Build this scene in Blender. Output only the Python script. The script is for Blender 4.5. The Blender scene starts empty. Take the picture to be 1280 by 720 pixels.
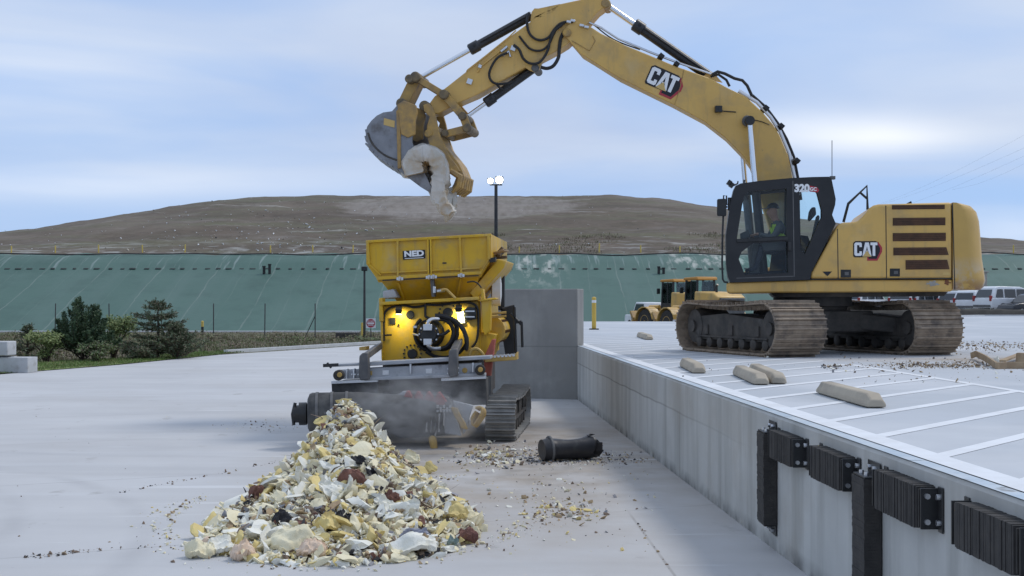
import bpy, bmesh, math, random
from mathutils import Vector, Matrix, noise, Euler
random.seed(7)
R = math.radians
SC = bpy.context.scene
COL = SC.collection

# ------------------------------------------------------------------ camera, sky, sun, exposure
H0 = 2.19                      # camera height over the bay floor
F = 1600.0                     # focal length in photograph pixels (1280 wide)
PITCH = math.atan(16.0 / F)
cam_d = bpy.data.cameras.new('camera')
cam_d.sensor_width = 36.0
cam_d.lens = 36.0 * F / 1280.0
cam_d.clip_start = 0.1
cam_d.clip_end = 4000.0
cam = bpy.data.objects.new('camera', cam_d)
COL.objects.link(cam)
cam.location = (0, 0, H0)
cam.rotation_euler = (math.pi / 2 + PITCH, 0, 0)
SC.camera = cam

SUN_EL, SUN_AZ = R(52), R(62)      # azimuth clockwise from +Y (view direction): behind the scene, to the right
world = bpy.data.worlds.new('World')
SC.world = world
world.use_nodes = True
wn, wl = world.node_tree.nodes, world.node_tree.links
wn.clear()
w_out = wn.new('ShaderNodeOutputWorld')
w_bg = wn.new('ShaderNodeBackground')
w_bg.inputs['Strength'].default_value = 0.12
sky = wn.new('ShaderNodeTexSky')
sky.sky_type = 'NISHITA'
sky.sun_disc = False
sky.sun_elevation = SUN_EL
sky.sun_rotation = SUN_AZ
sky.air_density = 1.0
sky.dust_density = 0.4
sky.ozone_density = 2.0
tc = wn.new('ShaderNodeTexCoord')
sep = wn.new('ShaderNodeSeparateXYZ')
wl.new(tc.outputs['Generated'], sep.inputs[0])


def wmath(op, a, b=None, clamp=False):
    n = wn.new('ShaderNodeMath')
    n.operation = op
    n.use_clamp = clamp
    for i, v in enumerate((a, b)):
        if v is None:
            continue
        if isinstance(v, (int, float)):
            n.inputs[i].default_value = v
        else:
            wl.new(v, n.inputs[i])
    return n.outputs[0]


# a flat cloud layer seen in perspective: direction divided by height
zc = wmath('MAXIMUM', wmath('ADD', sep.outputs[2], 0.10), 0.03)
u = wmath('DIVIDE', sep.outputs[0], zc)
v = wmath('DIVIDE', sep.outputs[1], zc)
comb = wn.new('ShaderNodeCombineXYZ')
wl.new(wmath('MULTIPLY', u, 0.55), comb.inputs[0])
wl.new(wmath('MULTIPLY', v, 0.62), comb.inputs[1])
nz = wn.new('ShaderNodeTexNoise')
nz.inputs['Scale'].default_value = 1.0
nz.inputs['Detail'].default_value = 5.0
nz.inputs['Roughness'].default_value = 0.46
nz.inputs['Distortion'].default_value = 0.6
off = wn.new('ShaderNodeVectorMath')
off.operation = 'ADD'
off.inputs[1].default_value = (3.7, 1.3, 0.0)
wl.new(comb.outputs[0], off.inputs[0])
wl.new(off.outputs[0], nz.inputs['Vector'])
cov = wn.new('ShaderNodeMapRange')
cov.interpolation_type = 'SMOOTHSTEP'
cov.inputs[1].default_value = 0.28
cov.inputs[2].default_value = 0.62
cov.inputs[3].default_value = 0.28
cov.inputs[4].default_value = 1.0
wl.new(nz.outputs[0], cov.inputs[0])
nz2 = wn.new('ShaderNodeTexNoise')
nz2.inputs['Scale'].default_value = 0.8
nz2.inputs['Detail'].default_value = 7.0
nz2.inputs['Roughness'].default_value = 0.5
off2 = wn.new('ShaderNodeVectorMath')
off2.operation = 'ADD'
off2.inputs[1].default_value = (11.2, 7.9, 2.0)
wl.new(comb.outputs[0], off2.inputs[0])
wl.new(off2.outputs[0], nz2.inputs['Vector'])
cr = wn.new('ShaderNodeValToRGB')
cr.color_ramp.elements[0].position = 0.34
cr.color_ramp.elements[0].color = (3.35, 4.05, 5.5, 1)
cr.color_ramp.elements[1].position = 0.66
cr.color_ramp.elements[1].color = (4.75, 5.3, 6.2, 1)
wl.new(nz2.outputs[0], cr.inputs[0])
lowf = wn.new('ShaderNodeMapRange')       # the layer thins out towards the far horizon, where blue sky shows under it
lowf.interpolation_type = 'SMOOTHSTEP'
lowf.inputs[1].default_value = 0.055
lowf.inputs[2].default_value = 0.13
lowf.inputs[3].default_value = 0.30
lowf.inputs[4].default_value = 1.0
wl.new(sep.outputs[2], lowf.inputs[0])
mx = wn.new('ShaderNodeMix')
mx.data_type = 'RGBA'
wl.new(wmath('MULTIPLY', cov.outputs[0], lowf.outputs[0], True), mx.inputs['Factor'])
bl = wn.new('ShaderNodeMix')
bl.data_type = 'RGBA'
bl.inputs['Factor'].default_value = 0.85
bl.inputs['B'].default_value = (1.95, 3.3, 6.0, 1)
wl.new(sky.outputs[0], bl.inputs['A'])
wl.new(bl.outputs['Result'], mx.inputs['A'])
wl.new(cr.outputs[0], mx.inputs['B'])
# one brighter bank of cloud low on the right
def bump_dir(px, py, sx_, sz_):
    dx_, dz_ = (px - 640) / F, (376 - py) / F
    a_ = wmath('DIVIDE', wmath('SUBTRACT', wmath('DIVIDE', sep.outputs[0], wmath('MAXIMUM', sep.outputs[1], 0.05)), dx_), sx_)
    b_ = wmath('DIVIDE', wmath('SUBTRACT', wmath('DIVIDE', sep.outputs[2], wmath('MAXIMUM', sep.outputs[1], 0.05)), dz_), sz_)
    r_ = wmath('ADD', wmath('MULTIPLY', a_, a_), wmath('MULTIPLY', b_, b_))
    return wmath('MULTIPLY', wmath('POWER', 2.718, wmath('MULTIPLY', r_, -1.0)), wmath('GREATER_THAN', sep.outputs[1], 0.0))


prev = mx.outputs['Result']
for args, amt in (((1085, 170, 0.065, 0.015), 0.95), ((985, 158, 0.06, 0.014), 0.5), ((90, 228, 0.20, 0.012), 0.35), ((1270, 285, 0.05, 0.012), 0.4), ((20, 95, 0.14, 0.03), 0.35)):
    b2 = wn.new('ShaderNodeMix')
    b2.data_type = 'RGBA'
    b2.inputs['B'].default_value = (7.0, 7.2, 7.5, 1)
    nn = wn.new('ShaderNodeMapRange')
    nn.inputs[1].default_value = 0.36
    nn.inputs[2].default_value = 0.60
    nn.inputs[3].default_value = 0.35
    wl.new(nz.outputs[0], nn.inputs[0])
    wl.new(wmath('MULTIPLY', wmath('MULTIPLY', bump_dir(*args), nn.outputs[0]), amt, True), b2.inputs['Factor'])
    wl.new(prev, b2.inputs['A'])
    prev = b2.outputs['Result']
wl.new(prev, w_bg.inputs[0])
wl.new(w_bg.outputs[0], w_out.inputs[0])

sun_d = bpy.data.lights.new('sun', 'SUN')
sun_d.energy = 1.35
sun_d.angle = R(14)
sun_d.color = (1.0, 0.95, 0.88)
sun = bpy.data.objects.new('sun', sun_d)
COL.objects.link(sun)
sdir = Vector((math.sin(SUN_AZ) * math.cos(SUN_EL), math.cos(SUN_AZ) * math.cos(SUN_EL), math.sin(SUN_EL)))
sun.rotation_euler = (-sdir).to_track_quat('-Z', 'Y').to_euler()

vs = SC.view_settings
vs.view_transform = 'Standard'
vs.look = 'None'
vs.gamma = 1.0
vs.exposure = 0.32
vs.use_curve_mapping = False
SC.cycles.volume_bounces = 0
SC.cycles.max_bounces = 6
SC.cycles.transparent_max_bounces = 12

# ------------------------------------------------------------------ helpers
SH = 0.0                      # sideways run of depth for a machine that stands slightly turned
CAM = Vector((0, 0, H0))
FWD = Vector((0, math.cos(PITCH), math.sin(PITCH)))
UPV = Vector((0, -math.sin(PITCH), math.cos(PITCH)))


def P(px, py, Y):
    """the point at distance Y behind photograph position (px, py)"""
    d = FWD * F + Vector((1, 0, 0)) * (px - 640) + UPV * (360 - py)
    return CAM + d * (Y / d.y)


def G(px, py, z=0.0):
    """the point of the level z behind photograph position (px, py)"""
    d = FWD * F + Vector((1, 0, 0)) * (px - 640) + UPV * (360 - py)
    return CAM + d * ((z - H0) / d.z)


def wall_x(Y):
    return 2.87 - 0.05 * Y


DECK = 1.19


class MB:
    """collects shapes, then links them as one mesh object"""

    def __init__(self):
        self.v, self.f, self.mi, self.m, self.cuts = [], [], [], 0, []

    def add(self, vs_, fs_):
        n = len(self.v)
        self.cuts.append((n, len(self.f)))
        self.v += [tuple(p) for p in vs_]
        self.f += [tuple(i + n for i in f) for f in fs_]
        self.mi += [self.m] * len(fs_)
        return self

    def box(self, c, s, rot=None):
        hx, hy, hz = s[0] / 2, s[1] / 2, s[2] / 2
        pts = [Vector((x, y, z)) for x in (-hx, hx) for y in (-hy, hy) for z in (-hz, hz)]
        if rot is not None:
            q = rot if isinstance(rot, Matrix) else Euler(rot).to_matrix()
            pts = [q @ p for p in pts]
        c = Vector(c)
        return self.add([p + c for p in pts],
                        [(0, 1, 3, 2), (4, 6, 7, 5), (0, 4, 5, 1), (2, 3, 7, 6), (0, 2, 6, 4), (1, 5, 7, 3)])

    def beam(self, a, b, w, h, up=(0, 0, 1)):
        a, b = Vector(a), Vector(b)
        d = b - a
        z = d.normalized()
        x = Vector(up).cross(z)
        if x.length < 1e-4:
            x = Vector((1, 0, 0)).cross(z)
        x.normalize()
        y = z.cross(x)
        m = Matrix((x, y, z)).transposed()
        return self.box((a + b) / 2, (w, h, d.length), m)

    def prism(self, front, back):
        """front and back: matching loops of points"""
        n = len(front)
        fs_ = [tuple(range(n)), tuple(range(2 * n - 1, n - 1, -1))]
        for i in range(n):
            j = (i + 1) % n
            fs_.append((i, i + n, j + n, j))
        return self.add(list(front) + list(back), fs_)

    def ppx(self, poly, y0, y1):
        """outline read off the photograph on the plane Y=y0, given its depth to Y=y1"""
        fr = [P(x, y, y0) for x, y in poly]
        return self.prism(fr, [p + Vector((SH * (y1 - y0), y1 - y0, 0)) for p in fr])

    def xz(self, poly, y0, y1):
        return self.prism([Vector((x, y0, z)) for x, z in poly], [Vector((x, y1, z)) for x, z in poly])

    def tube(self, pts, r, n=8, close=False):
        pts = [Vector(p) for p in pts]
        rs = r if isinstance(r, (list, tuple)) else [r] * len(pts)
        vs_, fs_ = [], []
        ref = None
        for i, p in enumerate(pts):
            if close:
                t = pts[(i + 1) % len(pts)] - pts[i - 1]
            else:
                t = pts[min(i + 1, len(pts) - 1)] - pts[max(i - 1, 0)]
            t.normalize()
            if ref is None:
                ref = Vector((0, 0, 1)) if abs(t.z) < 0.9 else Vector((1, 0, 0))
            x = ref - t * ref.dot(t)
            if x.length < 1e-5:
                x = t.orthogonal()
            x.normalize()
            ref = x
            y = t.cross(x)
            for k in range(n):
                a = 2 * math.pi * k / n
                vs_.append(p + (x * math.cos(a) + y * math.sin(a)) * rs[i])
        m = len(pts)
        for i in range(m if close else m - 1):
            i2 = (i + 1) % m
            for k in range(n):
                k2 = (k + 1) % n
                fs_.append((i * n + k, i * n + k2, i2 * n + k2, i2 * n + k))
        if not close:
            fs_.append(tuple(range(n - 1, -1, -1)))
            fs_.append(tuple(range((m - 1) * n, m * n)))
        return self.add(vs_, fs_)

    def cyl(self, a, b, r0, r1=None, n=16):
        return self.tube([a, b], [r0, r0 if r1 is None else r1], n)

    def lathe(self, a, axis, prof, n=24):
        """prof: (distance along axis, radius)"""
        a, axis = Vector(a), Vector(axis).normalized()
        return self.tube([a + axis * d for d, r in prof], [max(r, 1e-4) for d, r in prof], n) if False else self._lathe(a, axis, prof, n)

    def _lathe(self, a, axis, prof, n):
        x = axis.orthogonal().normalized()
        y = axis.cross(x)
        vs_, fs_ = [], []
        for d, r in prof:
            for k in range(n):
                t = 2 * math.pi * k / n
                vs_.append(a + axis * d + (x * math.cos(t) + y * math.sin(t)) * max(r, 1e-4))
        for i in range(len(prof) - 1):
            for k in range(n):
                k2 = (k + 1) % n
                fs_.append((i * n + k, i * n + k2, (i + 1) * n + k2, (i + 1) * n + k))
        fs_.append(tuple(range(n - 1, -1, -1)))
        fs_.append(tuple(range((len(prof) - 1) * n, len(prof) * n)))
        return self.add(vs_, fs_)

    def text(self, s, place, size, depth=0.004, bold=0.0, align='CENTER', sx=1.0):
        """lettering as a mesh; place(u, v, w) puts text-plane coordinates into the scene"""
        cu = bpy.data.curves.new('txt', 'FONT')
        cu.body = s
        cu.size = size
        cu.align_x = align
        cu.align_y = 'CENTER'
        cu.extrude = depth
        cu.offset = bold
        o = bpy.data.objects.new('txt', cu)
        COL.objects.link(o)
        dg = bpy.context.evaluated_depsgraph_get()
        me = bpy.data.meshes.new_from_object(o.evaluated_get(dg))
        self.add([place(p.co.x * sx, p.co.y, p.co.z) for p in me.vertices], [tuple(f.vertices) for f in me.polygons])
        bpy.data.objects.remove(o)
        bpy.data.curves.remove(cu)
        bpy.data.meshes.remove(me)
        return self

    def build_split(self, name, mats, parent=None, **kw):
        """one object for every shape collected"""
        ends = self.cuts[1:] + [(len(self.v), len(self.f))]
        out = []
        for (v0, f0), (v1, f1) in zip(self.cuts, ends):
            q = MB()
            q.add(self.v[v0:v1], [tuple(i - v0 for i in f) for f in self.f[f0:f1]])
            q.mi = self.mi[f0:f1]
            out.append(q.build(name, mats, parent, **kw))
        return out

    def build(self, name, mats, parent=None, bevel=0, smooth=False, seg=2, angle=35):
        """links the mesh; under a parent, coordinates are taken relative to the thing's own base"""
        org = Vector((0, 0, 0))
        if parent is not None:
            q = parent
            while q.parent is not None:
                q = q.parent
            if q.get('_world'):
                org = q.location
        me = bpy.data.meshes.new(name)
        me.from_pydata([tuple(Vector(p) - org) for p in self.v], [], self.f)
        mats = mats if isinstance(mats, (list, tuple)) else [mats]
        for m in mats:
            me.materials.append(m)
        if len(mats) > 1:
            me.polygons.foreach_set('material_index', self.mi)
        bm = bmesh.new()
        bm.from_mesh(me)
        bmesh.ops.recalc_face_normals(bm, faces=bm.faces)
        bm.to_mesh(me)
        bm.free()
        o = bpy.data.objects.new(name, me)
        COL.objects.link(o)
        if parent is not None:
            o.parent = parent
        if bevel:
            b = o.modifiers.new('bevel', 'BEVEL')
            b.width = bevel
            b.segments = seg
            b.limit_method = 'ANGLE'
            b.angle_limit = R(30)
            smooth = True
        if smooth:
            me.polygons.foreach_set('use_smooth', [True] * len(me.polygons))
            try:
                me.set_sharp_from_angle(angle=R(angle))
            except Exception:
                pass
        return o


def tag(o, label=None, cat=None, group=None, kind=None):
    for k, v_ in (('label', label), ('category', cat), ('group', group), ('kind', kind)):
        if v_:
            o[k] = v_
    return o


def thing(name, loc, label, cat, group=None, world_coords=True):
    """an Empty at the thing's base; its parts are given in scene coordinates unless world_coords is off"""
    o = bpy.data.objects.new(name, None)
    COL.objects.link(o)
    o.location = loc
    o.empty_display_size = 0.2
    if world_coords:
        o['_world'] = 1
    return tag(o, label, cat, group)


def copy_tree(o, parent=None):
    c = o.copy()
    COL.objects.link(c)
    c.parent = parent
    for ch in list(o.children):
        copy_tree(ch, c)
    return c


# ------------------------------------------------------------------ materials
def mat(name, c1, c2=None, scale=4.0, rough=0.6, metal=0.0, bump=0.0, bscale=None, stretch=(1, 1, 1),
        lo=0.35, hi=0.65, c3=None, scale3=1.2, lo3=0.55, hi3=0.7, spec=0.4, detail=6.0, rvar=0.0, coat=0.0):
    m = bpy.data.materials.new(name)
    m.use_nodes = True
    nt = m.node_tree
    N, L = nt.nodes, nt.links
    b = N['Principled BSDF']
    b.inputs['Base Color'].default_value = (*c1, 1)
    b.inputs['Roughness'].default_value = rough
    b.inputs['Metallic'].default_value = metal
    b.inputs['Specular IOR Level'].default_value = spec
    if coat:
        b.inputs['Coat Weight'].default_value = coat
        b.inputs['Coat Roughness'].default_value = 0.2
    t = N.new('ShaderNodeTexCoord')
    mp = N.new('ShaderNodeMapping')
    mp.inputs['Scale'].default_value = stretch
    L.new(t.outputs['Object'], mp.inputs[0])
    col = None

    def nm(sc, lo_, hi_, det=detail):
        n = N.new('ShaderNodeTexNoise')
        n.inputs['Scale'].default_value = sc
        n.inputs['Detail'].default_value = det
        n.inputs['Roughness'].default_value = 0.6
        L.new(mp.outputs[0], n.inputs['Vector'])
        r = N.new('ShaderNodeMapRange')
        r.inputs[1].default_value = lo_
        r.inputs[2].default_value = hi_
        L.new(n.outputs[0], r.inputs[0])
        return r.outputs[0]
    if c2:
        x = N.new('ShaderNodeMix')
        x.data_type = 'RGBA'
        x.inputs['A'].default_value = (*c1, 1)
        x.inputs['B'].default_value = (*c2, 1)
        L.new(nm(scale, lo, hi), x.inputs['Factor'])
        col = x.outputs['Result']
    if c3:
        x = N.new('ShaderNodeMix')
        x.data_type = 'RGBA'
        if col is None:
            x.inputs['A'].default_value = (*c1, 1)
        else:
            L.new(col, x.inputs['A'])
        x.inputs['B'].default_value = (*c3, 1)
        L.new(nm(scale3, lo3, hi3, 8.0), x.inputs['Factor'])
        col = x.outputs['Result']
    if col is not None:
        L.new(col, b.inputs['Base Color'])
    if rvar:
        r = N.new('ShaderNodeMapRange')
        r.inputs[3].default_value = max(rough - rvar, 0.05)
        r.inputs[4].default_value = min(rough + rvar, 1)
        L.new(nm(scale * 1.7, 0.3, 0.7), r.inputs[0])
        L.new(r.outputs[0], b.inputs['Roughness'])
    if bump:
        bp = N.new('ShaderNodeBump')
        bp.inputs['Strength'].default_value = bump
        bp.inputs['Distance'].default_value = 0.02
        L.new(nm(bscale or scale * 3, 0.2, 0.8, 8.0), bp.inputs['Height'])
        L.new(bp.outputs[0], b.inputs['Normal'])
    return m


class NG:
    """small shader-building helper on top of a mat() result"""

    def __init__(self, m):
        self.N, self.L = m.node_tree.nodes, m.node_tree.links
        self.b = self.N['Principled BSDF']
        t = self.N.new('ShaderNodeTexCoord')
        self.co = t.outputs['Object']
        s = self.N.new('ShaderNodeSeparateXYZ')
        self.L.new(self.co, s.inputs[0])
        self.x, self.y, self.z = s.outputs[0], s.outputs[1], s.outputs[2]

    def cur(self):
        i = self.b.inputs['Base Color']
        return i.links[0].from_socket if i.links else tuple(i.default_value)

    def m(self, op, a, b=None, c=None, clamp=False):
        n = self.N.new('ShaderNodeMath')
        n.operation = op
        n.use_clamp = clamp
        for i, v_ in enumerate((a, b, c)):
            if v_ is None:
                continue
            if isinstance(v_, (int, float)):
                n.inputs[i].default_value = v_
            else:
                self.L.new(v_, n.inputs[i])
        return n.outputs[0]

    def noise(self, sc, lo, hi, stretch=(1, 1, 1), det=6, rot=(0, 0, 0), off=(0, 0, 0)):
        mp = self.N.new('ShaderNodeMapping')
        mp.inputs['Scale'].default_value = stretch
        mp.inputs['Rotation'].default_value = rot
        mp.inputs['Location'].default_value = off
        self.L.new(self.co, mp.inputs[0])
        n = self.N.new('ShaderNodeTexNoise')
        n.inputs['Scale'].default_value = sc
        n.inputs['Detail'].default_value = det
        n.inputs['Roughness'].default_value = 0.6
        self.L.new(mp.outputs[0], n.inputs['Vector'])
        return self.ramp(n.outputs[0], lo, hi)

    def ramp(self, v_, lo, hi, a=0.0, b=1.0):
        r = self.N.new('ShaderNodeMapRange')
        r.inputs[1].default_value = lo
        r.inputs[2].default_value = hi
        r.inputs[3].default_value = a
        r.inputs[4].default_value = b
        self.L.new(v_, r.inputs[0])
        return r.outputs[0]

    def over(self, col, fac, mode='MIX'):
        x = self.N.new('ShaderNodeMix')
        x.data_type = 'RGBA'
        x.blend_type = mode
        c = self.cur()
        if isinstance(c, tuple):
            x.inputs['A'].default_value = c
        else:
            self.L.new(c, x.inputs['A'])
        x.inputs['B'].default_value = (*col, 1)
        if isinstance(fac, (int, float)):
            x.inputs['Factor'].default_value = fac
        else:
            self.L.new(fac, x.inputs['Factor'])
        self.L.new(x.outputs['Result'], self.b.inputs['Base Color'])
        return self


def emit(name, col, strength):
    m = bpy.data.materials.new(name)
    m.use_nodes = True
    b = m.node_tree.nodes['Principled BSDF']
    b.inputs['Base Color'].default_value = (*col, 1)
    b.inputs['Emission Color'].default_value = (*col, 1)
    b.inputs['Emission Strength'].default_value = strength
    return m


def glass(name, tint, mixf=0.12):
    m = bpy.data.materials.new(name)
    m.use_nodes = True
    N, L = m.node_tree.nodes, m.node_tree.links
    N.remove(N['Principled BSDF'])
    out = N['Material Output']
    tr = N.new('ShaderNodeBsdfTransparent')
    tr.inputs[0].default_value = (*tint, 1)
    gl = N.new('ShaderNodeBsdfGlossy')
    gl.inputs['Roughness'].default_value = 0.05
    fr = N.new('ShaderNodeLayerWeight')
    fr.inputs[0].default_value = 0.25
    ad = N.new('ShaderNodeMath')
    ad.operation = 'ADD'
    ad.inputs[1].default_value = mixf
    ad.use_clamp = True
    L.new(fr.outputs['Fresnel'], ad.inputs[0])
    mxs = N.new('ShaderNodeMixShader')
    L.new(ad.outputs[0], mxs.inputs[0])
    L.new(tr.outputs[0], mxs.inputs[1])
    L.new(gl.outputs[0], mxs.inputs[2])
    L.new(mxs.outputs[0], out.inputs[0])
    return m


M = {}
M['yellow'] = mat('machine_yellow', (0.66, 0.415, 0.115), (0.60, 0.37, 0.105), 1.1, 0.42, bump=0.03, bscale=30, rvar=0.08,
                  c3=(0.40, 0.28, 0.13), scale3=1.7, lo3=0.52, hi3=0.80)
g = NG(M['yellow'])
g.over((0.30, 0.22, 0.12), g.m('MULTIPLY', g.noise(7.0, 0.56, 0.72, (1, 1, 0.14), det=9), 0.40))
g.over((0.17, 0.13, 0.09), g.m('MULTIPLY', g.noise(16.0, 0.66, 0.74, (1, 1, 1), det=9), 0.55))
g.over((0.66, 0.50, 0.26), g.m('MULTIPLY', g.noise(2.2, 0.55, 0.72, (1, 1, 0.5), det=9, off=(7, 1, 3)), 0.35))
M['yellow_worn'] = mat('worn_yellow', (0.50, 0.31, 0.085), (0.30, 0.20, 0.09), 5.0, 0.55, bump=0.08, bscale=25,
                       c3=(0.16, 0.13, 0.10), scale3=3.5, lo3=0.52, hi3=0.75)
M['yellow_tail'] = mat('scuffed_yellow', (0.58, 0.37, 0.10), (0.54, 0.33, 0.08), 1.1, 0.42, bump=0.03, bscale=30)
M['shred_yellow'] = mat('shredder_yellow', (0.66, 0.40, 0.018), (0.58, 0.345, 0.025), 2.2, 0.45, bump=0.04, bscale=22, rvar=0.08,
                        c3=(0.38, 0.27, 0.10), scale3=3.1, lo3=0.52, hi3=0.78)
g = NG(M['shred_yellow'])
g.over((0.26, 0.19, 0.09), g.m('MULTIPLY', g.noise(9.0, 0.55, 0.72, (1, 1, 0.15), det=9), 0.40))
g.over((0.50, 0.42, 0.26), g.m('MULTIPLY', g.noise(3.0, 0.52, 0.70, (1, 1, 0.6), det=9, off=(2, 5, 1)), 0.35))
M['black'] = mat('satin_black', (0.014, 0.015, 0.016), (0.03, 0.03, 0.03), 5, 0.4, bump=0.02)
M['rubber'] = mat('black_rubber', (0.030, 0.028, 0.027), (0.05, 0.046, 0.042), 9, 0.8, bump=0.15, bscale=40)
M['hose'] = mat('hose_rubber', (0.012, 0.012, 0.014), (0.025, 0.024, 0.023), 9, 0.5)
M['dark_steel'] = mat('dark_steel', (0.10, 0.10, 0.102), (0.16, 0.155, 0.148), 5, 0.6, 0.15, bump=0.08, bscale=30)
M['frame_dark'] = mat('dirty_frame', (0.050, 0.047, 0.044), (0.095, 0.085, 0.074), 4, 0.75, bump=0.12, bscale=20,
                      c3=(0.12, 0.115, 0.11), scale3=2.2, lo3=0.60, hi3=0.75)
M['track'] = mat('worn_track_steel', (0.24, 0.185, 0.135), (0.36, 0.285, 0.21), 6, 0.65, 0.1, bump=0.15, bscale=30,
                 c3=(0.12, 0.098, 0.082), scale3=4.0, lo3=0.5, hi3=0.7)
M['track_grey'] = mat('dusty_track_steel', (0.23, 0.225, 0.21), (0.32, 0.31, 0.29), 6, 0.65, 0.15, bump=0.12, bscale=30)
M['chrome'] = mat('chrome_rod', (0.75, 0.77, 0.80), None, rough=0.16, metal=1.0)
M['bolt'] = mat('zinc_bolt', (0.62, 0.63, 0.65), None, rough=0.3, metal=0.9)
M['barrel'] = mat('cylinder_black', (0.018, 0.019, 0.021), (0.045, 0.045, 0.048), 3, 0.38)
M['grey_steel'] = mat('grey_paint_steel', (0.34, 0.355, 0.375), (0.43, 0.44, 0.455), 4, 0.5, 0.1, bump=0.05,
                      c3=(0.12, 0.12, 0.12), scale3=3.0, lo3=0.58, hi3=0.75)
M['bucket'] = mat('scraped_bucket_steel', (0.20, 0.205, 0.22), (0.27, 0.275, 0.29), 3.5, 0.42, 0.5, bump=0.08, bscale=18,
                  c3=(0.10, 0.085, 0.07), scale3=3.0, lo3=0.5, hi3=0.72)
M['louver'] = mat('brown_louver', (0.115, 0.055, 0.028), (0.07, 0.037, 0.022), 6, 0.7)
M['white'] = mat('white_paint', (0.78, 0.79, 0.80), (0.70, 0.71, 0.72), 2, 0.35)
M['decal_white'] = mat('decal_white', (0.80, 0.81, 0.82), None, rough=0.4)
M['decal_red'] = mat('decal_red', (0.40, 0.035, 0.05), None, rough=0.4)
M['decal_black'] = mat('decal_black', (0.012, 0.012, 0.016), None, rough=0.4)
M['decal_dark_red'] = mat('decal_dark_red', (0.16, 0.03, 0.04), None, rough=0.4)
M['decal_yellow'] = mat('decal_yellow', (0.58, 0.40, 0.14), None, rough=0.4)
M['red'] = mat('red_paint', (0.36, 0.035, 0.03), (0.24, 0.03, 0.03), 6, 0.5)
M['orange_red'] = mat('faded_red', (0.42, 0.10, 0.06), (0.30, 0.08, 0.06), 6, 0.5)
M['cord_yellow'] = mat('yellow_cord', (0.55, 0.36, 0.10), (0.42, 0.27, 0.08), 9, 0.6)
M['glass'] = glass('cab_glass', (0.92, 0.99, 0.97), 0.02)
M['car_glass'] = mat('car_glass', (0.03, 0.035, 0.04), None, rough=0.08, spec=0.8)
M['lamp_lens'] = emit('lit_lamp_lens', (1.0, 0.97, 0.78), 14.0)
M['work_lens'] = emit('lit_work_lens', (1.0, 0.93, 0.45), 7.0)
# ------------------------------------------------------------------ the ground, the yard and the loading dock
def sheet(name, pts, z, m, kind='structure', sub=0):
    mb = MB()
    mb.add([(x, y, z) for x, y in pts], [tuple(range(len(pts)))])
    o = mb.build(name, m)
    return tag(o, kind=kind)


soil = mat('weedy_soil', (0.135, 0.115, 0.075), (0.105, 0.112, 0.055), 0.35, 0.95, bump=0.4, bscale=6,
           c3=(0.13, 0.105, 0.075), scale3=0.12, lo3=0.48, hi3=0.65)
sheet('ground', [(-900, -60), (900, -60), (900, 1500), (-900, 1500)], -0.12, soil)

conc = mat('yard_concrete', (0.515, 0.515, 0.515), (0.46, 0.46, 0.462), 0.35, 0.75, bump=0.05, bscale=40, spec=0.3)
g = NG(conc)
# broad brushed bands, tyre sweeps, brown dirt films, fine speckle
g.over((0.40, 0.405, 0.41), g.m('MULTIPLY', g.noise(0.9, 0.5, 0.75, (0.12, 1.2, 1), rot=(0, 0, R(12))), 0.55))
g.over((0.57, 0.585, 0.60), g.m('MULTIPLY', g.noise(0.7, 0.52, 0.72, (0.10, 1.0, 1), rot=(0, 0, R(-8)), off=(3, 9, 0)), 0.5))
g.over((0.40, 0.385, 0.37), g.m('MULTIPLY', g.noise(0.22, 0.53, 0.66, off=(7, 2, 0)), 0.35))
for cx, cy, rr, ph in ((-11.5, 10.0, 6.6, 0), (-11.5, 10.0, 8.3, 1), (-12, 10.5, 7.4, 2), (-3.5, 32, 14.0, 3), (-3.4, 32, 15.9, 4)):
    dx, dy = g.m('SUBTRACT', g.x, cx), g.m('SUBTRACT', g.y, cy)
    rad = g.m('SQRT', g.m('ADD', g.m('MULTIPLY', dx, dx), g.m('MULTIPLY', dy, dy)))
    d = g.m('ABSOLUTE', g.m('SUBTRACT', rad, rr))
    line = g.ramp(d, 0.03, 0.20, 1.0, 0.0)
    g.over((0.36, 0.36, 0.365), g.m('MULTIPLY', g.m('MULTIPLY', line, g.noise(0.5, 0.4, 0.7, off=(ph * 5, 0, 0))), 0.6))


def joint(ax, ay, bx, by, w, sp=None, offs=0.0, k=0.6, col=(0.20, 0.19, 0.18), ymax=None):
    """sawn joint through (ax, ay) towards (bx, by); with sp, repeated at that spacing"""
    dx, dy = bx - ax, by - ay
    ln = math.hypot(dx, dy)
    nx, ny = -dy / ln, dx / ln
    d = g.m('ADD', g.m('MULTIPLY', g.x, nx), g.m('MULTIPLY', g.y, ny))
    d = g.m('SUBTRACT', d, nx * ax + ny * ay)
    if sp:
        d = g.m('SUBTRACT', d, g.m('MULTIPLY', g.m('ROUND', g.m('DIVIDE', d, sp)), sp))
    f_ = g.m('MULTIPLY', g.ramp(g.m('ABSOLUTE', d), w * 0.4, w, 1.0, 0.0), g.noise(0.8, 0.25, 0.6))
    if ymax:
        f_ = g.m('MULTIPLY', f_, g.ramp(g.y, ymax - 0.8, ymax, 1.0, 0.0))
    g.over(col, g.m('MULTIPLY', f_, k))


a0, a1 = G(70, 693), G(320, 674)
joint(a0.x, a0.y, a1.x, a1.y, 0.022, 4.6, k=0.38)
b0, b1 = G(790, 646), G(838, 712)
joint(b0.x, b0.y, b1.x, b1.y, 0.018, None, k=0.55, ymax=b0.y + 0.6)
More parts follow.
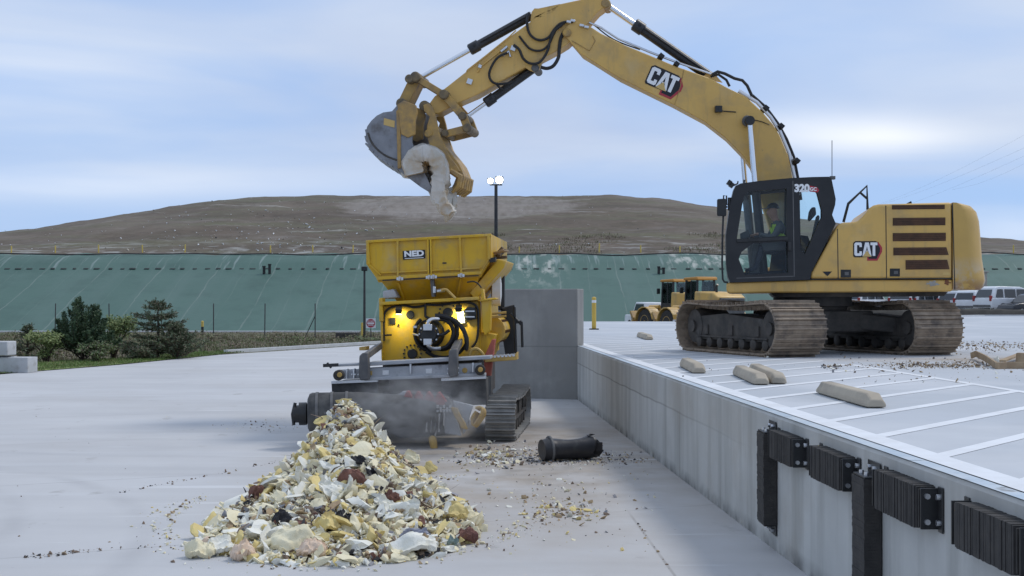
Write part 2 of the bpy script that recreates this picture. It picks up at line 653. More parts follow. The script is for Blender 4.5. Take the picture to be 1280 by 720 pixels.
# dusty brown film on the bay floor round the shredder and the black tub
dxx, dyy = g.m('SUBTRACT', g.x, 0.2), g.m('MULTIPLY', g.m('SUBTRACT', g.y, 18.5), 0.42)
rr_ = g.m('SQRT', g.m('ADD', g.m('MULTIPLY', dxx, dxx), g.m('MULTIPLY', dyy, dyy)))
g.over((0.32, 0.265, 0.205), g.m('MULTIPLY', g.m('MULTIPLY', g.ramp(rr_, 1.2, 4.2, 1.0, 0.0), g.noise(1.1, 0.15, 0.65, det=9)), 0.85))
g.over((0.20, 0.18, 0.155), g.m('MULTIPLY', g.m('MULTIPLY', g.ramp(rr_, 0.3, 2.2, 1.0, 0.0), g.noise(2.3, 0.45, 0.66, (1, 1, 1), det=9, off=(9, 4, 0))), 0.7))
# scattered stains, drips and scraped pale marks over the slab
g.over((0.27, 0.255, 0.24), g.m('MULTIPLY', g.noise(1.6, 0.63, 0.70, (1, 0.6, 1), det=9, off=(5, 1, 0)), 0.45))
g.over((0.64, 0.65, 0.655), g.m('MULTIPLY', g.noise(1.3, 0.62, 0.68, (0.18, 1.6, 1), det=8, rot=(0, 0, R(-20)), off=(1, 6, 0)), 0.55))
g.over((0.22, 0.20, 0.18), g.m('MULTIPLY', g.noise(6.0, 0.70, 0.74, det=6, off=(3, 3, 0)), 0.5))

yard_edge = [(-60, 6), (-24, 26)] + [(p.x, p.y) for p in (G(0, 468), G(150, 456), G(275, 443.5), G(470, 431.0), G(600, 429))]
sheet('yard_slab', [(-60, -6), (3.2, -6), (3.2, 30), (6, 66), (2, 68)] + yard_edge[::-1], 0.0, conc)
# raised white kerb along the far edge
k0, k1, k2 = G(281, 441.5), G(478, 429.5), G(600, 429)
mb = MB()
for a, b in ((k0, k1), (k1, k2)):
    mb.beam((a.x, a.y + 0.2, 0.06), (b.x, b.y + 0.2, 0.06), 0.22, 0.14, up=(0, 0, 1))
kerb_m = mat('kerb_concrete', (0.62, 0.63, 0.64), (0.52, 0.53, 0.53), 2, 0.8)
tag(mb.build('kerb', kerb_m), kind='structure')

grass_m = mat('mown_grass', (0.15, 0.22, 0.055), (0.21, 0.25, 0.085), 1.5, 0.9, bump=0.3, bscale=30, c3=(0.17, 0.15, 0.07), scale3=0.5, lo3=0.5, hi3=0.65)
gp = [G(-30, 470), G(0, 467), G(40, 464.5), G(150, 455.5), G(275, 443.0), G(300, 438), G(240, 441), G(150, 449), G(40, 454), G(-30, 457)]
sheet('lawn_strip', [(p.x, p.y) for p in gp], 0.012, grass_m)

# --- raised dock deck
deck_m = mat('deck_concrete', (0.47, 0.495, 0.525), (0.43, 0.455, 0.48), 0.5, 0.75, bump=0.05, bscale=40, spec=0.3)
g = NG(deck_m)
g.over((0.42, 0.43, 0.44), g.m('MULTIPLY', g.noise(0.9, 0.5, 0.75, (0.3, 1.2, 1), rot=(0, 0, R(35))), 0.5))
g.over((0.60, 0.61, 0.625), g.m('MULTIPLY', g.noise(0.25, 0.5, 0.65, off=(4, 4, 0)), 0.6))
# tan dirt tracked round the excavator
c_ = G(1165, 448, DECK)
dx, dy = g.m('MULTIPLY', g.m('SUBTRACT', g.x, 8.5), 0.33), g.m('MULTIPLY', g.m('SUBTRACT', g.y, c_.y - 0.6), 0.55)
rr_ = g.m('SQRT', g.m('ADD', g.m('MULTIPLY', dx, dx), g.m('MULTIPLY', dy, dy)))
g.over((0.36, 0.29, 0.215), g.m('MULTIPLY', g.m('MULTIPLY', g.ramp(rr_, 0.3, 1.3, 1.0, 0.0), g.noise(1.3, 0.36, 0.62, (0.5, 1.3, 1))), 0.85))
WT = 0.30
fw = [(wall_x(2) + WT, 2), (wall_x(28.6) + WT, 28.6), (wall_x(62), 62), (8, 62), (14, 66), (31, 84), (75, 84), (75, 2)]
mb = MB()
mb.prism([Vector((x, y, DECK)) for x, y in fw], [Vector((x, y, -0.1)) for x, y in fw])
tag(mb.build('dock_deck', deck_m), kind='structure')

# --- dock retaining wall
wall_m = mat('cast_concrete', (0.52, 0.52, 0.495), (0.44, 0.44, 0.42), 0.9, 0.85, bump=0.12, bscale=12, spec=0.25)
g = NG(wall_m)
g.over((0.28, 0.28, 0.26), g.m('MULTIPLY', g.noise(2.6, 0.47, 0.70, (1, 1.0, 0.08), det=9), 0.8))
g.over((0.47, 0.475, 0.45), g.m('MULTIPLY', g.noise(3.6, 0.52, 0.75, (1, 1, 0.12), off=(5, 3, 1)), 0.6))
g.over((0.31, 0.265, 0.21), g.m('MULTIPLY', g.noise(0.6, 0.53, 0.72, off=(1, 8, 0)), 0.5))
zj = g.m('ADD', g.z, g.m('MULTIPLY', g.noise(0.5, 0.2, 0.8, (1, 1, 0.01), det=2), -0.045))
g.over((0.40, 0.385, 0.35), g.m('MULTIPLY', g.m('MULTIPLY', g.ramp(zj, 0.76, 0.82), g.noise(1.2, 0.3, 0.65, off=(2, 2, 2))), 0.6))
g.over((0.15, 0.14, 0.125), g.m('MULTIPLY', g.m('MULTIPLY', g.ramp(g.m('ABSOLUTE', g.m('SUBTRACT', zj, 0.78)), 0.003, 0.018, 1.0, 0.0), g.ramp(g.y, 12.0, 19.0)), 0.6))
g.over((0.13, 0.13, 0.125), g.m('MULTIPLY', g.ramp(g.z, 0.02, 0.15, 1.0, 0.0), g.noise(3, 0.35, 0.7)))
mb = MB()
ys = [2 + 0.5 * i for i in range(54)]
fr = [Vector((wall_x(y) + 0.004 * noise.noise(Vector((y, 0, 0))), y, 0)) for y in ys]
n = len(ys)
vs_, fs_ = [], []
for y in ys:
    vs_ += [(wall_x(y), y, -0.05), (wall_x(y), y, 1.165), (wall_x(y) + 0.02, y, DECK - 0.004), (wall_x(y) + WT, y, DECK - 0.004), (wall_x(y) + WT, y, -0.05)]
for i in range(n - 1):
    for k in range(5):
        fs_.append((i * 5 + k, i * 5 + (k + 1) % 5, (i + 1) * 5 + (k + 1) % 5, (i + 1) * 5 + k))
fs_ += [(0, 1, 2, 3, 4), tuple((n - 1) * 5 + k for k in (4, 3, 2, 1, 0))]
mb.add(vs_, fs_)
dw = tag(mb.build('retaining_wall', wall_m), 'long grey concrete dock wall with black bumpers, streaked with stains', 'wall')
dw['kind'] = 'thing'
mb = MB()
for i in range(n - 1):
    y0, y1 = ys[i], ys[i + 1] - (0.012 if i % 6 == 5 else 0)
    j0, j1 = 0.008 * noise.noise(Vector((y0 * 2, 3, 0))), 0.008 * noise.noise(Vector((y1 * 2, 3, 0)))
    mb.add([(wall_x(y0) + 0.012 + j0, y0, DECK + 0.004), (wall_x(y0) + 0.115, y0, DECK + 0.004),
            (wall_x(y1) + 0.115, y1, DECK + 0.004), (wall_x(y1) + 0.012 + j1, y1, DECK + 0.004)], [(0, 1, 2, 3)])
edge_m = mat('edge_angle_steel', (0.46, 0.54, 0.60), (0.60, 0.64, 0.66), 3, 0.45, 0.3, c3=(0.25, 0.24, 0.22), scale3=4, lo3=0.58, hi3=0.7)
mb.build('steel_edge_strip', edge_m, dw)

# painted markings: edge line, outer line and diagonal hatching
paint = mat('marking_paint', (0.74, 0.76, 0.78), (0.66, 0.67, 0.68), 3, 0.7, c3=(0.50, 0.51, 0.52), scale3=5, lo3=0.62, hi3=0.78)
mb = MB()
zp = DECK + 0.003


def strip(ax, ay, bx, by, w, z):
    d = Vector((bx - ax, by - ay, 0)).normalized()
    q = Vector((-d.y, d.x, 0)) * w / 2
    a, b = Vector((ax, ay, z)), Vector((bx, by, z))
    mb.add([a - q, a + q, b + q, b - q], [(0, 1, 2, 3)])


def lx(off, Y):
    return 2.87 + off - 0.05 * Y


strip(lx(0.235, 2), 2, lx(0.235, 40), 40, 0.195, zp)
strip(lx(3.43, 2), 2, lx(3.43, 20.0), 20.0, 0.13, zp)
for i in range(-4, 22):
    y0 = 9.48 + 1.195 * i
    x0 = lx(0.32, y0)
    t = 3.03
    y1 = y0 + t * 1.13
    if y0 > 2.2:
        hw_ = 0.096
        xa, xb = 0.333, 3.362
        mb.add([(lx(xa, y0 - hw_), y0 - hw_, zp), (lx(xa, y0 + hw_), y0 + hw_, zp), (lx(xb, y1 + hw_), y1 + hw_, zp), (lx(xb, y1 - hw_), y1 - hw_, zp)], [(0, 1, 2, 3)])
tag(mb.build('road_markings', paint), kind='structure')

# back wall of the bay
bw_m = mat('back_wall_concrete', (0.285, 0.285, 0.275), (0.245, 0.245, 0.235), 0.8, 0.85, bump=0.1, bscale=14, spec=0.25,
           c3=(0.34, 0.34, 0.325), scale3=0.9, lo3=0.5, hi3=0.7)
g = NG(bw_m)
g.over((0.17, 0.17, 0.17), g.m('MULTIPLY', g.noise(2.2, 0.52, 0.78, (1, 1, 0.15)), 0.5))
g.over((0.14, 0.14, 0.14), g.m('MULTIPLY', g.ramp(g.m('ABSOLUTE', g.m('SUBTRACT', g.z, 1.17)), 0.004, 0.018, 1.0, 0.0), 0.5))
A = P(722, 502, 28.4)
dirv = Vector((-math.cos(R(16)), math.sin(R(16)), 0))
nv = Vector((dirv.y, -dirv.x, 0))
if nv.y < 0:
    nv = -nv
ztop = P(722, 361, 28.4).z
mb = MB()
a = Vector((A.x, A.y, -0.05))
b = a + dirv * 4.2
base = [a, b, b + nv * 0.62, a + nv * 0.62]
mb.prism(base, [Vector((p.x, p.y, ztop)) for p in base])
tag(mb.build('back_wall', bw_m, bevel=0.02), 'tall plain grey concrete wall closing the bay behind the shredder', 'wall')['kind'] = 'thing'

# --- dock bumpers
def bumper(name, Y0, Y1, ztop, zbot, d, label, group, horizontal=True):
    """laminated rubber pad bolted to the wall between two angle plates"""
    c = (Y0 + Y1) / 2
    root = thing(name, (wall_x(c), c, zbot), label, 'dock bumper', group)
    mb = MB()
    if horizontal:
        n = max(int((Y0 - Y1) / 0.022), 6)
        for i in range(n):
            ya, yb = Y1 + (Y0 - Y1) * i / n, Y1 + (Y0 - Y1) * (i + 1) / n
            dd = d + random.uniform(-0.003, 0.003)
            dz = random.uniform(-0.002, 0.002)
            ym = (ya + yb) / 2
            e_ = min(i, n - 1 - i)
            cut = (0.034, 0.014, 0.004)[e_] if e_ < 3 else 0.0
            dd -= cut * 0.6
            mb.box((wall_x(ym) - dd / 2 - 0.002, ym, (ztop + zbot) / 2 + dz), (dd, (yb - ya) * 0.97, ztop - zbot - 2 * cut))
    else:
        n = int((ztop - zbot) / 0.022)
        for i in range(n):
            za, zb = zbot + (ztop - zbot) * i / n, zbot + (ztop - zbot) * (i + 1) / n
            dd = d + random.uniform(-0.003, 0.003)
            mb.box((wall_x(c) - dd / 2 - 0.002, c, (za + zb) / 2), (dd, (Y0 - Y1) + random.uniform(-0.003, 0.003), (zb - za) * 0.97))
    mb.build('rubber_pad', M['rubber'], root)
    if horizontal:
        for y, s in ((Y1 - 0.010, -1), (Y0 + 0.010, 1)):
            mb = MB()
            mb.box((wall_x(y) - 0.055, y, (ztop + zbot) / 2), (0.11, 0.014, (ztop - zbot) * 0.96))
            mb.box((wall_x(y) - 0.006, y + s * 0.045, (ztop + zbot) / 2), (0.010, 0.076, (ztop - zbot) * 1.06))
            pl = mb.build('end_plate', M['black'], root, bevel=0.003)
            mb = MB()
            for zz in (0.2, 0.8):
                z = zbot + (ztop - zbot) * zz
                mb.cyl((wall_x(y) - 0.075, y + s * 0.007, z), (wall_x(y) - 0.075, y + s * 0.028, z), 0.017, n=8)
                mb.cyl((wall_x(y) - 0.011, y + s * 0.05, z), (wall_x(y) - 0.034, y + s * 0.05, z), 0.017, n=8)
            mb.build_split('bolt', M['bolt'], pl)
    else:
        for z, s in ((ztop + 0.008, 1), (zbot - 0.008, -1)):
            mb = MB()
            mb.box((wall_x(c) - 0.055, c, z), (0.11, (Y0 - Y1) * 0.94, 0.014))
            mb.box((wall_x(c) - 0.006, c, z + s * 0.05), (0.010, (Y0 - Y1) * 0.94, 0.086))
            pl = mb.build('end_plate', M['black'], root, bevel=0.003)
            mb = MB()
            for yy in (-0.06, 0.06):
                mb.cyl((wall_x(c) - 0.011, c + yy, z + s * 0.05), (wall_x(c) - 0.036, c + yy, z + s * 0.05), 0.017, n=8)
                mb.cyl((wall_x(c) - 0.075, c + yy, z + s * 0.007), (wall_x(c) - 0.075, c + yy, z + s * 0.03), 0.017, n=8)
            mb.build_split('bolt', M['bolt'], pl)
    return root


GB = 'black dock bumpers bolted to the dock wall'
bumper('dock_bumper', 11.45, 11.15, 1.03, 0.24, 0.115, 'upright black laminated bumper farthest down the dock wall, beside the farthest flat bumper', GB, False)
bumper('dock_bumper', 11.04, 10.27, 1.085, 0.85, 0.115, 'flat black laminated bumper farthest along the dock wall, touching the far upright one', GB)
bumper('dock_bumper', 9.79, 8.98, 1.09, 0.85, 0.115, 'flat black laminated bumper between the two upright bumpers, just before the near upright', GB)
bumper('dock_bumper', 8.76, 8.46, 1.01, 0.10, 0.115, 'upright black laminated bumper nearer the camera, running down out of the picture', GB, False)
bumper('dock_bumper', 8.33, 7.50, 1.10, 0.85, 0.115, 'flat black laminated bumper just right of the near upright one, bolts facing the camera', GB)
bumper('dock_bumper', 7.02, 6.2, 1.10, 0.85, 0.115, 'flat black laminated bumper nearest the camera, cut off by the picture edge', GB)

# --- concrete wheel stops
stop_m = mat('wheel_stop_concrete', (0.46, 0.405, 0.315), (0.38, 0.33, 0.26), 3, 0.9, bump=0.15, bscale=25, c3=(0.26, 0.24, 0.20), scale3=2, lo3=0.55, hi3=0.7)


def stop(pa, pb, label, w=0.20, h=0.125):
    a, b = G(*pa, DECK), G(*pb, DECK)
    ln = (b - a).length
    mb = MB()
    prof = [(-w / 2, 0), (w / 2, 0), (w / 2, h * 0.45), (w * 0.30, h), (-w * 0.30, h), (-w / 2, h * 0.45)]
    c = 0.13
    vs_, fs_ = [], []
    st = [(-ln / 2, 0.0, 1.0), (-ln / 2 + 0.005, 0.42, 1.0), (-ln / 2 + c, 1, 1), (ln / 2 - c, 1, 1), (ln / 2 - 0.005, 0.42, 1), (ln / 2, 0.0, 1)]
    rows = [(-ln / 2, 0.55), (-ln / 2 + c, 1.0), (0, 1.0), (ln / 2 - c, 1.0), (ln / 2, 0.55)]
    for x, k in rows:
        for y, z in prof:
            vs_.append((x, y * (0.75 + 0.25 * k), z * k))
    m = len(prof)
    for i in range(len(rows) - 1):
        for k in range(m):
            fs_.append((i * m + k, i * m + (k + 1) % m, (i + 1) * m + (k + 1) % m, (i + 1) * m + k))
    fs_ += [tuple(range(m - 1, -1, -1)), tuple(range((len(rows) - 1) * m, len(rows) * m))]
    mb.add(vs_, fs_)
    o = mb.build('wheel_stop', stop_m, bevel=0.012)
    o.location = ((a.x + b.x) / 2, (a.y + b.y) / 2, DECK + 0.01)
    o.rotation_euler.z = math.atan2(b.y - a.y, b.x - a.x)
    tag(o, label, 'wheel stop', 'concrete wheel stops lying loose on the deck')


stop((1096, 510.5), (1030, 491.5), 'concrete wheel stop lying nearest the camera on the painted hatching')
stop((952, 481.5), (924, 468.5), 'front one of two concrete wheel stops lying side by side')
stop((974, 480.5), (943, 466), 'rear one of two concrete wheel stops lying side by side')
stop((874, 467), (857, 458), 'lone small wheel stop in front of the excavator track')
stop((812, 425), (800, 421), 'lone wheel stop far back on the deck left of the excavator')

# yellow bollard
p = G(742.5, 412, DECK)
root = thing('bollard', p, 'slim yellow bollard standing on the deck beside the tall bay wall', 'bollard')
hh = (412 - 371) / F * p.y
mb = MB()
mb.lathe(p, (0, 0, 1), [(0.0, 0.075), (hh - 0.03, 0.075), (hh - 0.01, 0.05), (hh, 0.01)], 14)
mb.build('post', mat('bollard_yellow', (0.62, 0.42, 0.07), (0.55, 0.36, 0.07), 3, 0.5), root, smooth=True)
mb = MB()
mb.lathe(p + Vector((0, 0, hh * 0.82)), (0, 0, 1), [(0, 0.078), (0.09, 0.078)], 14)
mb.build('reflective_band', M['white'], root, smooth=True)
mb = MB()
mb.box(p + Vector((0, 0, 0.02)), (0.32, 0.32, 0.04))
mb.build('base_plate', M['black'], root)
# ------------------------------------------------------------------ the landfill behind: liner slope, hill, litter, posts
B0, K0, T0 = (95.0, -0.30), (110.6, 4.90), (115.0, 6.36)


def liner_z(Y):
    return B0[1] + (Y - B0[0]) / 3.0


liner_m = mat('green_liner', (0.064, 0.128, 0.104), (0.078, 0.146, 0.120), 0.10, 0.62, bump=0.30, bscale=1.6, spec=0.3,
              c3=(0.052, 0.105, 0.086), scale3=0.35, lo3=0.5, hi3=0.72)
g = NG(liner_m)
g.over((0.10, 0.16, 0.14), g.m('MULTIPLY', g.noise(0.5, 0.45, 0.75, (1.0, 0.05, 0.05)), 0.55))
wob = g.m('ADD', g.x, g.m('MULTIPLY', g.noise(0.06, 0.0, 1.0, (1, 1, 1)), 1.6))
for sp, w, k, c in ((4.9, 0.08, 0.42, (0.20, 0.24, 0.215)), (2.45, 0.07, 0.20, (0.19, 0.24, 0.215))):
    d = g.m('SUBTRACT', wob, g.m('MULTIPLY', g.m('ROUND', g.m('DIVIDE', wob, sp)), sp))
    ln = g.ramp(g.m('ABSOLUTE', d), w * 0.4, w, 1.0, 0.0)
    g.over(c, g.m('MULTIPLY', g.m('MULTIPLY', ln, g.noise(0.25, 0.3, 0.6)), k))
# upper apron: short bright scuffs; sediment fans right of the hopper and near the cab
up = g.ramp(g.z, K0[1] - 0.05, K0[1] + 0.1)
sc = g.noise(1.0, 0.60, 0.68, (2.2, 0.12, 0.12), det=3, off=(2, 0, 0))
g.over((0.36, 0.41, 0.40), g.m('MULTIPLY', g.m('MULTIPLY', sc, up), 0.4))
for px, w in ((668, 4.2), (872, 4.6), (915, 3.2)):
    cx = (px - 640) / F * 111
    fx = g.ramp(g.m('ABSOLUTE', g.m('SUBTRACT', g.x, cx)), w * 0.3, w * 0.75, 1.0, 0.0)
    fz = g.ramp(g.z, 3.0 if px < 700 else 4.6, 5.2, 0.0, 1.0)
    sed = g.noise(1.1, 0.50, 0.62, (1, 0.35, 0.35), det=10, off=(px, 0, 0))
    g.over((0.46, 0.47, 0.42), g.m('MULTIPLY', g.m('MULTIPLY', fx, fz), g.m('MULTIPLY', sed, 0.8)))
mb = MB()
vs_, fs_ = [], []
nx = 140
prof = [(93.0, B0[1] - 0.67)] + [(B0[0] + i * 1.56, B0[1] + i * 0.52) for i in range(11)] + [(111.6, 5.45), (113.3, 6.05), (115.0, 6.36), (116.0, 6.42)]
for i in range(nx + 1):
    x = -75 + 150 * i / nx
    for y, z in prof:
        vs_.append((x, y, z + (0.05 + 0.12 * max(0, min(1, (y - 113) / 2))) * noise.noise(Vector((x * 0.4, y * 0.3, 0)))))
m_ = len(prof)
for i in range(nx):
    for k in range(m_ - 1):
        fs_.append((i * m_ + k, (i + 1) * m_ + k, (i + 1) * m_ + k + 1, i * m_ + k + 1))
mb.add(vs_, fs_)
tag(mb.build('landfill_slope', liner_m, smooth=True, angle=60), kind='structure')

mb = MB()
for i in range(75):
    x = -75 + 2 * i
    mb.beam((x, 94.4, -0.16 + 0.05), (x + 2, 94.4, -0.16 + 0.05), 0.7, 0.16)
tag(mb.build('drain_kerb', kerb_m), kind='structure')

hill_m = mat('landfill_soil', (0.122, 0.093, 0.068), (0.092, 0.075, 0.052), 0.30, 0.95, bump=0.5, bscale=1.2,
             c3=(0.145, 0.118, 0.09), scale3=0.07, lo3=0.47, hi3=0.62, detail=9)
g = NG(hill_m)
g.over((0.10, 0.115, 0.055), g.m('MULTIPLY', g.noise(0.10, 0.55, 0.68, (0.4, 1.3, 1), off=(8, 0, 0)), 0.55))
g.over((0.20, 0.175, 0.155), g.m('MULTIPLY', g.noise(0.16, 0.52, 0.66, (0.5, 1.6, 1), off=(3, 3, 0)), 0.5))
g.over((0.075, 0.058, 0.045), g.m('MULTIPLY', g.noise(0.20, 0.50, 0.68, (0.22, 1.5, 1.5), det=9, off=(2, 7, 0)), 0.6))
g.over((0.125, 0.125, 0.07), g.m('MULTIPLY', g.noise(0.16, 0.52, 0.66, (0.25, 1.6, 1.6), det=9, off=(12, 3, 0)), 0.6))
g.over((0.42, 0.41, 0.38), g.m('MULTIPLY', g.noise(0.8, 0.63, 0.68, (0.16, 1.0, 1.0), det=9, off=(4, 2, 0)), 0.5))
g.over((0.055, 0.045, 0.035), g.m('MULTIPLY', g.noise(1.6, 0.52, 0.68, (0.5, 1.2, 1.2), det=10, off=(1, 1, 0)), 0.55))
g.over((0.24, 0.205, 0.175), g.m('MULTIPLY', g.noise(2.3, 0.58, 0.70, (0.5, 1.2, 1.2), det=10, off=(6, 1, 0)), 0.5))
# bare grey tipping face below the crest in the middle
ex = g.m('DIVIDE', g.m('SUBTRACT', g.x, -6.0), 15.5)
ey = g.m('DIVIDE', g.m('SUBTRACT', g.y, 147.0), 15.0)
el = g.m('SQRT', g.m('ADD', g.m('MULTIPLY', ex, ex), g.m('MULTIPLY', ey, ey)))
g.over((0.30, 0.275, 0.25), g.m('MULTIPLY', g.m('MULTIPLY', g.ramp(g.m('ADD', el, g.m('MULTIPLY', g.noise(0.25, 0.3, 0.7, det=8), 0.3)), 0.95, 1.10, 1.0, 0.0), g.noise(0.9, 0.15, 0.6, (1.6, 0.3, 0.3), rot=(0, 0, R(35)), det=9)), 0.5))
# pale band of blown litter at the head of the liner
nearl = g.ramp(g.y, 116.0, 124.0, 1.0, 0.0)
g.over((0.40, 0.40, 0.38), g.m('MULTIPLY', g.m('MULTIPLY', nearl, g.noise(1.1, 0.52, 0.62, (0.35, 1.0, 1), det=8)), 0.7))
crest = [(-200, 330), (-100, 322), (0, 305), (60, 294), (150, 276), (250, 256), (330, 247), (440, 245.5), (560, 246.3), (700, 246), (760, 245),
         (830, 250), (900, 263), (1000, 277), (1100, 290), (1232, 305), (1290, 311), (1400, 318), (1500, 322)]


def lerp_tab(tab, x):
    for (x0, y0), (x1, y1) in zip(tab, tab[1:]):
        if x <= x1:
            t = max(0.0, (x - x0) / (x1 - x0))
            return y0 + (y1 - y0) * t
    return tab[-1][1]


YC = 168.0


def hill_z(X, Y):
    px = 640 + X / YC * F
    zc = H0 + (376 - lerp_tab(crest, px)) / F * YC
    zs = 6.30
    if Y <= YC:
        t = (Y - 115.5) / (YC - 115.5)
        z = zs + (zc - zs) * (1 - (1 - t) ** 1.45)
    else:
        t = (Y - YC) / 60
        z = zc - (zc - 3) * t * t
    amp = 0.22 * min(1, max(0, (Y - 116) / 8)) * (1 if Y < YC - 4 else 0.4)
    return z + amp * (noise.noise(Vector((X * 0.22, Y * 0.22, 1))) + 0.6 * noise.noise(Vector((X * 0.7, Y * 0.7, 5))))


mb = MB()
vs_, fs_ = [], []
nx, ny = 220, 60
for i in range(nx + 1):
    X = -92 + 184 * i / nx
    for k in range(ny + 1):
        Y = 115.4 + (YC + 60 - 115.4) * k / ny
        vs_.append((X, Y, hill_z(X, Y)))
for i in range(nx):
    for k in range(ny):
        fs_.append((i * (ny + 1) + k, (i + 1) * (ny + 1) + k, (i + 1) * (ny + 1) + k + 1, i * (ny + 1) + k + 1))
mb.add(vs_, fs_)
tag(mb.build('landfill_hill', hill_m, smooth=True, angle=60), kind='structure')

# blown litter on the hill
lit = [mat('litter_white', (0.60, 0.61, 0.62)), mat('litter_tan', (0.40, 0.36, 0.30)), mat('litter_dark', (0.05, 0.05, 0.05))]
mb = MB()
rl = random.Random(3)
for i in range(430):
    px = rl.choice((rl.uniform(0, 480), rl.uniform(180, 900), rl.gauss(380, 70), rl.gauss(330, 80)))
    Y = 116 + abs(rl.gauss(0, 14)) if rl.random() < 0.75 else rl.uniform(116, 165)
    X = (px - 640) / F * Y
    z = hill_z(X, min(Y, 166))
    s = abs(rl.gauss(0, 0.045)) + 0.025
    mb.m = rl.choices((0, 1, 2), (6, 3, 1))[0]
    mb.box((X, Y, z + 0.04), (s * rl.uniform(0.8, 2.2), s, s * rl.uniform(0.3, 0.9)), (rl.uniform(-1, 1), rl.uniform(-1, 1), rl.uniform(0, 3)))
tag(mb.build('litter', lit), 'pale scraps of blown litter strewn over the brown hill', 'litter', kind='stuff')

# tufts of rough grass and scrub on the hill foot
def tufts(name, spots, mats, label, cat, nb=7):
    mb = MB()
    for (x, y, z, h, w, k) in spots:
        mb.m = k
        for j in range(nb):
            a = random.uniform(0, 6.28)
            bx, by = x + random.gauss(0, w), y + random.gauss(0, w)
            ln = h * random.uniform(0.5, 1.1)
            lx_, ly_ = math.cos(a) * ln * 0.45, math.sin(a) * ln * 0.45
            bw = 0.035 * h / 0.3 * random.uniform(0.6, 1.4)
            px_, py_ = -math.sin(a) * bw, math.cos(a) * bw
            mb.add([(bx - px_, by - py_, z), (bx + px_, by + py_, z), (bx + lx_ * 0.6 + px_ * 0.7, by + ly_ * 0.6 + py_ * 0.7, z + ln * 0.7),
                    (bx + lx_, by + ly_, z + ln), (bx + lx_ * 0.6 - px_ * 0.7, by + ly_ * 0.6 - py_ * 0.7, z + ln * 0.7)], [(0, 1, 2, 3, 4)])
    return tag(mb.build(name, mats), label, cat, kind='stuff')


weed_ms = [mat('weed_olive', (0.14, 0.145, 0.065)), mat('weed_brown', (0.16, 0.125, 0.085)), mat('weed_green', (0.115, 0.155, 0.055)), mat('weed_straw', (0.25, 0.21, 0.13))]
sp = []
for i in range(9500):
    px = random.uniform(-10, 520) if random.random() < 0.85 else random.uniform(-10, 640)
    Y = random.uniform(42, 94)
    edge = lerp_tab([(-20, 41), (0, 42), (150, 50), (275, 56), (470, 66), (640, 70)], px)
    if Y < edge:
        continue
    X = (px - 640) / F * Y
    c = noise.noise(Vector((X * 0.25, Y * 0.12, 0)))
    k = random.choices((0, 1, 2, 3), (3, 2.2, 2 if c > 0 else 0.3, 1.0 if c < 0 else 0.3))[0]
    sp.append((X, Y, -0.12, random.uniform(0.05, 0.17) * (1 + 0.9 * max(c, 0)) * (0.6 if Y > 84 else 1), 0.30, k))
tufts('weeds', sp, weed_ms, 'rough olive and brown weeds growing between the yard and the green slope', 'weeds')
sp = []
for i in range(1500):
    px, Y = random.uniform(600, 910), random.uniform(116, 126)
    X = (px - 640) / F * Y
    if noise.noise(Vector((X * 0.12, Y * 0.2, 4))) > 0.05:
        sp.append((X, Y, hill_z(X, Y) - 0.02, random.uniform(0.10, 0.25), 0.3, random.choices((0, 1, 2, 3), (2, 4, 0.6, 2))[0]))
tufts('scrub', sp, weed_ms, 'sparse scrub growing along the foot of the brown hill', 'scrub')
sp = []
for i in range(3800):
    px = random.uniform(-10, 300)
    t = random.random()
    y_lo = lerp_tab([(-20, 470), (0, 467), (150, 455.5), (275, 443.2), (300, 441)], px)
    y_hi = lerp_tab([(-20, 457), (40, 453), (150, 448), (240, 441), (300, 438.5)], px)
    p = G(px, y_lo + (y_hi - y_lo) * t)
    sp.append((p.x, p.y, 0.012, random.uniform(0.03, 0.08), 0.12, random.choices((0, 1), (3, 1))[0]))
tufts('grass', sp, [mat('grass_blade', (0.10, 0.17, 0.035)), mat('grass_straw', (0.20, 0.19, 0.08))], 'short green grass along the edge of the yard slab', 'grass', 5)

# black pipe along the head of the liner, sandbags along its fold
mb = MB()
pts = [Vector((-75 + i * 1.2, 114.3 + 0.10 * math.sin(i * 0.5), 6.26 + 0.10 + 0.26 * noise.noise(Vector((i * 0.22, 0, 0))))) for i in range(126)]
mb.tube(pts, 0.055, 6)
tag(mb.build('drain_pipe', M['hose'], smooth=True), 'long wavy black pipe lying along the top edge of the green liner', 'pipe')

bag_m = mat('sandbag', (0.035, 0.045, 0.042), (0.06, 0.07, 0.065), 9, 0.9)
mb = MB()
mb.box((0, 0, 0.05), (0.42, 0.26, 0.11))
bag = mb.build('sandbag', bag_m, bevel=0.06)
i = 0
X = -47.0
while X < 47:
    o = bag if i == 0 else bag.copy()
    if i:
        COL.objects.link(o)
    o.location = (X, 110.7 + random.uniform(-0.05, 0.05), 4.92)
    o.rotation_euler = (R(18), 0, random.uniform(-0.2, 0.2))
    o.scale = (random.uniform(0.6, 1.4), 1, random.uniform(0.7, 1.1))
    tag(o, 'small dark sandbag in the dashed row across the green liner', 'sandbag', 'sandbags in a row across the green liner')
    X += random.uniform(0.85, 1.25)
    i += 1

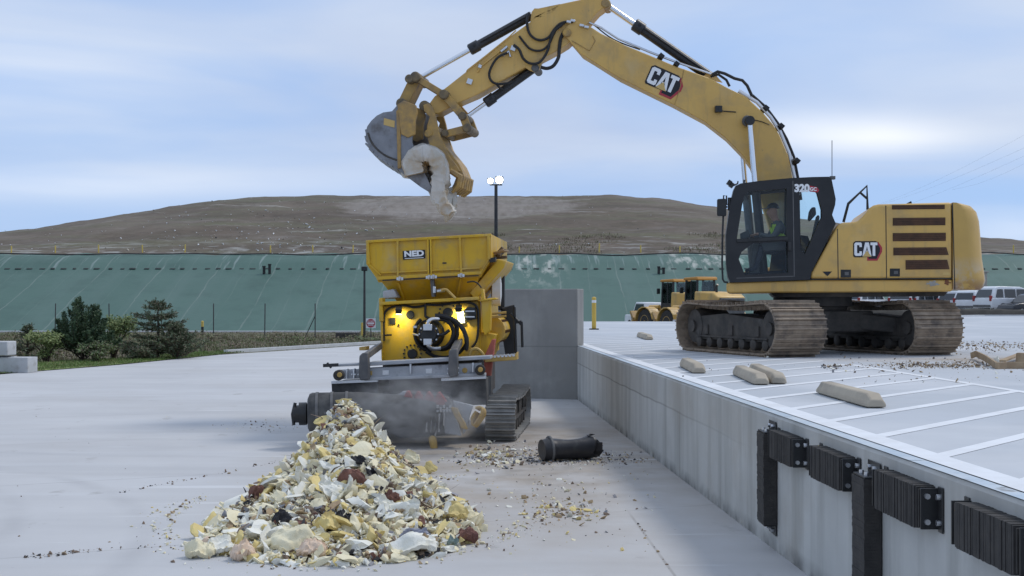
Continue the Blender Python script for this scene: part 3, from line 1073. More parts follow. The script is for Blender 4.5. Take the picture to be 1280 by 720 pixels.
# yellow marker posts at the head of the liner
post_m = mat('marker_yellow', (0.62, 0.46, 0.10), (0.55, 0.40, 0.10), 3, 0.6)
mb = MB()
mb.lathe((0, 0, 0), (0, 0, 1), [(0, 0.06), (0.66, 0.06), (0.72, 0.045), (0.73, 0.005)], 10)
mk = mb.build('marker_post', post_m, smooth=True)
for i, (px, s) in enumerate(((14, 1), (69, 1), (123, 1.1), (178, 1.05), (231, 1.1), (338, 1.0), (391, 1.0), (441, 1.0), (649, 0.8), (699, 1), (749, 1.25), (801, 1.0), (850, 0.9), (1267, 1.2))):
    o = mk if i == 0 else mk.copy()
    if i:
        COL.objects.link(o)
    Y = 116.6
    X = (px - 640) / F * Y
    o.location = (X, Y, hill_z(X, Y) - 0.05)
    o.scale = (1, 1, s)
    o.rotation_euler = (random.uniform(-.05, .05), random.uniform(-.05, .05), 0)
    tag(o, 'short yellow marker post along the head of the green liner', 'marker post', 'yellow marker posts along the head of the green liner')

# dark vent pipes standing on the liner
for i, (px, py0, py1) in enumerate(((330, 343.5, 334), (337, 343, 331), (823.5, 342, 333), (829.5, 341.5, 334))):
    Y = 109.4
    p = P(px, py0, Y)
    p.z = liner_z(Y)
    h = (py0 - py1) / F * Y
    mb = MB()
    mb.lathe((0, 0, -0.1), (0, 0, 1), [(0, 0.12), (h, 0.12), (h + 0.02, 0.15), (h + 0.12, 0.15)], 10)
    o = mb.build('vent_pipe', M['hose'], smooth=True)
    o.location = p
    pair = 'left pair, seen between hopper and junipers' if i < 2 else 'right pair, above the wheel loaders'
    lab = ('short' if i in (0, 3) else 'taller') + ' dark vent pipe on the green slope, ' + pair
    tag(o, lab, 'vent pipe', 'dark vent pipes standing in pairs on the green slope')

# fence posts in the weeds
fp_m = mat('fence_post', (0.035, 0.04, 0.04), (0.06, 0.06, 0.055), 6, 0.6)
mb = MB()
mb.lathe((0, 0, -0.12), (0, 0, 1), [(0, 0.035), (2.12, 0.035), (2.15, 0.02)], 8)
fp = mb.build('fence_post', fp_m, smooth=True)
for i, px in enumerate((69, 137, 202, 267, 331, 394)):
    o = fp if i == 0 else fp.copy()
    if i:
        COL.objects.link(o)
    Y = 80
    o.location = ((px - 640) / F * Y, Y, 0)
    o.rotation_euler = (random.uniform(-.02, .02), random.uniform(-.02, .02), 0)
    lab = 'bare dark fence post standing in the weeds' if px != 394 else 'bare dark fence post with a slanting brace, last of the row'
    tag(o, lab, 'fence post', 'bare fence posts in the weeds')
    if px == 394:
        o.data = o.data.copy()
        mb = MB()
        mb.beam((0, 0, 1.25), (-0.62, -0.05, -0.1), 0.05, 0.05)
        mb.build('brace', fp_m, o)
p = P(253, 414, 86)
mb = MB()
root = thing('marker_stake', Vector((p.x, 86, -0.12)), 'stubby black marker stake with a yellow top in front of the green slope', 'marker stake')
mb.lathe((p.x, 86, -0.15), (0, 0, 1), [(0, 0.09), (0.6, 0.09)], 10)
mb.build('base', M['black'], root)
mb = MB()
mb.lathe((p.x, 86, 0.45), (0, 0, 1), [(0, 0.09), (0.36, 0.09), (0.4, 0.03)], 10)
mb.build('top', post_m, root)

# camera pole, do-not-enter sign
Y = 76
p = P(455.5, 418, Y)
root = thing('camera_pole', Vector((p.x, Y, -0.12)), 'dark pole topped by a small box, rising left of the hopper', 'pole')
mb = MB()
zt = P(455.5, 338, Y).z
mb.lathe((p.x, Y, -0.15), (0, 0, 1), [(0, 0.085), (zt + 0.15, 0.06)], 10)
mb.build('post', fp_m, root, smooth=True)
mb = MB()
mb.box((p.x, Y, zt + 0.1), (0.34, 0.34, 0.26))
mb.build('camera_box', M['black'], root, bevel=0.03)
mb = MB()
mb.lathe((p.x - 0.12, Y - 0.2, -0.15), (0, 0, 1), [(0, 0.06), (1.05, 0.06)], 8)
mb.build('marker_sleeve', post_m, root, smooth=True)

p = P(463.5, 404, 74)
root = thing('road_sign', Vector((p.x, 74.05, -0.12)), 'square white sign with a red no-entry disc beside the dark pole', 'road sign')
mb = MB()
mb.box((p.x, 74, p.z), (0.56, 0.03, 0.56))
mb.build('panel', M['white'], root)
mb = MB()
mb.lathe((p.x, 73.98, p.z), (0, -1, 0), [(0, 0.25), (0.008, 0.25)], 28)
d = mb.build('disc', M['decal_red'], root)
mb = MB()
mb.box((p.x, 73.965, p.z), (0.40, 0.006, 0.085))
mb.build('bar', M['white'], d)
mb = MB()
mb.text('DO NOT', lambda a, b, c: Vector((p.x + a, 73.965 - c, p.z + 0.115 + b)), 0.11, 0.002, 0.002)
mb.text('ENTER', lambda a, b, c: Vector((p.x + a, 73.965 - c, p.z - 0.115 + b)), 0.11, 0.002, 0.002)
mb.build('lettering', M['white'], d)
mb = MB()
mb.box((p.x, 74.04, p.z - 0.6), (0.05, 0.05, 1.7))
mb.build('post', fp_m, root)

# drain culvert
p0, p1 = P(421, 423, 78), P(452, 423, 78)
mb = MB()
mb.box(((p0.x + p1.x) / 2, 78, 0.05), (p1.x - p0.x, 1.2, 0.42))
tag(mb.build('culvert_box', mat('culvert', (0.05, 0.045, 0.04), (0.09, 0.08, 0.07), 3, 0.9, bump=0.3), bevel=0.04), 'low dark culvert box half hidden in the weeds near the dark pole', 'culvert')

# light pole with two lit lamps
Y = 66
p = P(620, 330, Y)
root = thing('light_pole', Vector((p.x, Y, -0.12)), 'tall dark light pole with two lit lamps, rising behind the hopper', 'light pole')
zt = P(620, 231, Y).z
mb = MB()
mb.lathe((p.x, Y, -0.12), (0, 0, 1), [(0, 0.12), (zt + 0.12, 0.085)], 12)
mb.build('pole', M['black'], root, smooth=True)
mb = MB()
mb.beam((p.x - 0.32, Y, zt), (p.x + 0.32, Y, zt), 0.07, 0.07)
mb.build('cross_arm', M['black'], root)
for px, py, w in ((613, 226, 0.28), (624, 224.8, 0.38)):
    q = P(px, py, Y - 0.1)
    mb = MB()
    mb.box(q + Vector((0, 0.13, 0.02)), (w + 0.05, 0.22, w * 0.75), (R(-25), 0, 0))
    h = mb.build('lamp_head', M['black'], root, bevel=0.03)
    mb = MB()
    mb.lathe(q, (0, -0.9, -0.4), [(0, w * 0.5), (0.03, w * 0.5), (0.05, w * 0.42)], 18)
    mb.build('lens', M['lamp_lens'], h, smooth=True)

# concrete blocks at the left edge
blk = mat('block_concrete', (0.50, 0.51, 0.52), (0.42, 0.43, 0.43), 2, 0.85, bump=0.12, c3=(0.30, 0.29, 0.27), scale3=3, lo3=0.58, hi3=0.72)
p = G(20, 466)
s = p.y / F
mb = MB()
mb.box((0, 0, 0.235), (1.6, 0.6, 0.47))
mb.box((0.0, 0, 0.485), (0.5, 0.16, 0.03))
o = tag(mb.build('concrete_block', blk, bevel=0.03), 'long low grey concrete block resting on the yard slab', 'concrete block', 'stacked concrete blocks')
o.location = (P(39, 466, p.y).x - 0.82, p.y + 0.3, 0)
o.rotation_euler.z = R(-8)
mb = MB()
mb.box((0, 0, 0.235), (1.6, 0.6, 0.43))
o = tag(mb.build('concrete_block', blk, bevel=0.03), 'grey concrete block stacked on top of the lower block', 'concrete block', 'stacked concrete blocks')
o.location = (P(13, 447, p.y).x - 0.82, p.y + 0.25, 0.505)
o.rotation_euler.z = R(-5)

# ------------------------------------------------------------------ trees
def leafy(mb, c, rad, n, size, seed, flat=1.0, k=(0, 1), hole=0.15):
    """leaf faces through an uneven blob"""
    r = random.Random(seed)
    for i in range(n):
        while True:
            d = Vector((r.gauss(0, 1), r.gauss(0, 1), r.gauss(0, 1))).normalized()
            q = r.random() ** 0.45
            w = 0.72 + 0.55 * noise.noise(d * 1.7 + Vector((seed, 0, 0)))
            p = Vector((d.x * rad[0], d.y * rad[1], d.z * rad[2])) * q * w
            if noise.noise((p / max(rad)) * 3.2 + Vector((seed * 3, 1, 1))) > -hole:
                break
        p += Vector(c)
        a = Vector((r.gauss(0, 1), r.gauss(0, 1), r.gauss(0, 0.7))).normalized()
        b = a.orthogonal().normalized()
        s = size * r.uniform(0.6, 1.3)
        mb.m = r.choices(range(len(k)), k)[0]
        mb.add([p - a * s, p + b * s * 0.45, p + a * s, p - b * s * 0.45], [(0, 1, 2, 3)])


def needles(mb, a, b, n, ln, r, k):
    """needle sprays along a branch from a to b"""
    d = b - a
    for i in range(n):
        t = r.random() ** 0.8
        p = a + d * t
        dirn = (d.normalized() * 0.8 + Vector((r.gauss(0, 0.6), r.gauss(0, 0.6), r.gauss(0, 0.5)))).normalized()
        q = dirn.orthogonal().normalized()
        q = (Matrix.Rotation(r.uniform(0, 3.14), 3, dirn) @ q)
        s = ln * r.uniform(0.6, 1.2) * (1.15 - 0.5 * t)
        mb.m = r.choices(range(len(k)), k)[0]
        mb.add([p, p + dirn * s * 0.5 + q * s * 0.16, p + dirn * s, p + dirn * s * 0.5 - q * s * 0.16], [(0, 1, 2, 3)])


bark = mat('bark', (0.07, 0.05, 0.035), (0.045, 0.035, 0.028), 8, 0.95, bump=0.4)
ever = [mat('juniper_dark', (0.04, 0.078, 0.04)), mat('juniper_mid', (0.075, 0.12, 0.06)), mat('juniper_light', (0.12, 0.16, 0.08))]
rust = [mat('needle_olive', (0.095, 0.13, 0.065)), mat('needle_brown', (0.14, 0.12, 0.075)), mat('needle_grey_green', (0.125, 0.165, 0.10))]
decid = [mat('leaf_green', (0.14, 0.20, 0.07)), mat('leaf_yellow_green', (0.25, 0.29, 0.11)), mat('leaf_dark', (0.085, 0.125, 0.05))]


def conifer(px, pyb, pyt, Y, wpx, label, mats, sweep, seed, whorls=15, dens=60, bare=0.05, group=None):
    r = random.Random(seed)
    X = (px - 640) / F * Y
    h = (pyb - pyt) / F * Y
    w = wpx / F * Y / 2
    root = thing('conifer', (X, Y, -0.1), label, 'conifer', group)
    mb = MB()
    mb.tube([(X, Y, -0.15), (X + 0.03, Y, h * 0.5 - 0.1), (X, Y, h - 0.12)], [0.07, 0.045, 0.012], 8)
    mb.build('trunk', bark, root, smooth=True)
    cm, lm = MB(), MB()
    for i in range(whorls):
        t = bare + (1 - bare) * (i + r.random() * 0.8) / whorls
        z = t * h - 0.1
        L_ = w * (1 - t) ** 0.72 * r.uniform(0.72, 1.15) + 0.06
        for j in range(6):
            a = j * 1.047 + r.uniform(-0.4, 0.4) + i * 0.7
            l2 = L_ * r.uniform(0.7, 1.12)
            e = Vector((X + math.cos(a) * l2, Y + math.sin(a) * l2, z + sweep * l2 * r.uniform(0.5, 1.2)))
            s_ = Vector((X, Y, z))
            lm.tube([s_, s_.lerp(e, 0.55) + Vector((0, 0, -0.04 * l2)), e], [0.015, 0.01, 0.004], 4)
            needles(cm, s_, e, int(dens * (0.4 + l2)), 0.15, r, (3, 3, 2))
            for q in range(3):
                m0 = s_.lerp(e, r.uniform(0.35, 0.85))
                e2 = m0 + (e - s_).normalized() * l2 * 0.35 + Vector((r.gauss(0, .10), r.gauss(0, .10), r.gauss(0.05, .07)))
                needles(cm, m0, e2, int(dens * 0.3), 0.13, r, (2, 3, 3))
    lm.build('limbs', bark, root)
    cm.build('crown', mats, root)
    return root


def cedar(px, pyb, pyt, Y, wpx, label, mats, seed):
    r = random.Random(seed)
    X = (px - 640) / F * Y
    h = (pyb - pyt) / F * Y
    w = wpx / F * Y / 2
    root = thing('conifer', (X, Y, -0.1), label, 'conifer')
    tm, cm, lm = MB(), MB(), MB()
    tm.tube([(X, Y, -0.15), (X, Y, h * 0.4)], [0.07, 0.04], 8)
    tm.build('trunk', bark, root, smooth=True)
    for j in range(60):
        a = r.uniform(0, 6.28)
        q = r.random() ** 0.42
        base = Vector((X + math.cos(a) * 0.08, Y + math.sin(a) * 0.08, r.uniform(0.0, 0.25) * h))
        ht = h * (1.0 - 0.66 * q ** 1.7) * r.uniform(0.86, 1.03)
        if j == 0:
            q, ht = 0.15, h
        e = Vector((X + math.cos(a) * q * w * 1.08, Y + math.sin(a) * q * w * 1.08, ht - 0.1))
        md = base.lerp(e, 0.45) + Vector((math.cos(a), math.sin(a), 0)) * q * w * 0.20
        path = spline([base, md, e], 6)
        lm.tube(path, [0.02 * (1 - i / len(path)) + 0.004 for i in range(len(path))], 4)
        for i in range(len(path) - 1):
            s0, s1 = path[i], path[i + 1]
            t = i / len(path)
            if t < 0.15:
                continue
            for k in range(4):
                b = r.uniform(0, 6.28)
                ln = (0.28 * (1 - t) + 0.10) * r.uniform(0.6, 1.1)
                tip = s0.lerp(s1, r.random()) + Vector((math.cos(b) * ln * 0.55, math.sin(b) * ln * 0.55, ln * 0.85))
                needles(cm, s0, tip, 13, 0.13, r, (4, 3, 2))
    lm.build('limbs', bark, root)
    cm.build('crown', mats, root)
    return root


def spline(pts, n=6):
    out = []
    q = [pts[0]] + list(pts) + [pts[-1]]
    for i in range(1, len(q) - 2):
        p0, p1, p2, p3 = (Vector(q[i + j]) for j in (-1, 0, 1, 2))
        for k in range(n):
            t = k / n
            out.append(0.5 * ((2 * p1) + (-p0 + p2) * t + (2 * p0 - 5 * p1 + 4 * p2 - p3) * t * t + (-p0 + 3 * p1 - 3 * p2 + p3) * t ** 3))
    out.append(Vector(q[-2]))
    return out


def broadleaf(name, px, pyb, pyt, Y, wpx, label, mats, seed, n=4200, size=0.045, cat='tree', k=(3, 2, 2), lobes=7):
    r = random.Random(seed)
    X = (px - 640) / F * Y
    h = (pyb - pyt) / F * Y
    w = wpx / F * Y / 2
    root = thing(name, (X, Y, -0.1), label, cat)
    tm, cm = MB(), MB()
    for j in range(5):
        a = j * 1.26 + r.random()
        e = Vector((X + math.cos(a) * w * 0.6, Y + math.sin(a) * w * 0.6, h * r.uniform(0.55, 0.85)))
        tm.tube([(X, Y, -0.15), Vector((X, Y, 0)).lerp(e, 0.4) + Vector((0, 0, 0.1)), e], [0.05, 0.03, 0.008], 6)
    tm.build('trunk', bark, root, smooth=True)
    for j in range(lobes):
        a = r.uniform(0, 6.28)
        q = r.uniform(0.0, 0.62)
        zz = h * r.uniform(0.22, 0.80)
        c = (X + math.cos(a) * w * q, Y + math.sin(a) * w * q, zz)
        s = r.uniform(0.42, 0.62)
        leafy(cm, c, (w * s, w * s, h * s * 0.5), n // lobes, size, seed * 10 + j, k=k)
    cm.build('crown', mats, root)
    return root


cedar(104, 453, 373, 47, 84, 'dark dense juniper with upswept feathery branches, left of the pale green tree', ever, 11)
conifer(197, 447, 371, 49, 112, 'open brownish juniper with level tiered branches, rightmost of the trees', rust, 0.16, 23, 10, 62)
conifer(222, 446, 402, 48.5, 66, 'low bushy brown juniper leaning against the foot of the tiered juniper', rust, 0.55, 5, 9, 60)
conifer(34, 447, 404, 49, 36, 'thin wispy grey juniper behind the concrete blocks', rust, 0.5, 31, 8, 22)
broadleaf('tree', 142, 449, 389, 50, 66, 'pale green leafy tree standing between the two junipers', decid, 41, 6400, k=(4, 4, 1))
broadleaf('shrub', 58, 454, 412, 46, 64, 'round yellow green shrub beside the concrete blocks', decid, 52, 4600, cat='shrub', k=(2, 5, 1))
broadleaf('shrub', 120, 452, 424, 46, 50, 'dull olive brush under the dark juniper', [rust[0], rust[1], decid[0]], 63, 2600, cat='shrub', k=(2, 2, 2))
broadleaf('shrub', 172, 449, 428, 48, 52, 'low brown brush between the leafy tree and tiered juniper', [rust[1], rust[0], decid[2]], 74, 2400, cat='shrub', k=(3, 2, 1))

# low scrubby growth between and behind the trees
mb = MB()
for i in range(58):
    px = random.uniform(-5, 470)
    if i < 22:
        px = random.uniform(20, 265)
    Y = random.uniform(lerp_tab([(-20, 47), (150, 52), (275, 60), (470, 70), (640, 74)], px), 80)
    s = random.uniform(0.25, 0.6) * (1.25 if i < 22 else 1)
    n0 = len(mb.f)
    leafy(mb, ((px - 640) / F * Y, Y, s * 0.25), (s * 1.7, s, s * 0.55), 150, 0.06, 100 + i, k=random.choice(((4, 3, 1, 1), (1, 5, 1, 2), (3, 1, 4, 1))))
tag(mb.build('undergrowth', weed_ms), 'low brown and olive undergrowth between the trees and along the weeds', 'undergrowth', kind='stuff')

# ------------------------------------------------------------------ parking ground, berm, vehicles in the distance
lot = mat('lot_gravel', (0.20, 0.20, 0.195), (0.26, 0.26, 0.25), 1, 0.95, bump=0.2)
mb = MB()
mb.box((52, 92.6, 0.55), (58, 14.0, 1.5))
tag(mb.build('parking_lot', lot), kind='structure')
berm_m = mat('dark_berm', (0.035, 0.033, 0.03), (0.07, 0.065, 0.055), 1.2, 0.95, bump=0.6, bscale=4)
mb = MB()
vs_, fs_ = [], []
nb = 90
for i in range(nb + 1):
    x = 21 + 54 * i / nb
    h = 0.46 + 0.07 * noise.noise(Vector((x * 0.7, 0, 0))) + 0.05 * noise.noise(Vector((x * 2.2, 3, 0)))
    for dy, kz in ((-0.55, 0), (-0.3, 0.75), (0, 1), (0.3, 0.8), (0.7, 0)):
        vs_.append((x, 85.2 + dy, 1.2 - 0.02 + kz * h))
for i in range(nb):
    for k in range(4):
        fs_.append((i * 5 + k, (i + 1) * 5 + k, (i + 1) * 5 + k + 1, i * 5 + k + 1))
mb.add(vs_, fs_)
tag(mb.build('earth_berm', berm_m, smooth=True, angle=60), kind='structure')
mb = MB()
for a, b in (((8, 62.4), (14, 66.4)), ((14, 66.4), (31, 84.4)), ((31, 84.4), (75, 84.4))):
    mb.beam((*a, DECK - 0.55), (*b, DECK - 0.55), 0.5, 1.25)
tag(mb.build('deck_edge_beam', kerb_m), kind='structure')

tyre_m = M['rubber']


def suv(loc, rotz, scale, paint_m, label, rear_h=1.0):
    """local axes: nose towards +x"""
    root = thing('parked_car', loc, label, 'car', 'parked vehicles beyond the berm', False)
    root.rotation_euler.z = rotz
    root.scale = (scale,) * 3
    W = 0.93
    lower = [(-2.35, 0.35), (-2.40, 0.62), (-2.36, 1.02), (1.05, 1.04), (1.7, 1.0), (2.25, 0.86), (2.38, 0.6), (2.33, 0.33)]
    mb = MB()
    mb.xz(lower, -W, W)
    mb.build('body', paint_m, root, bevel=0.07, seg=3)
    mb = MB()
    W2 = 0.80
    a = [(-2.33, 1.0), (-2.02, 1.72), (-1.7, 1.79), (0.05, 1.76), (0.42, 1.66), (1.12, 1.0)]
    fr = [Vector((x, -W + 0.02 if z < 1.3 else -W2 + 0.03, z)) for x, z in a]
    bk = [Vector((x, W - 0.02 if z < 1.3 else W2 - 0.03, z)) for x, z in a]
    mb.prism(fr, bk)
    cb = mb.build('cabin', paint_m, root, bevel=0.06, seg=3)

    def yy(z):
        return W - 0.01 - (z - 1.0) / 0.76 * 0.10 + 0.006
    mb = MB()
    for s in (-1, 1):
        for x0, x1, x2, x3 in ((-2.05, -1.42, -1.42, -1.86), (-1.30, -0.42, -0.42, -1.30), (-0.32, 0.78, 0.36, -0.32)):
            zz = (1.06, 1.06, 1.60, 1.60)
            mb.add([(x, s * (yy(z) + 0.004), z) for x, z in zip((x0, x1, x2, x3), zz)], [(0, 1, 2, 3)])
    mb.add([(-2.335, -0.74, 1.07), (-2.335, 0.74, 1.07), (-2.10, 0.64, 1.58), (-2.10, -0.64, 1.58)], [(0, 1, 2, 3)])
    mb.add([(1.09, -0.76, 1.07), (1.09, 0.76, 1.07), (0.50, 0.66, 1.62), (0.50, -0.66, 1.62)], [(0, 1, 2, 3)])
    mb.build_split('window', M['car_glass'], root)
    for x in (-1.45, 1.5):
        for s in (-1, 1):
            mb = MB()
            mb.lathe((x, s * 0.72, 0.36), (0, s, 0), [(0, 0.3), (0.02, 0.36), (0.19, 0.36), (0.22, 0.33)], 20)
            w = mb.build('wheel', tyre_m, root, smooth=True)
            mb = MB()
            mb.lathe((x, s * 0.94, 0.36), (0, s, 0), [(0, 0.23), (0.015, 0.21), (0.02, 0.05)], 14)
            mb.build('rim', M['grey_steel'], w, smooth=True)
    for s in (-1, 1):
        mb = MB()
        mb.box((-2.36, s * 0.80, 1.0), (0.12, 0.18, 0.36))
        mb.build('tail_light', M['red'], root, bevel=0.02)
    mb = MB()
    mb.box((-2.41, 0, 0.5), (0.08, 1.6, 0.16))
    mb.build('bumper', M['dark_steel'], root, bevel=0.02)
    return root


LZ = 1.3
silver = mat('silver_paint', (0.55, 0.56, 0.58), None, rough=0.3, metal=0.3)
black_paint = mat('black_paint', (0.02, 0.02, 0.022), None, rough=0.25, coat=0.4)
suv(((1264 - 640) / F * 90, 90, LZ), R(20), 1.06, M['white'], 'boxy white off-roader parked behind the dark berm, tail lamp red')
suv(((1220 - 640) / F * 94, 94, LZ), R(48), 0.92, M['white'], 'white wagon parked just left of the boxy white off-roader')
suv(((1199 - 640) / F * 95, 95, LZ), R(48), 0.90, silver, 'silver wagon parked second left of the boxy white off-roader')
suv(((1286 - 640) / F * 87.5, 87.5, LZ - 0.15), R(200), 0.86, black_paint, 'black car parked in front of the white off-roader at the picture edge')
suv(((1085 - 640) / F * 95, 95, LZ), R(40), 0.95, M['white'], 'white car seen under the excavator body, leftmost of the parked cars')
suv(((1130 - 640) / F * 96, 96, LZ), R(65), 0.95, M['white'], 'white car seen under the excavator, right of the slew ring')
suv(((1160 - 640) / F * 96, 96, LZ), R(30), 0.92, silver, 'silver car half hidden under the excavator tail')

# beige utility pillar on the slope foot
p = P(1237.5, 350, 96.5)
mb = MB()
root = thing('utility_pillar', Vector((p.x, 98.5, 0.9)), 'square beige utility pillar against the green slope behind the excavator tail', 'utility pillar')
zt = P(1237, 341, 98.5).z
mb.box((p.x, 98.5, (zt + 0.9) / 2), (0.78, 0.8, zt - 0.9))
mb.build('shaft', mat('beige_block', (0.36, 0.35, 0.31), (0.31, 0.30, 0.27), 2, 0.9), root, bevel=0.02)
mb = MB()
mb.box((p.x, 98.5, zt + 0.06), (0.98, 1.0, 0.12))
mb.build('cap', mat('beige_cap', (0.30, 0.29, 0.26)), root, bevel=0.02)

# white van and two wheel loaders behind the deck
def loader(loc, rotz, s, label):
    root = thing('wheel_loader', loc, label, 'wheel loader', 'yellow wheel loaders parked behind the deck', False)
    root.rotation_euler.z = rotz
    root.scale = (s,) * 3
    y_ = M['yellow']
    mb = MB()
    mb.xz([(-3.1, 1.1), (-3.15, 2.35), (-2.7, 2.6), (-0.9, 2.68), (-0.8, 1.1), (-1.4, 0.9)], -0.95, 0.95)
    mb.build('engine_hood', y_, root, bevel=0.08, seg=3)
    mb = MB()
    mb.box((-3.2, 0, 1.72), (0.22, 1.6, 1.15))
    mb.build('radiator_grille', M['dark_steel'], root, bevel=0.03)
    mb = MB()
    mb.box((-0.1, 0, 1.15), (1.9, 0.9, 0.7))
    mb.xz([(0.5, 0.7), (2.0, 0.75), (2.1, 1.5), (0.6, 1.7)], -0.45, 0.45)
    mb.build('chassis', y_, root, bevel=0.04)
    for x in (-1.75, 1.35):
        for s_ in (-1, 1):
            mb = MB()
            n_ = 22
            mb.lathe((x, s_ * 0.82, 0.8), (0, s_, 0), [(0, 0.45), (0.03, 0.70), (0.10, 0.80), (0.50, 0.80), (0.58, 0.70), (0.56, 0.46)], n_)
            w = mb.build('wheel', M['rubber'], root, smooth=True)
            mb = MB()
            mb.lathe((x, s_ * 1.36, 0.8), (0, s_, 0), [(0, 0.45), (0.03, 0.43), (-0.05, 0.25), (0.02, 0.1)], 16)
            mb.build('rim', y_, w, smooth=True)
            mb = MB()
            for a0 in range(7):
                a = R(20 + a0 * 23)
                mb.box((x + math.cos(a) * 0.93, s_ * 1.1, 0.8 + math.sin(a) * 0.93), (0.06, 0.7, 0.40), (0, -a, 0))
            mb.build('fender', y_, root)
    cab_ = MB()
    for x in (-0.72, 0.48):
        for yv in (-0.64, 0.64):
            cab_.beam((x, yv, 1.6), (x * 0.92, yv * 0.9, 3.35), 0.10, 0.10, up=(0, 1, 0))
    cab_.box((-0.12, 0, 1.75), (1.3, 1.32, 0.5))
    cab_.box((-0.12, -0.62, 2.5), (0.07, 0.06, 1.6))
    cab_.box((-0.12, 0.62, 2.5), (0.07, 0.06, 1.6))
    c = cab_.build('cab', M['black'], root)
    mb = MB()
    mb.xz([(-0.86, 3.33), (0.62, 3.33), (0.58, 3.48), (-0.78, 3.52)], -0.70, 0.70)
    mb.build('roof', mat('orange_roof', (0.50, 0.24, 0.05)), c, bevel=0.05)
    mb = MB()
    for yv in (-0.61, 0.61):
        mb.box((-0.12, yv, 2.62), (1.15, 0.012, 1.3))
    mb.box((0.47, 0, 2.6), (0.012, 1.15, 1.35))
    mb.box((-0.70, 0, 2.6), (0.012, 1.15, 1.35))
    mb.build_split('window', M['glass'], c)
    mb = MB()
    mb.box((-0.45, 0, 2.15), (0.4, 0.5, 0.5))
    mb.box((-0.60, 0, 2.65), (0.15, 0.45, 0.7))
    mb.build('seat', M['black'], c, bevel=0.05)
    mb = MB()
    for yv in (-0.5, 0.5):
        mb.tube([(0.9, yv, 1.75), (1.9, yv, 1.75), (2.7, yv, 0.75)], 0.13, 6)
    mb.build_split('lift_arm', y_, root)
    mb = MB()
    mb.xz([(2.6, 0.15), (2.55, 1.05), (2.85, 1.5), (2.95, 1.45), (2.75, 0.95), (2.85, 0.32), (3.7, 0.12), (3.7, 0.05), (2.7, 0.05)], -1.4, 1.4)
    mb.build('bucket', M['yellow_worn'], root, bevel=0.02)
    mb = MB()
    mb.tube([(-2.3, 0.4, 2.2), (-2.3, 0.4, 2.95), (-2.4, 0.4, 3.05)], 0.07, 8)
    mb.build('exhaust', M['black'], root)
    for yv in (-0.85, 0.85):
        mb = MB()
        mb.box((0.55, yv, 2.75), (0.10, 0.22, 0.35))
        mb.build('mirror', M['black'], c, bevel=0.02)
    return root


loader(((874 - 640) / F * 80, 80, -0.12), R(180 - 64), 1.08, 'nearer yellow wheel loader, its rear grille beside the excavator track')
loader(((843 - 640) / F * 88, 88, -0.12), R(180 - 60), 1.08, 'farther yellow wheel loader, half hidden behind the other one')

root = thing('pickup_truck', ((811 - 640) / F * 93, 93, -0.12), 'white truck parked left of the wheel loaders', 'truck', None, False)
root.rotation_euler.z = R(108)
root.scale = (1.05, 0.8, 1.12)
mb = MB()
mb.xz([(-2.6, 0.5), (-2.6, 1.15), (2.5, 1.15), (2.6, 0.9), (2.6, 0.45)], -0.95, 0.95)
mb.build('body', M['white'], root, bevel=0.06)
mb = MB()
mb.xz([(-0.8, 1.1), (-0.7, 1.95), (0.75, 1.98), (1.5, 1.12)], -0.85, 0.85)
mb.build('cab', M['white'], root, bevel=0.06)
mb = MB()
for s in (-1, 1):
    mb.add([(x, s * 0.856, z) for x, z in ((-0.65, 1.2), (1.25, 1.2), (0.7, 1.85), (-0.6, 1.85))], [(0, 1, 2, 3)])
mb.add([(1.44, -0.7, 1.22), (1.44, 0.7, 1.22), (0.84, 0.7, 1.9), (0.84, -0.7, 1.9)], [(0, 1, 2, 3)])
mb.build_split('window', M['car_glass'], root)
for x in (-1.6, 1.7):
    for s in (-1, 1):
        mb = MB()
        mb.lathe((x, s * 0.72, 0.42), (0, s, 0), [(0, 0.4), (0.02, 0.42), (0.22, 0.42), (0.24, 0.38)], 18)
        mb.build('wheel', tyre_m, root, smooth=True)

# overhead wires far right
wm = mat('wire', (0.16, 0.16, 0.18))
for i, (a, b) in enumerate((((1092, 258), (1300, 158)), ((1080, 262), (1300, 176)), ((1085, 271), (1300, 186)), ((1190, 237), (1300, 195)))):
    Ya, Yb = 190, 110
    mb = MB()
    A_, B_ = P(*a, Ya), P(*b, Yb)
    pts = [A_.lerp(B_, t / 12) - Vector((0, 0, 0.5 * math.sin(math.pi * t / 12))) for t in range(13)]
    mb.tube(pts, 0.005, 4)
    tag(mb.build('power_line', wm), 'thin overhead wire crossing the sky right of the excavator', 'wire', 'overhead wires')
# ------------------------------------------------------------------ the excavator
SH = 0.17
XS = Vector((SH, 1, 0))          # across the machine, away from the camera
YN, YF = 23.2, 26.2            # near and far side of the upper body
YC_ = 24.7                     # centre plane of the boom
ctr = P(1012, 380, YC_)
ex = thing('excavator', Vector((ctr.x, YC_, DECK)), 'large yellow tracked excavator with a raised boom, standing on the dock deck', 'excavator')
Yel = M['yellow']


def arc_px(cx, cy, rx, ry, a0, a1, n):
    return [(cx + rx * math.cos(R(a0 + (a1 - a0) * i / n)), cy - ry * math.sin(R(a0 + (a1 - a0) * i / n))) for i in range(n + 1)]


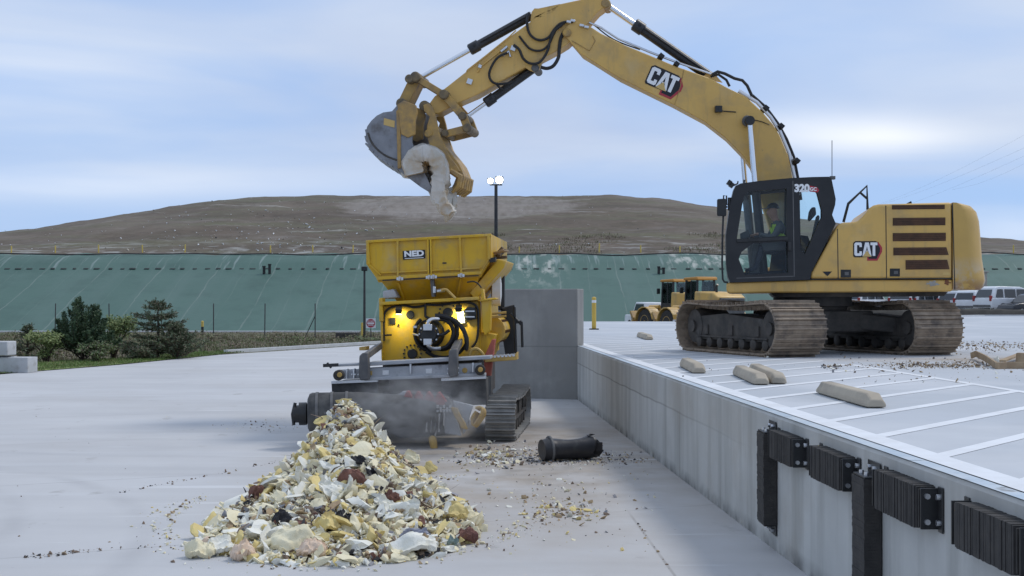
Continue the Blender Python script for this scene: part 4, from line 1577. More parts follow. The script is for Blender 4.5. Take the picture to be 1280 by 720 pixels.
def logo(parent, name, place, w, words_, tilt=0.0):
    """hexagon badge with white outlined block letters and a yellow peak"""
    root_m = MB()
    h = w * 0.62

    def pl(a, b, c):
        ca, sa = math.cos(tilt), math.sin(tilt)
        return place(a * ca - b * sa, a * sa + b * ca, c)

    def poly(pts, c):
        root_m.add([pl(a * w, b * w, c) for a, b in pts], [tuple(range(len(pts)))])
    # red hexagon to the lower right, black plate behind the letters
    root_m.m = 1
    poly([(-0.02, -0.40), (0.36, -0.40), (0.54, -0.06), (0.54, 0.10), (0.40, 0.30), (0.0, 0.30)], 0.004)
    root_m.m = 0
    poly([(0.03, -0.33), (0.33, -0.33), (0.46, -0.06), (0.46, 0.08), (0.36, 0.25), (0.02, 0.25)], 0.006)
    poly([(-0.54, -0.22), (-0.50, -0.27), (-0.30, -0.27), (0.36, -0.24), (0.385, 0.28), (0.30, 0.33), (-0.46, 0.33), (-0.54, 0.26)], 0.008)
    o = root_m.build(name, [M['decal_black'], M['decal_red']], parent)
    mb = MB()
    # letters drawn as strokes
    def stroke(pts):
        mb.add([pl(a * w, b * w, 0.012) for a, b in pts], [tuple(range(len(pts)))])
    x0, x1, y0, y1, t = -0.50, -0.22, -0.22, 0.28, 0.10
    stroke([(x0, y0 + 0.05), (x0 + 0.05, y0), (x0 + t, y0), (x0 + t, y1), (x0 + 0.05, y1), (x0, y1 - 0.05)])
    stroke([(x0 + t, y1 - t), (x1, y1 - t), (x1, y1 - 0.04), (x1 - 0.04, y1), (x0 + t, y1)])
    stroke([(x1 - 0.09, y1 - t), (x1 - 0.09, y1 - 0.17), (x1, y1 - 0.17), (x1, y1 - t)])
    stroke([(x0 + t, y0), (x1 - 0.04, y0), (x1, y0 + 0.04), (x1, y0 + t), (x0 + t, y0 + t)])
    stroke([(x1 - 0.09, y0 + t), (x1, y0 + t), (x1, y0 + 0.17), (x1 - 0.09, y0 + 0.17)])
    ax = -0.03
    stroke([(ax - 0.17, y0), (ax - 0.07, y1), (ax, y1), (ax, y1 - 0.14), (ax - 0.075, y0)])
    stroke([(ax + 0.17, y0), (ax + 0.07, y1), (ax, y1), (ax, y1 - 0.14), (ax + 0.075, y0)])
    stroke([(ax - 0.05, y0 + 0.20), (ax + 0.05, y0 + 0.20), (ax + 0.065, y0 + 0.12), (ax - 0.065, y0 + 0.12)])
    stroke([(0.10, y1), (0.36, y1), (0.36, y1 - 0.10), (0.10, y1 - 0.10)])
    stroke([(0.18, y1 - 0.10), (0.28, y1 - 0.10), (0.28, y0), (0.18, y0)])
    mb.build('lettering', M['decal_white'], o)
    mb = MB()
    mb.add([pl(a * w, b * w, 0.015) for a, b in ((-0.20, -0.25), (-0.03, -0.02), (0.14, -0.25))], [(0, 1, 2)])
    mb.build('triangle', M['decal_yellow'], o)
    return o


def side_place(px, py, Y):
    q = P(px, py, Y)
    return lambda a, b, c: Vector((q.x + a, Y - c, q.z + b))


# --- undercarriage
def loop_path(L_, H_, n=14, sag=0.0, nose=0.0):
    """closed side outline of a track in (along, up)"""
    r = H_ / 2
    pts = []
    for i in range(n + 1):
        a = -math.pi / 2 + math.pi * i / n
        pts.append((L_ / 2 - r + r * math.cos(a), r + r * math.sin(a)))
    m = 12
    for i in range(1, m):
        t = i / m
        pts.append((L_ / 2 - r - (L_ - 2 * r) * t, H_ - sag * math.sin(math.pi * t)))
    for i in range(n + 1):
        a = math.pi / 2 + math.pi * i / n
        pts.append((-L_ / 2 + r + r * math.cos(a), r + r * math.sin(a)))
    return pts


def resample(pts, step):
    ln = [0.0]
    q = pts + [pts[0]]
    for a, b in zip(q, q[1:]):
        ln.append(ln[-1] + math.hypot(b[0] - a[0], b[1] - a[1]))
    n = max(8, round(ln[-1] / step))
    out = []
    j = 0
    for i in range(n):
        d = ln[-1] * i / n
        while ln[j + 1] < d:
            j += 1
        t = (d - ln[j]) / max(ln[j + 1] - ln[j], 1e-9)
        out.append((q[j][0] + (q[j + 1][0] - q[j][0]) * t, q[j][1] + (q[j + 1][1] - q[j][1]) * t))
    return out


def crawler(parent, o, ax, W, L_, H_, step, shoe_m, frame_m, name='track', holes=True, side=1):
    """o: ground point under the middle; ax: unit vector along the track; W shoe width; side: +1 when the outer face is towards -perp"""
    ax = Vector(ax).normalized()
    pr = Vector((ax.y, -ax.x, 0))
    if pr.x < 0:
        pr = -pr
    up = Vector((0, 0, 1))

    def w3(a, b, c):
        return Vector(o) + ax * a + pr * b + up * c
    path = resample(loop_path(L_, H_, sag=0.05), step)
    n = len(path)
    mb = MB()
    for i in range(n):
        p0, p1 = path[i], path[(i + 1) % n]
        c = ((p0[0] + p1[0]) / 2, (p0[1] + p1[1]) / 2)
        d = Vector((p1[0] - p0[0], p1[1] - p0[1]))
        ln = d.length
        d.normalize()
        nrm = Vector((d.y, -d.x))          # outwards
        for (t0, t1, h0, h1) in ((-0.47, 0.47, 0.045, 0.018), (0.32, 0.47, 0.018, -0.028), (-0.12, -0.03, 0.018, -0.008)):
            quad = []
            for t, h in ((t0, h0), (t1, h0), (t1, h1), (t0, h1)):
                quad.append((c[0] + d.x * ln * t - nrm.x * h, c[1] + d.y * ln * t - nrm.y * h))
            jig = random.uniform(-0.008, 0.008)
            mb.prism([w3(a, -W / 2 + jig, b) for a, b in quad], [w3(a, W / 2 + jig, b) for a, b in quad])
        # chain links inside the shoe
        for s in (-0.14, 0.14):
            quad = [(c[0] + d.x * ln * t - nrm.x * h, c[1] + d.y * ln * t - nrm.y * h) for t, h in ((-0.5, 0.05), (0.5, 0.05), (0.4, 0.13), (-0.4, 0.13))]
            mb.prism([w3(a, s * W / 0.9 - 0.035, b) for a, b in quad], [w3(a, s * W / 0.9 + 0.035, b) for a, b in quad])
    tr = mb.build(name, shoe_m, parent)
    r = H_ / 2
    mb = MB()
    fl = L_ - 2 * r
    prof = [(-fl / 2 + 0.05, 0.24), (fl / 2 - 0.05, 0.24), (fl / 2 + 0.05, r), (fl / 2 - 0.25, H_ * 0.70), (fl * 0.1, H_ * 0.76), (-fl / 2 + 0.2, H_ * 0.66), (-fl / 2 - 0.05, r)]
    w_ = W * 0.30
    mb.prism([w3(a, -w_, b) for a, b in prof], [w3(a, w_, b) for a, b in prof])
    mb.box(w3(0, -w_ * side - 0.02 * side, 0.27), (0.001, 0.001, 0.001))
    prof2 = [(-fl / 2 + 0.1, 0.285), (fl / 2 - 0.1, 0.285), (fl / 2 - 0.1, 0.315), (-fl / 2 + 0.1, 0.315)]
    mb.prism([w3(a, -w_ - 0.05, b) for a, b in prof2], [w3(a, w_ + 0.05, b) for a, b in prof2])
    for t in (-0.33, 0.0, 0.33):
        mb.prism([w3(a, -w_ - 0.03, b) for a, b in ((fl * t - 0.08, 0.34), (fl * t + 0.08, 0.34), (fl * t + 0.08, 0.52), (fl * t - 0.08, 0.52))],
                 [w3(a, w_ + 0.03, b) for a, b in ((fl * t - 0.08, 0.34), (fl * t + 0.08, 0.34), (fl * t + 0.08, 0.52), (fl * t - 0.08, 0.52))])
    fr = mb.build('track_frame', frame_m, parent, bevel=0.015)
    for s, nm_ in ((1, 'idler'), (-1, 'sprocket')):
        mb = MB()
        q = w3(s * fl / 2, 0, r)
        mb.lathe(q - pr * w_ * 1.1, pr, [(0, 0.10), (0.02, r - 0.16), (w_ * 0.8, r - 0.13), (w_ * 1.4, r - 0.13), (w_ * 2.18, r - 0.16), (w_ * 2.2, 0.10)], 24)
        mb.lathe(q - pr * w_ * 1.25, pr, [(0, 0.12), (w_ * 2.5, 0.12)], 14)
        mb.build(nm_, frame_m, fr, smooth=True)
    nr = 7
    for i in range(nr):
        a = -fl / 2 + fl * (i + 0.5) / nr
        mb = MB()
        q = w3(a, 0, 0.19)
        mb.lathe(q - pr * w_ * 1.15, pr, [(0, 0.07), (0.02, 0.11), (w_ * 0.7, 0.11), (w_ * 0.75, 0.14), (w_ * 1.55, 0.14), (w_ * 1.6, 0.11), (w_ * 2.28, 0.11), (w_ * 2.3, 0.07)], 14)
        mb.build('roller', frame_m, fr, smooth=True)
    return tr


ang = R(18)
axv = Vector((-math.sin(ang), math.cos(ang), 0))
prv = Vector((math.cos(ang), math.sin(ang), 0))
c0 = P(970, 448, 22.2)
c0.z = DECK + 0.012
TL, TW, TH, OW = 4.05, 1.02, 0.98, 3.88
near_c = c0 + prv * TW / 2 + axv * TL / 2
far_c = c0 + prv * (OW - TW / 2) + axv * TL / 2
mid = (near_c + far_c) / 2
crawler(ex, near_c, axv, TW, TL, TH, 0.175, M['track'], M['frame_dark'])
crawler(ex, far_c, axv, TW, TL, TH, 0.175, M['track'], M['frame_dark'])
mb = MB()
rotm = Matrix((prv, axv, Vector((0, 0, 1)))).transposed()
mb.box(mid + Vector((0, 0, 0.60)), (1.75, 1.5, 0.40), rotm)
for s in (-1, 1):
    for t in (-1, 1):
        mb.beam(mid + prv * s * 0.5 + axv * t * 0.45 + Vector((0, 0, 0.62)), mid + prv * s * 1.32 + axv * t * 0.95 + Vector((0, 0, 0.52)), 0.42, 0.30)
mb.build('car_body', M['frame_dark'], ex, bevel=0.03)
mb = MB()
zb = P(1000, 366, YN).z
ctr2 = Vector((mid.x, YC_, 0))
mb.lathe(Vector((mid.x, YC_, DECK + 0.78)), (0, 0, 1), [(0, 0.62), (0.10, 0.66), (0.12, 0.74), (zb - DECK - 0.78 - 0.05, 0.74), (zb - DECK - 0.78, 0.80)], 32)
mb.build('slew_ring', M['frame_dark'], ex, smooth=True)

# --- upper frame
mb = MB()
mb.ppx([(908, 353.2), (1012, 350.2), (1190.5, 349.4), (1192.5, 362), (1188, 364.5), (912, 366.5), (908, 364)], YN + 0.03, YF - 0.03)
uf = mb.build('upper_frame', Yel, ex, bevel=0.03)
mb = MB()
mb.ppx([(965, 366.6), (1185, 364.8), (1180, 370), (970, 371.5)], YN + 0.4, YF - 0.4)
mb.build('under_guard', M['frame_dark'], ex)
# scrapes of bare primer and rust where the frame has been rubbed
scr = mat('scraped_primer', (0.42, 0.42, 0.40), (0.30, 0.28, 0.25), 9, 0.6)
rst = mat('rust_scar', (0.15, 0.055, 0.03), (0.22, 0.09, 0.04), 8, 0.8)


def scuff(cx, cy, rx, ry, Y, m, seed, parent, name):
    r = random.Random(seed)
    mb = MB()
    pts = []
    for i in range(22):
        a = 2 * math.pi * i / 22
        k = 0.55 + 0.75 * r.random()
        pts.append((cx + rx * k * math.cos(a), cy + ry * k * math.sin(a)))
    mb.add([P(x, y, Y) for x, y in pts], [tuple(range(len(pts)))])
    mb.build(name, m, parent)


scuff(1166, 354.5, 8, 3.2, YN + 0.026, scr, 1, uf, 'paint_scrape')
scuff(1184, 353, 4, 3.2, YN + 0.025, rst, 2, uf, 'rust_patch')

# --- engine hood
hood_px = [(1013, 348.6), (1014, 341), (1046.7, 282), (1051, 278.2), (1071, 277.3), (1078, 271), (1087, 260), (1092, 256.6), (1098, 255.2), (1190, 252.8), (1190, 348.8)]
mb = MB()
mb.ppx(hood_px, YN, YF)
hood = mb.build('engine_hood', Yel, ex, bevel=0.05, seg=3)
mb = MB()
for x, ya, yb in ((1046.9, 286, 348.6), (1107.3, 257, 348.6)):
    mb.ppx([(x - 0.5, ya), (x + 0.5, ya), (x + 1.4, yb), (x + 0.4, yb)], YN - 0.004, YN + 0.01)
mb.ppx([(1014, 348.5), (1190, 347.4), (1190, 348.6), (1014, 349.7)], YN - 0.004, YN + 0.01)
mb.build_split('panel_seam', M['black'], hood)
for x0, x1, y0, y1 in ((1115, 1181, 255.8, 261.8), (1116, 1181.8, 271.8, 282), (1116, 1182.4, 290.8, 301.6), (1116.7, 1183, 309, 319.2), (1132, 1184, 324.6, 337)):
    mb = MB()
    yn = YN - (0.006 if y0 > 258 else -0.01)
    mb.ppx([(x0, y0 + 0.5), (x1, y0), (x1 + (3 if 305 < y0 < 330 else 0), y1 - 0.5), (x0, y1)], yn if y0 > 258 else YN - 0.006, YN + 0.03)
    k = 4 if y1 - y0 > 7 else 2
    for i in range(k):
        yy = y0 + 0.8 + (y1 - y0 - 1.6) * (i + 0.5) / k
        q0, q1 = P(x0 + 1, yy, YN - 0.012), P(x1 - 1, yy - 0.4, YN - 0.012)
        mb.beam(q0, q1, 0.014, 0.02)
    mb.build('louver', M['louver'], hood)
for x0, x1, y0, y1 in ((1050.9, 1063.8, 337, 347), (1112.3, 1125, 335.6, 345.6)):
    mb = MB()
    mb.ppx([(x0, y0), (x1, y0), (x1, y1), (x0, y1)], YN - 0.006, YN + 0.03)
    l_ = mb.build('latch', M['black'], hood, bevel=0.004)
    mb = MB()
    mb.ppx([(x0 + 5, y0 + 3), (x0 + 10, y0 + 3), (x0 + 10, y1 - 3), (x0 + 5, y1 - 3)], YN - 0.014, YN)
    mb.build('handle', M['dark_steel'], l_)
mb = MB()
q = P(1011 + 22, 341.5, YN)
mb.ppx([(1028, 339.5), (1040, 339.2), (1036.5, 343.2), (1034.5, 345.2), (1032, 343.4)], YN - 0.004, YN + 0.004)
mb.build('decal', M['decal_black'], hood)
logo(hood, 'badge', side_place(1084.5, 312.5, YN), 33.5 / F * YN, None)
mb = MB()
mb.ppx([(1020, 343.6), (1027, 343.4), (1027, 344.6), (1020, 344.8)], YN - 0.004, YN + 0.004)
mb.ppx([(1179, 340.5), (1187, 340.5), (1187, 344.5), (1178, 343.5)], YN - 0.004, YN + 0.004)
mb.build_split('sticker', M['decal_yellow'], hood)
mb = MB()
mb.ppx([(1134, 253.8), (1139, 251.2), (1140, 254)], 24.2, 24.5)
mb.build('exhaust_tip', M['black'], hood)

# --- counterweight: rounded in plan and in profile
mb = MB()
sec = []
prof_y = [(253, 0), (253.2, 12), (256, 22), (263, 29), (275, 32.5), (298, 34.5), (322, 36), (340, 39), (350, 40.5), (358, 38.5), (361.8, 34)]
ND = 13
vs_, fs_ = [], []
ztab = [(P(1191, y, YN).z, (P(1191 + dx, y, YN).x - P(1191, y, YN).x)) for y, dx in prof_y]
x0 = P(1191, 300, YN).x
hw = (YF - YN) / 2
for z, ext in ztab:
    row = [(x0, YN, z), ]
    for i in range(ND):
        t = -1 + 2 * i / (ND - 1)
        yy = YC_ + hw * math.copysign(abs(t) ** 0.9, t)
        rr = (1 - abs(t) ** 5) ** 0.5 if abs(t) < 1 else 0
        bulge = 0.30 * (1 - t * t)
        row.append((x0 + 0.02 + max(ext - 0.10, 0.0) * (0.62 + 0.38 * rr) + bulge * min(1, ext / 0.3) * 0.55 + (0.10 if ext > 0.1 else ext) * rr + SH * (yy - YN), yy, z))
    row.append((x0 + SH * (YF - YN), YF, z))
    vs_ += row
m_ = ND + 2
for i in range(len(ztab) - 1):
    for k in range(m_):
        fs_.append((i * m_ + k, i * m_ + (k + 1) % m_, (i + 1) * m_ + (k + 1) % m_, (i + 1) * m_ + k))
fs_ += [tuple(range(m_)), tuple(range((len(ztab) - 1) * m_, len(ztab) * m_))]
mb.add(vs_, fs_)
tailm = mat('counterweight_yellow', (0.56, 0.35, 0.09), (0.50, 0.315, 0.085), 1.4, 0.45, bump=0.05, bscale=16)
g = NG(tailm)
lowz = P(1200, 330, YN).z - DECK
g.over((0.46, 0.42, 0.35), g.m('MULTIPLY', g.ramp(g.z, lowz - 0.45, lowz + 0.15, 1.0, 0.0), g.noise(2.4, 0.46, 0.56, (1, 1, 1), det=8)))
g.over((0.20, 0.085, 0.04), g.m('MULTIPLY', g.ramp(g.z, lowz - 0.52, lowz - 0.22, 1.0, 0.0), g.noise(3.0, 0.42, 0.52, (1, 1, 1.6), det=8, off=(4, 0, 0))))
cw = mb.build('counterweight', tailm, ex, smooth=True, angle=50)
mb = MB()
mb.ppx([(1190.1, 254), (1191.2, 254), (1194.2, 362), (1193, 362)], YN - 0.004, YN + 0.02)
mb.build_split('panel_seam', M['black'], cw)

# --- tank and tool box on the far side, boom bracket
mb = MB()
mb.ppx([(930, 338), (962, 334), (1047, 298), (1047, 350), (930, 350)], 25.2, YF)
mb.build('fuel_tank', Yel, ex, bevel=0.05)
mb = MB()
mb.ppx([(960, 352), (966, 305), (985, 292), (1010, 295), (1030, 352)], 24.36, 24.46)
mb.ppx([(960, 352), (966, 305), (985, 292), (1010, 295), (1030, 352)], 24.94, 25.04)
mb.build_split('boom_bracket', Yel, ex)

# --- handrail on the deck
mb = MB()
Yr = YN + 0.35
pts = [P(1054.4, 277.6, Yr), P(1060.4, 254.6, Yr), P(1083.6, 232.4, Yr), P(1084.5, 262, Yr)]
mb.tube(pts, 0.026, 8)
mb.tube([P(1075.6, 241, Yr), P(1084, 248.5, Yr)], 0.022, 8)
mb.build('handrail', M['black'], ex, smooth=True)

# --- cab
CY0, CY1 = YN - 0.02, YN + 1.12
cab_px = [(913, 353.2), (909.8, 346), (908, 330), (907.5, 294), (912.5, 256), (917, 238), (920, 232), (926, 229.2), (950, 226), (987, 222.6), (1015, 221.2), (1036, 220.8),
          (1039.5, 223.5), (1044.7, 248.5), (1044, 256), (1040.2, 268.5), (1044.8, 279.5), (1014.2, 340.6), (1012.9, 349.6)]
w_door = [(936.5, 239.2), (983.2, 235.6), (983.2, 294.6), (921, 298.8), (927.8, 256), (930.5, 244)]
w_low = [(941, 304.2), (984.4, 301.6), (985.4, 341.2), (931, 343.6), (923.4, 323.5), (927, 315)]
w_rear = [(999.6, 239), (1018, 237.6), (1021.5, 241), (1027, 262), (1027, 272), (1006, 318), (1001, 312)]


def holed_plate(outer, holes, Y, t):
    """flat plate with openings, lying in the plane Y, thickness t away from the camera"""
    cu = bpy.data.curves.new('pl', 'CURVE')
    cu.dimensions = '2D'
    cu.fill_mode = 'BOTH'
    cu.extrude = t / 2
    for poly in [outer] + holes:
        sp_ = cu.splines.new('POLY')
        sp_.points.add(len(poly) - 1)
        for pt, (x, y) in zip(sp_.points, poly):
            q = P(x, y, Y)
            pt.co = (q.x, q.z, 0, 1)
        sp_.use_cyclic_u = True
    o = bpy.data.objects.new('pl', cu)
    COL.objects.link(o)
    dg = bpy.context.evaluated_depsgraph_get()
    me = bpy.data.meshes.new_from_object(o.evaluated_get(dg))
    vs__ = [(p.co.x, Y + t / 2 + p.co.z, p.co.y) for p in me.vertices]
    fs__ = [tuple(f.vertices) for f in me.polygons]
    bpy.data.objects.remove(o)
    bpy.data.curves.remove(cu)
    bpy.data.meshes.remove(me)
    return vs__, fs__


cab_m = mat('cab_black', (0.013, 0.0135, 0.015), (0.022, 0.022, 0.023), 3, 0.38, bump=0.02)
mb = MB()
mb.add(*holed_plate(cab_px, [w_door, w_low, w_rear], CY0, 0.09))
nearv = [P(x, y, CY0) for x, y in cab_px]
# far side: same outline moved straight back
f_one = [(931, 238), (985, 233), (985, 336), (920, 339), (915.5, 300), (922, 256)]
f_two = [(992, 232.5), (1033, 229), (1038.5, 250), (1034, 268), (1007, 326), (992, 330)]
v2, f2 = holed_plate(cab_px, [f_one, f_two], CY0, 0.08)
mb.add([(x + SH * (CY1 - CY0), y + CY1 - CY0, z) for x, y, z in v2], f2)
cab = mb.build('cab', cab_m, ex, bevel=0.012)


def wrap(idx, t, inset=0.085):
    """shell panel following part of the cab outline, from side to side"""
    mbw = MB()
    ps = [nearv[i] for i in idx]
    cen = P(975, 290, CY0)
    inn = []
    for p in ps:
        d = (cen - p)
        d.y = 0
        inn.append(p + d.normalized() * t)
    loop = ps + inn[::-1]
    mbw.prism([p + XS * inset for p in loop], [p + XS * (CY1 - CY0 + 0.005) for p in loop])
    return mbw


wrap(range(6, 13), 0.07).build('roof', cab_m, cab)
wrap([15, 16, 17, 18], 0.06).build('rear_panel', cab_m, cab)
wrap([18, 0, 1], 0.07).build('floor', cab_m, cab)
wrap([1, 2, 3], 0.05).build('front_panel', cab_m, cab)
mb = MB()
for poly, y in ((w_door, CY0 + 0.055), (w_low, CY0 + 0.055), (w_rear, CY0 + 0.055)):
    mb.add([P(x, yy, CY0) + Vector((0, y - CY0, 0)) for x, yy in poly], [tuple(range(len(poly)))])
mb.build_split('door_window', M['glass'], cab)
mb = MB()
for poly in (f_one, f_two):
    mb.add([P(x, yy, CY0) + XS * (CY1 - CY0 + 0.04) for x, yy in poly], [tuple(range(len(poly)))])
a_, b_ = nearv[3], nearv[6]
mb.add([a_ + XS * 0.1 + Vector((0.02, 0, 0)), b_ + XS * 0.1 + Vector((0.02, 0, 0)), b_ + XS * 1.1 + Vector((0.02, 0, 0)), a_ + XS * 1.1 + Vector((0.02, 0, 0))], [(0, 1, 2, 3)])
mb.build_split('windscreen', M['glass'], cab)
# door frame: grab bar across, handle, seams
mb = MB()
mb.beam(P(921, 301.4, CY0 - 0.012), P(985, 298.2, CY0 - 0.012), 0.03, 0.055)
mb.build('door_bar', M['black'], cab, bevel=0.008)
mb = MB()
mb.ppx([(990.6, 226), (991.6, 226), (993.5, 346), (992.3, 346)], CY0 - 0.004, CY0 + 0.02)
mb.ppx([(920.5, 347.2), (992, 344.8), (992, 345.8), (920.5, 348.2)], CY0 - 0.004, CY0 + 0.02)
mb.build_split('door_seam', M['dark_steel'], cab)
mb = MB()
mb.box(P(987, 308, CY0 - 0.02), (0.06, 0.04, 0.17))
mb.build('door_handle', M['black'], cab, bevel=0.012)
# number plate lettering
mb = MB()
mb.ppx([(1012, 232.0), (1021.5, 234), (1024, 238), (1022, 240.5), (1012, 239.5)], CY0 - 0.003, CY0 + 0.002)
mb.build('decal', M['decal_red'], cab)
mb = MB()
mb.text('320', side_place(1002.4, 235.6, CY0 - 0.006), 10.0 / F * YN * 1.28, 0.002, 0.010, sx=0.98)
mb.text('GC', side_place(1016.6, 236.6, CY0 - 0.006), 5.0 / F * YN * 1.2, 0.002, 0.003)
mb.build('lettering', M['decal_white'], cab)
# grab rail, mirror, lamps, aerial
mb = MB()
yr = CY0 + 0.05
mb.tube([P(909, 258, yr), P(904.5, 262, yr), P(903.2, 290, yr), P(902.6, 330, yr), P(903.4, 349, yr), P(905.5, 352.5, yr), P(910, 353, yr)], 0.018, 8)
mb.build('grab_rail', M['black'], cab, smooth=True)
mb = MB()
mb.ppx([(896.2, 250), (897.4, 248.6), (907, 248.2), (908, 250), (908, 268.5), (907, 270), (897.2, 270), (896.2, 268.6)], CY0 - 0.02, CY0 + 0.10)
mir = mb.build('mirror', M['black'], cab, bevel=0.015)
mb = MB()
mb.tube([P(904.5, 249, yr), P(904.5, 244.5, yr), P(908, 244.5, yr), P(908.5, 256, yr), P(913, 256, yr)], 0.014, 6)
mb.tube([P(912, 247, yr), P(912, 263, yr)], 0.035, 8)
mb.build('mirror_arm', M['black'], mir)
mb = MB()
for x, y in ((911.5, 228.5), (914.5, 231.5)):
    mb.box(P(x, y, yr), (0.07, 0.08, 0.09), (0, R(35), 0))
mb.tube([P(915, 233, yr), P(922, 229.5, yr + 0.1), P(922.5, 226.5, yr + 0.1)], 0.014, 6)
mb.tube([P(930, 228.6, yr), P(930.3, 224.8, yr)], 0.018, 6)
mb.build('work_lamp', M['black'], cab)
mb = MB()
mb.tube([P(1040, 222.5, yr + 0.3), P(1040, 175.5, yr + 0.3)], 0.007, 6)
mb.box(P(1040.5, 222.3, yr + 0.3), (0.09, 0.09, 0.06))
mb.build('aerial', M['dark_steel'], cab)
# interior: seat, console, joystick, monitor
mb = MB()
ys0, ys1 = CY0 + 0.38, CY0 + 0.88
mb.ppx([(984, 318), (1010, 314), (1016, 296), (1022, 268), (1025, 270), (1019, 300), (1012, 322), (986, 327)], ys0, ys1)
mb.ppx([(1012, 264), (1014.5, 259), (1019.5, 258.6), (1020.5, 268), (1013, 276), (1010.5, 274)], ys0 + 0.08, ys1 - 0.08)
mb.build('seat', mat('seat_cloth', (0.045, 0.05, 0.055), (0.03, 0.03, 0.033), 8, 0.9), cab, bevel=0.03)
mb = MB()
mb.ppx([(950, 303), (990, 300), (990, 312), (955, 314)], ys0 - 0.14, ys0 - 0.02)
mb.ppx([(936, 342), (942, 298), (948, 298), (950, 342)], ys0 + 0.1, ys0 + 0.3)
mb.tube([P(952, 303, ys0 - 0.08), P(949, 291, ys0 - 0.08)], 0.02, 6)
mb.ppx([(925, 292), (936, 287), (938, 297), (926, 300)], ys0 + 0.2, ys1)
mb.build('console', M['black'], cab, bevel=0.01)

# --- boom
boom_px = [(706.5, 36), (711, 29.5), (720, 26), (735, 31.5), (750, 41), (780, 56), (812, 69), (843, 82), (887, 97.5), (910, 110), (933, 121), (953, 140), (966, 155), (974, 168), (985, 194), (991, 222), (1001, 300),
           (985, 312), (968, 306), (943, 224), (938, 208), (927, 193), (907, 172.5), (880, 151.5), (840, 130), (773, 97), (740, 76), (725, 67), (714, 54), (706, 45)]
BY0, BY1 = 24.42, 24.98
mb = MB()
mb.ppx(boom_px, BY0, BY1)
boom = mb.build('boom', Yel, ex, bevel=0.018)
# pin bosses, weld lines, bracket
def boss(px, py, Y0, Y1, r, parent, name='pin', m=None):
    mb_ = MB()
    mb_.lathe(P(px, py, BY0) + XS * (Y0 - BY0), XS, [(0, r * 0.45), (0.0, r * 0.8), (0.02, r), (Y1 - Y0 - 0.02, r), (Y1 - Y0, r * 0.8)], 18)
    return mb_.build(name, m or M['yellow_worn'], parent, smooth=True)


boss(708.7, 41, BY0 - 0.05, BY1 + 0.05, 0.085, boom)
boss(934, 152, BY0 - 0.16, BY1 + 0.16, 0.10, boom, 'cylinder_pin', M['dark_steel'])
mb = MB()
for a, b in (((843, 84), (812, 137.5 - 20)), ((739, 41), (733, 72)),):
    pass
mb.tube([P(898, 138, BY0 - 0.02), P(905, 139, BY0 - 0.02), P(920, 140, BY0 - 0.01)], 0.012, 6)
mb.box(P(898, 136.5, BY0 - 0.05), (0.13, 0.12, 0.12))
mb.build('boom_lamp', M['black'], boom, bevel=0.01)
mb = MB()
pts = [P(x, y, BY0 - 0.008) for x, y in ((715, 51), (737, 63.5), (744, 51), (741, 45))]
mb.tube(pts, 0.008, 5)
pts = [P(x, y, BY0 - 0.006) for x, y in ((855, 86.5), (850, 110), (843, 131))]
mb.tube(pts, 0.006, 5)
mb.build_split('weld_line', M['yellow_worn'], boom)
logo(boom, 'badge', side_place(831, 102.5, BY0), 43 / F * BY0, None, tilt=-R(24))
# tubes and hoses along the top of the boom
mb = MB()
tp = [(735, 29), (752, 36.5), (773, 50), (812, 66.5), (845, 79), (890, 94.5)]
mb.tube([P(x, y - 1.5, BY0 + 0.10) for x, y in tp], 0.022, 6)
tp2 = [(922, 115), (945, 129), (962, 147.5), (974, 166), (985, 192), (991.5, 220), (997, 245)]
for dy, dd in ((1, 0.06), (1.5, 0.18), (2.0, 0.30)):
    mb.tube([P(x + dy, y - dy, BY0 + dd) for x, y in tp2], 0.030, 8)
mb.build_split('hydraulic_tube', M['bolt'], boom, smooth=True)
mb = MB()
mb.tube([P(x, y, BY0 + 0.05) for x, y in ((890, 93.5), (897, 89.5), (906, 92), (918, 98), (928, 100.5), (934, 107), (940, 120))], 0.030, 8)
mb.tube([P(x, y, BY0 + 0.15) for x, y in ((888, 96), (898, 93), (908, 100), (912, 108))], 0.026, 8)
tp3 = [(940, 119), (957, 134), (972, 154), (983, 174), (992, 196), (997, 222), (1001, 250)]
mb.tube([P(x + 0.5, y, BY0 + 0.24) for x, y in tp3], 0.026, 8)
for x, y in ((954, 137.5), (973, 160), (992.5, 203), (824, 73), (843, 83)):
    mb.box(P(x + 1.5, y - 1.0, BY0 + 0.17), (0.10, 0.46, 0.07), (0, R(40), 0))
mb.tube([P(x, y, BY0 - 0.015) for x, y in ((943, 150), (952, 152), (962, 156))], 0.008, 5)
mb.build_split('hose', M['hose'], boom, smooth=True)


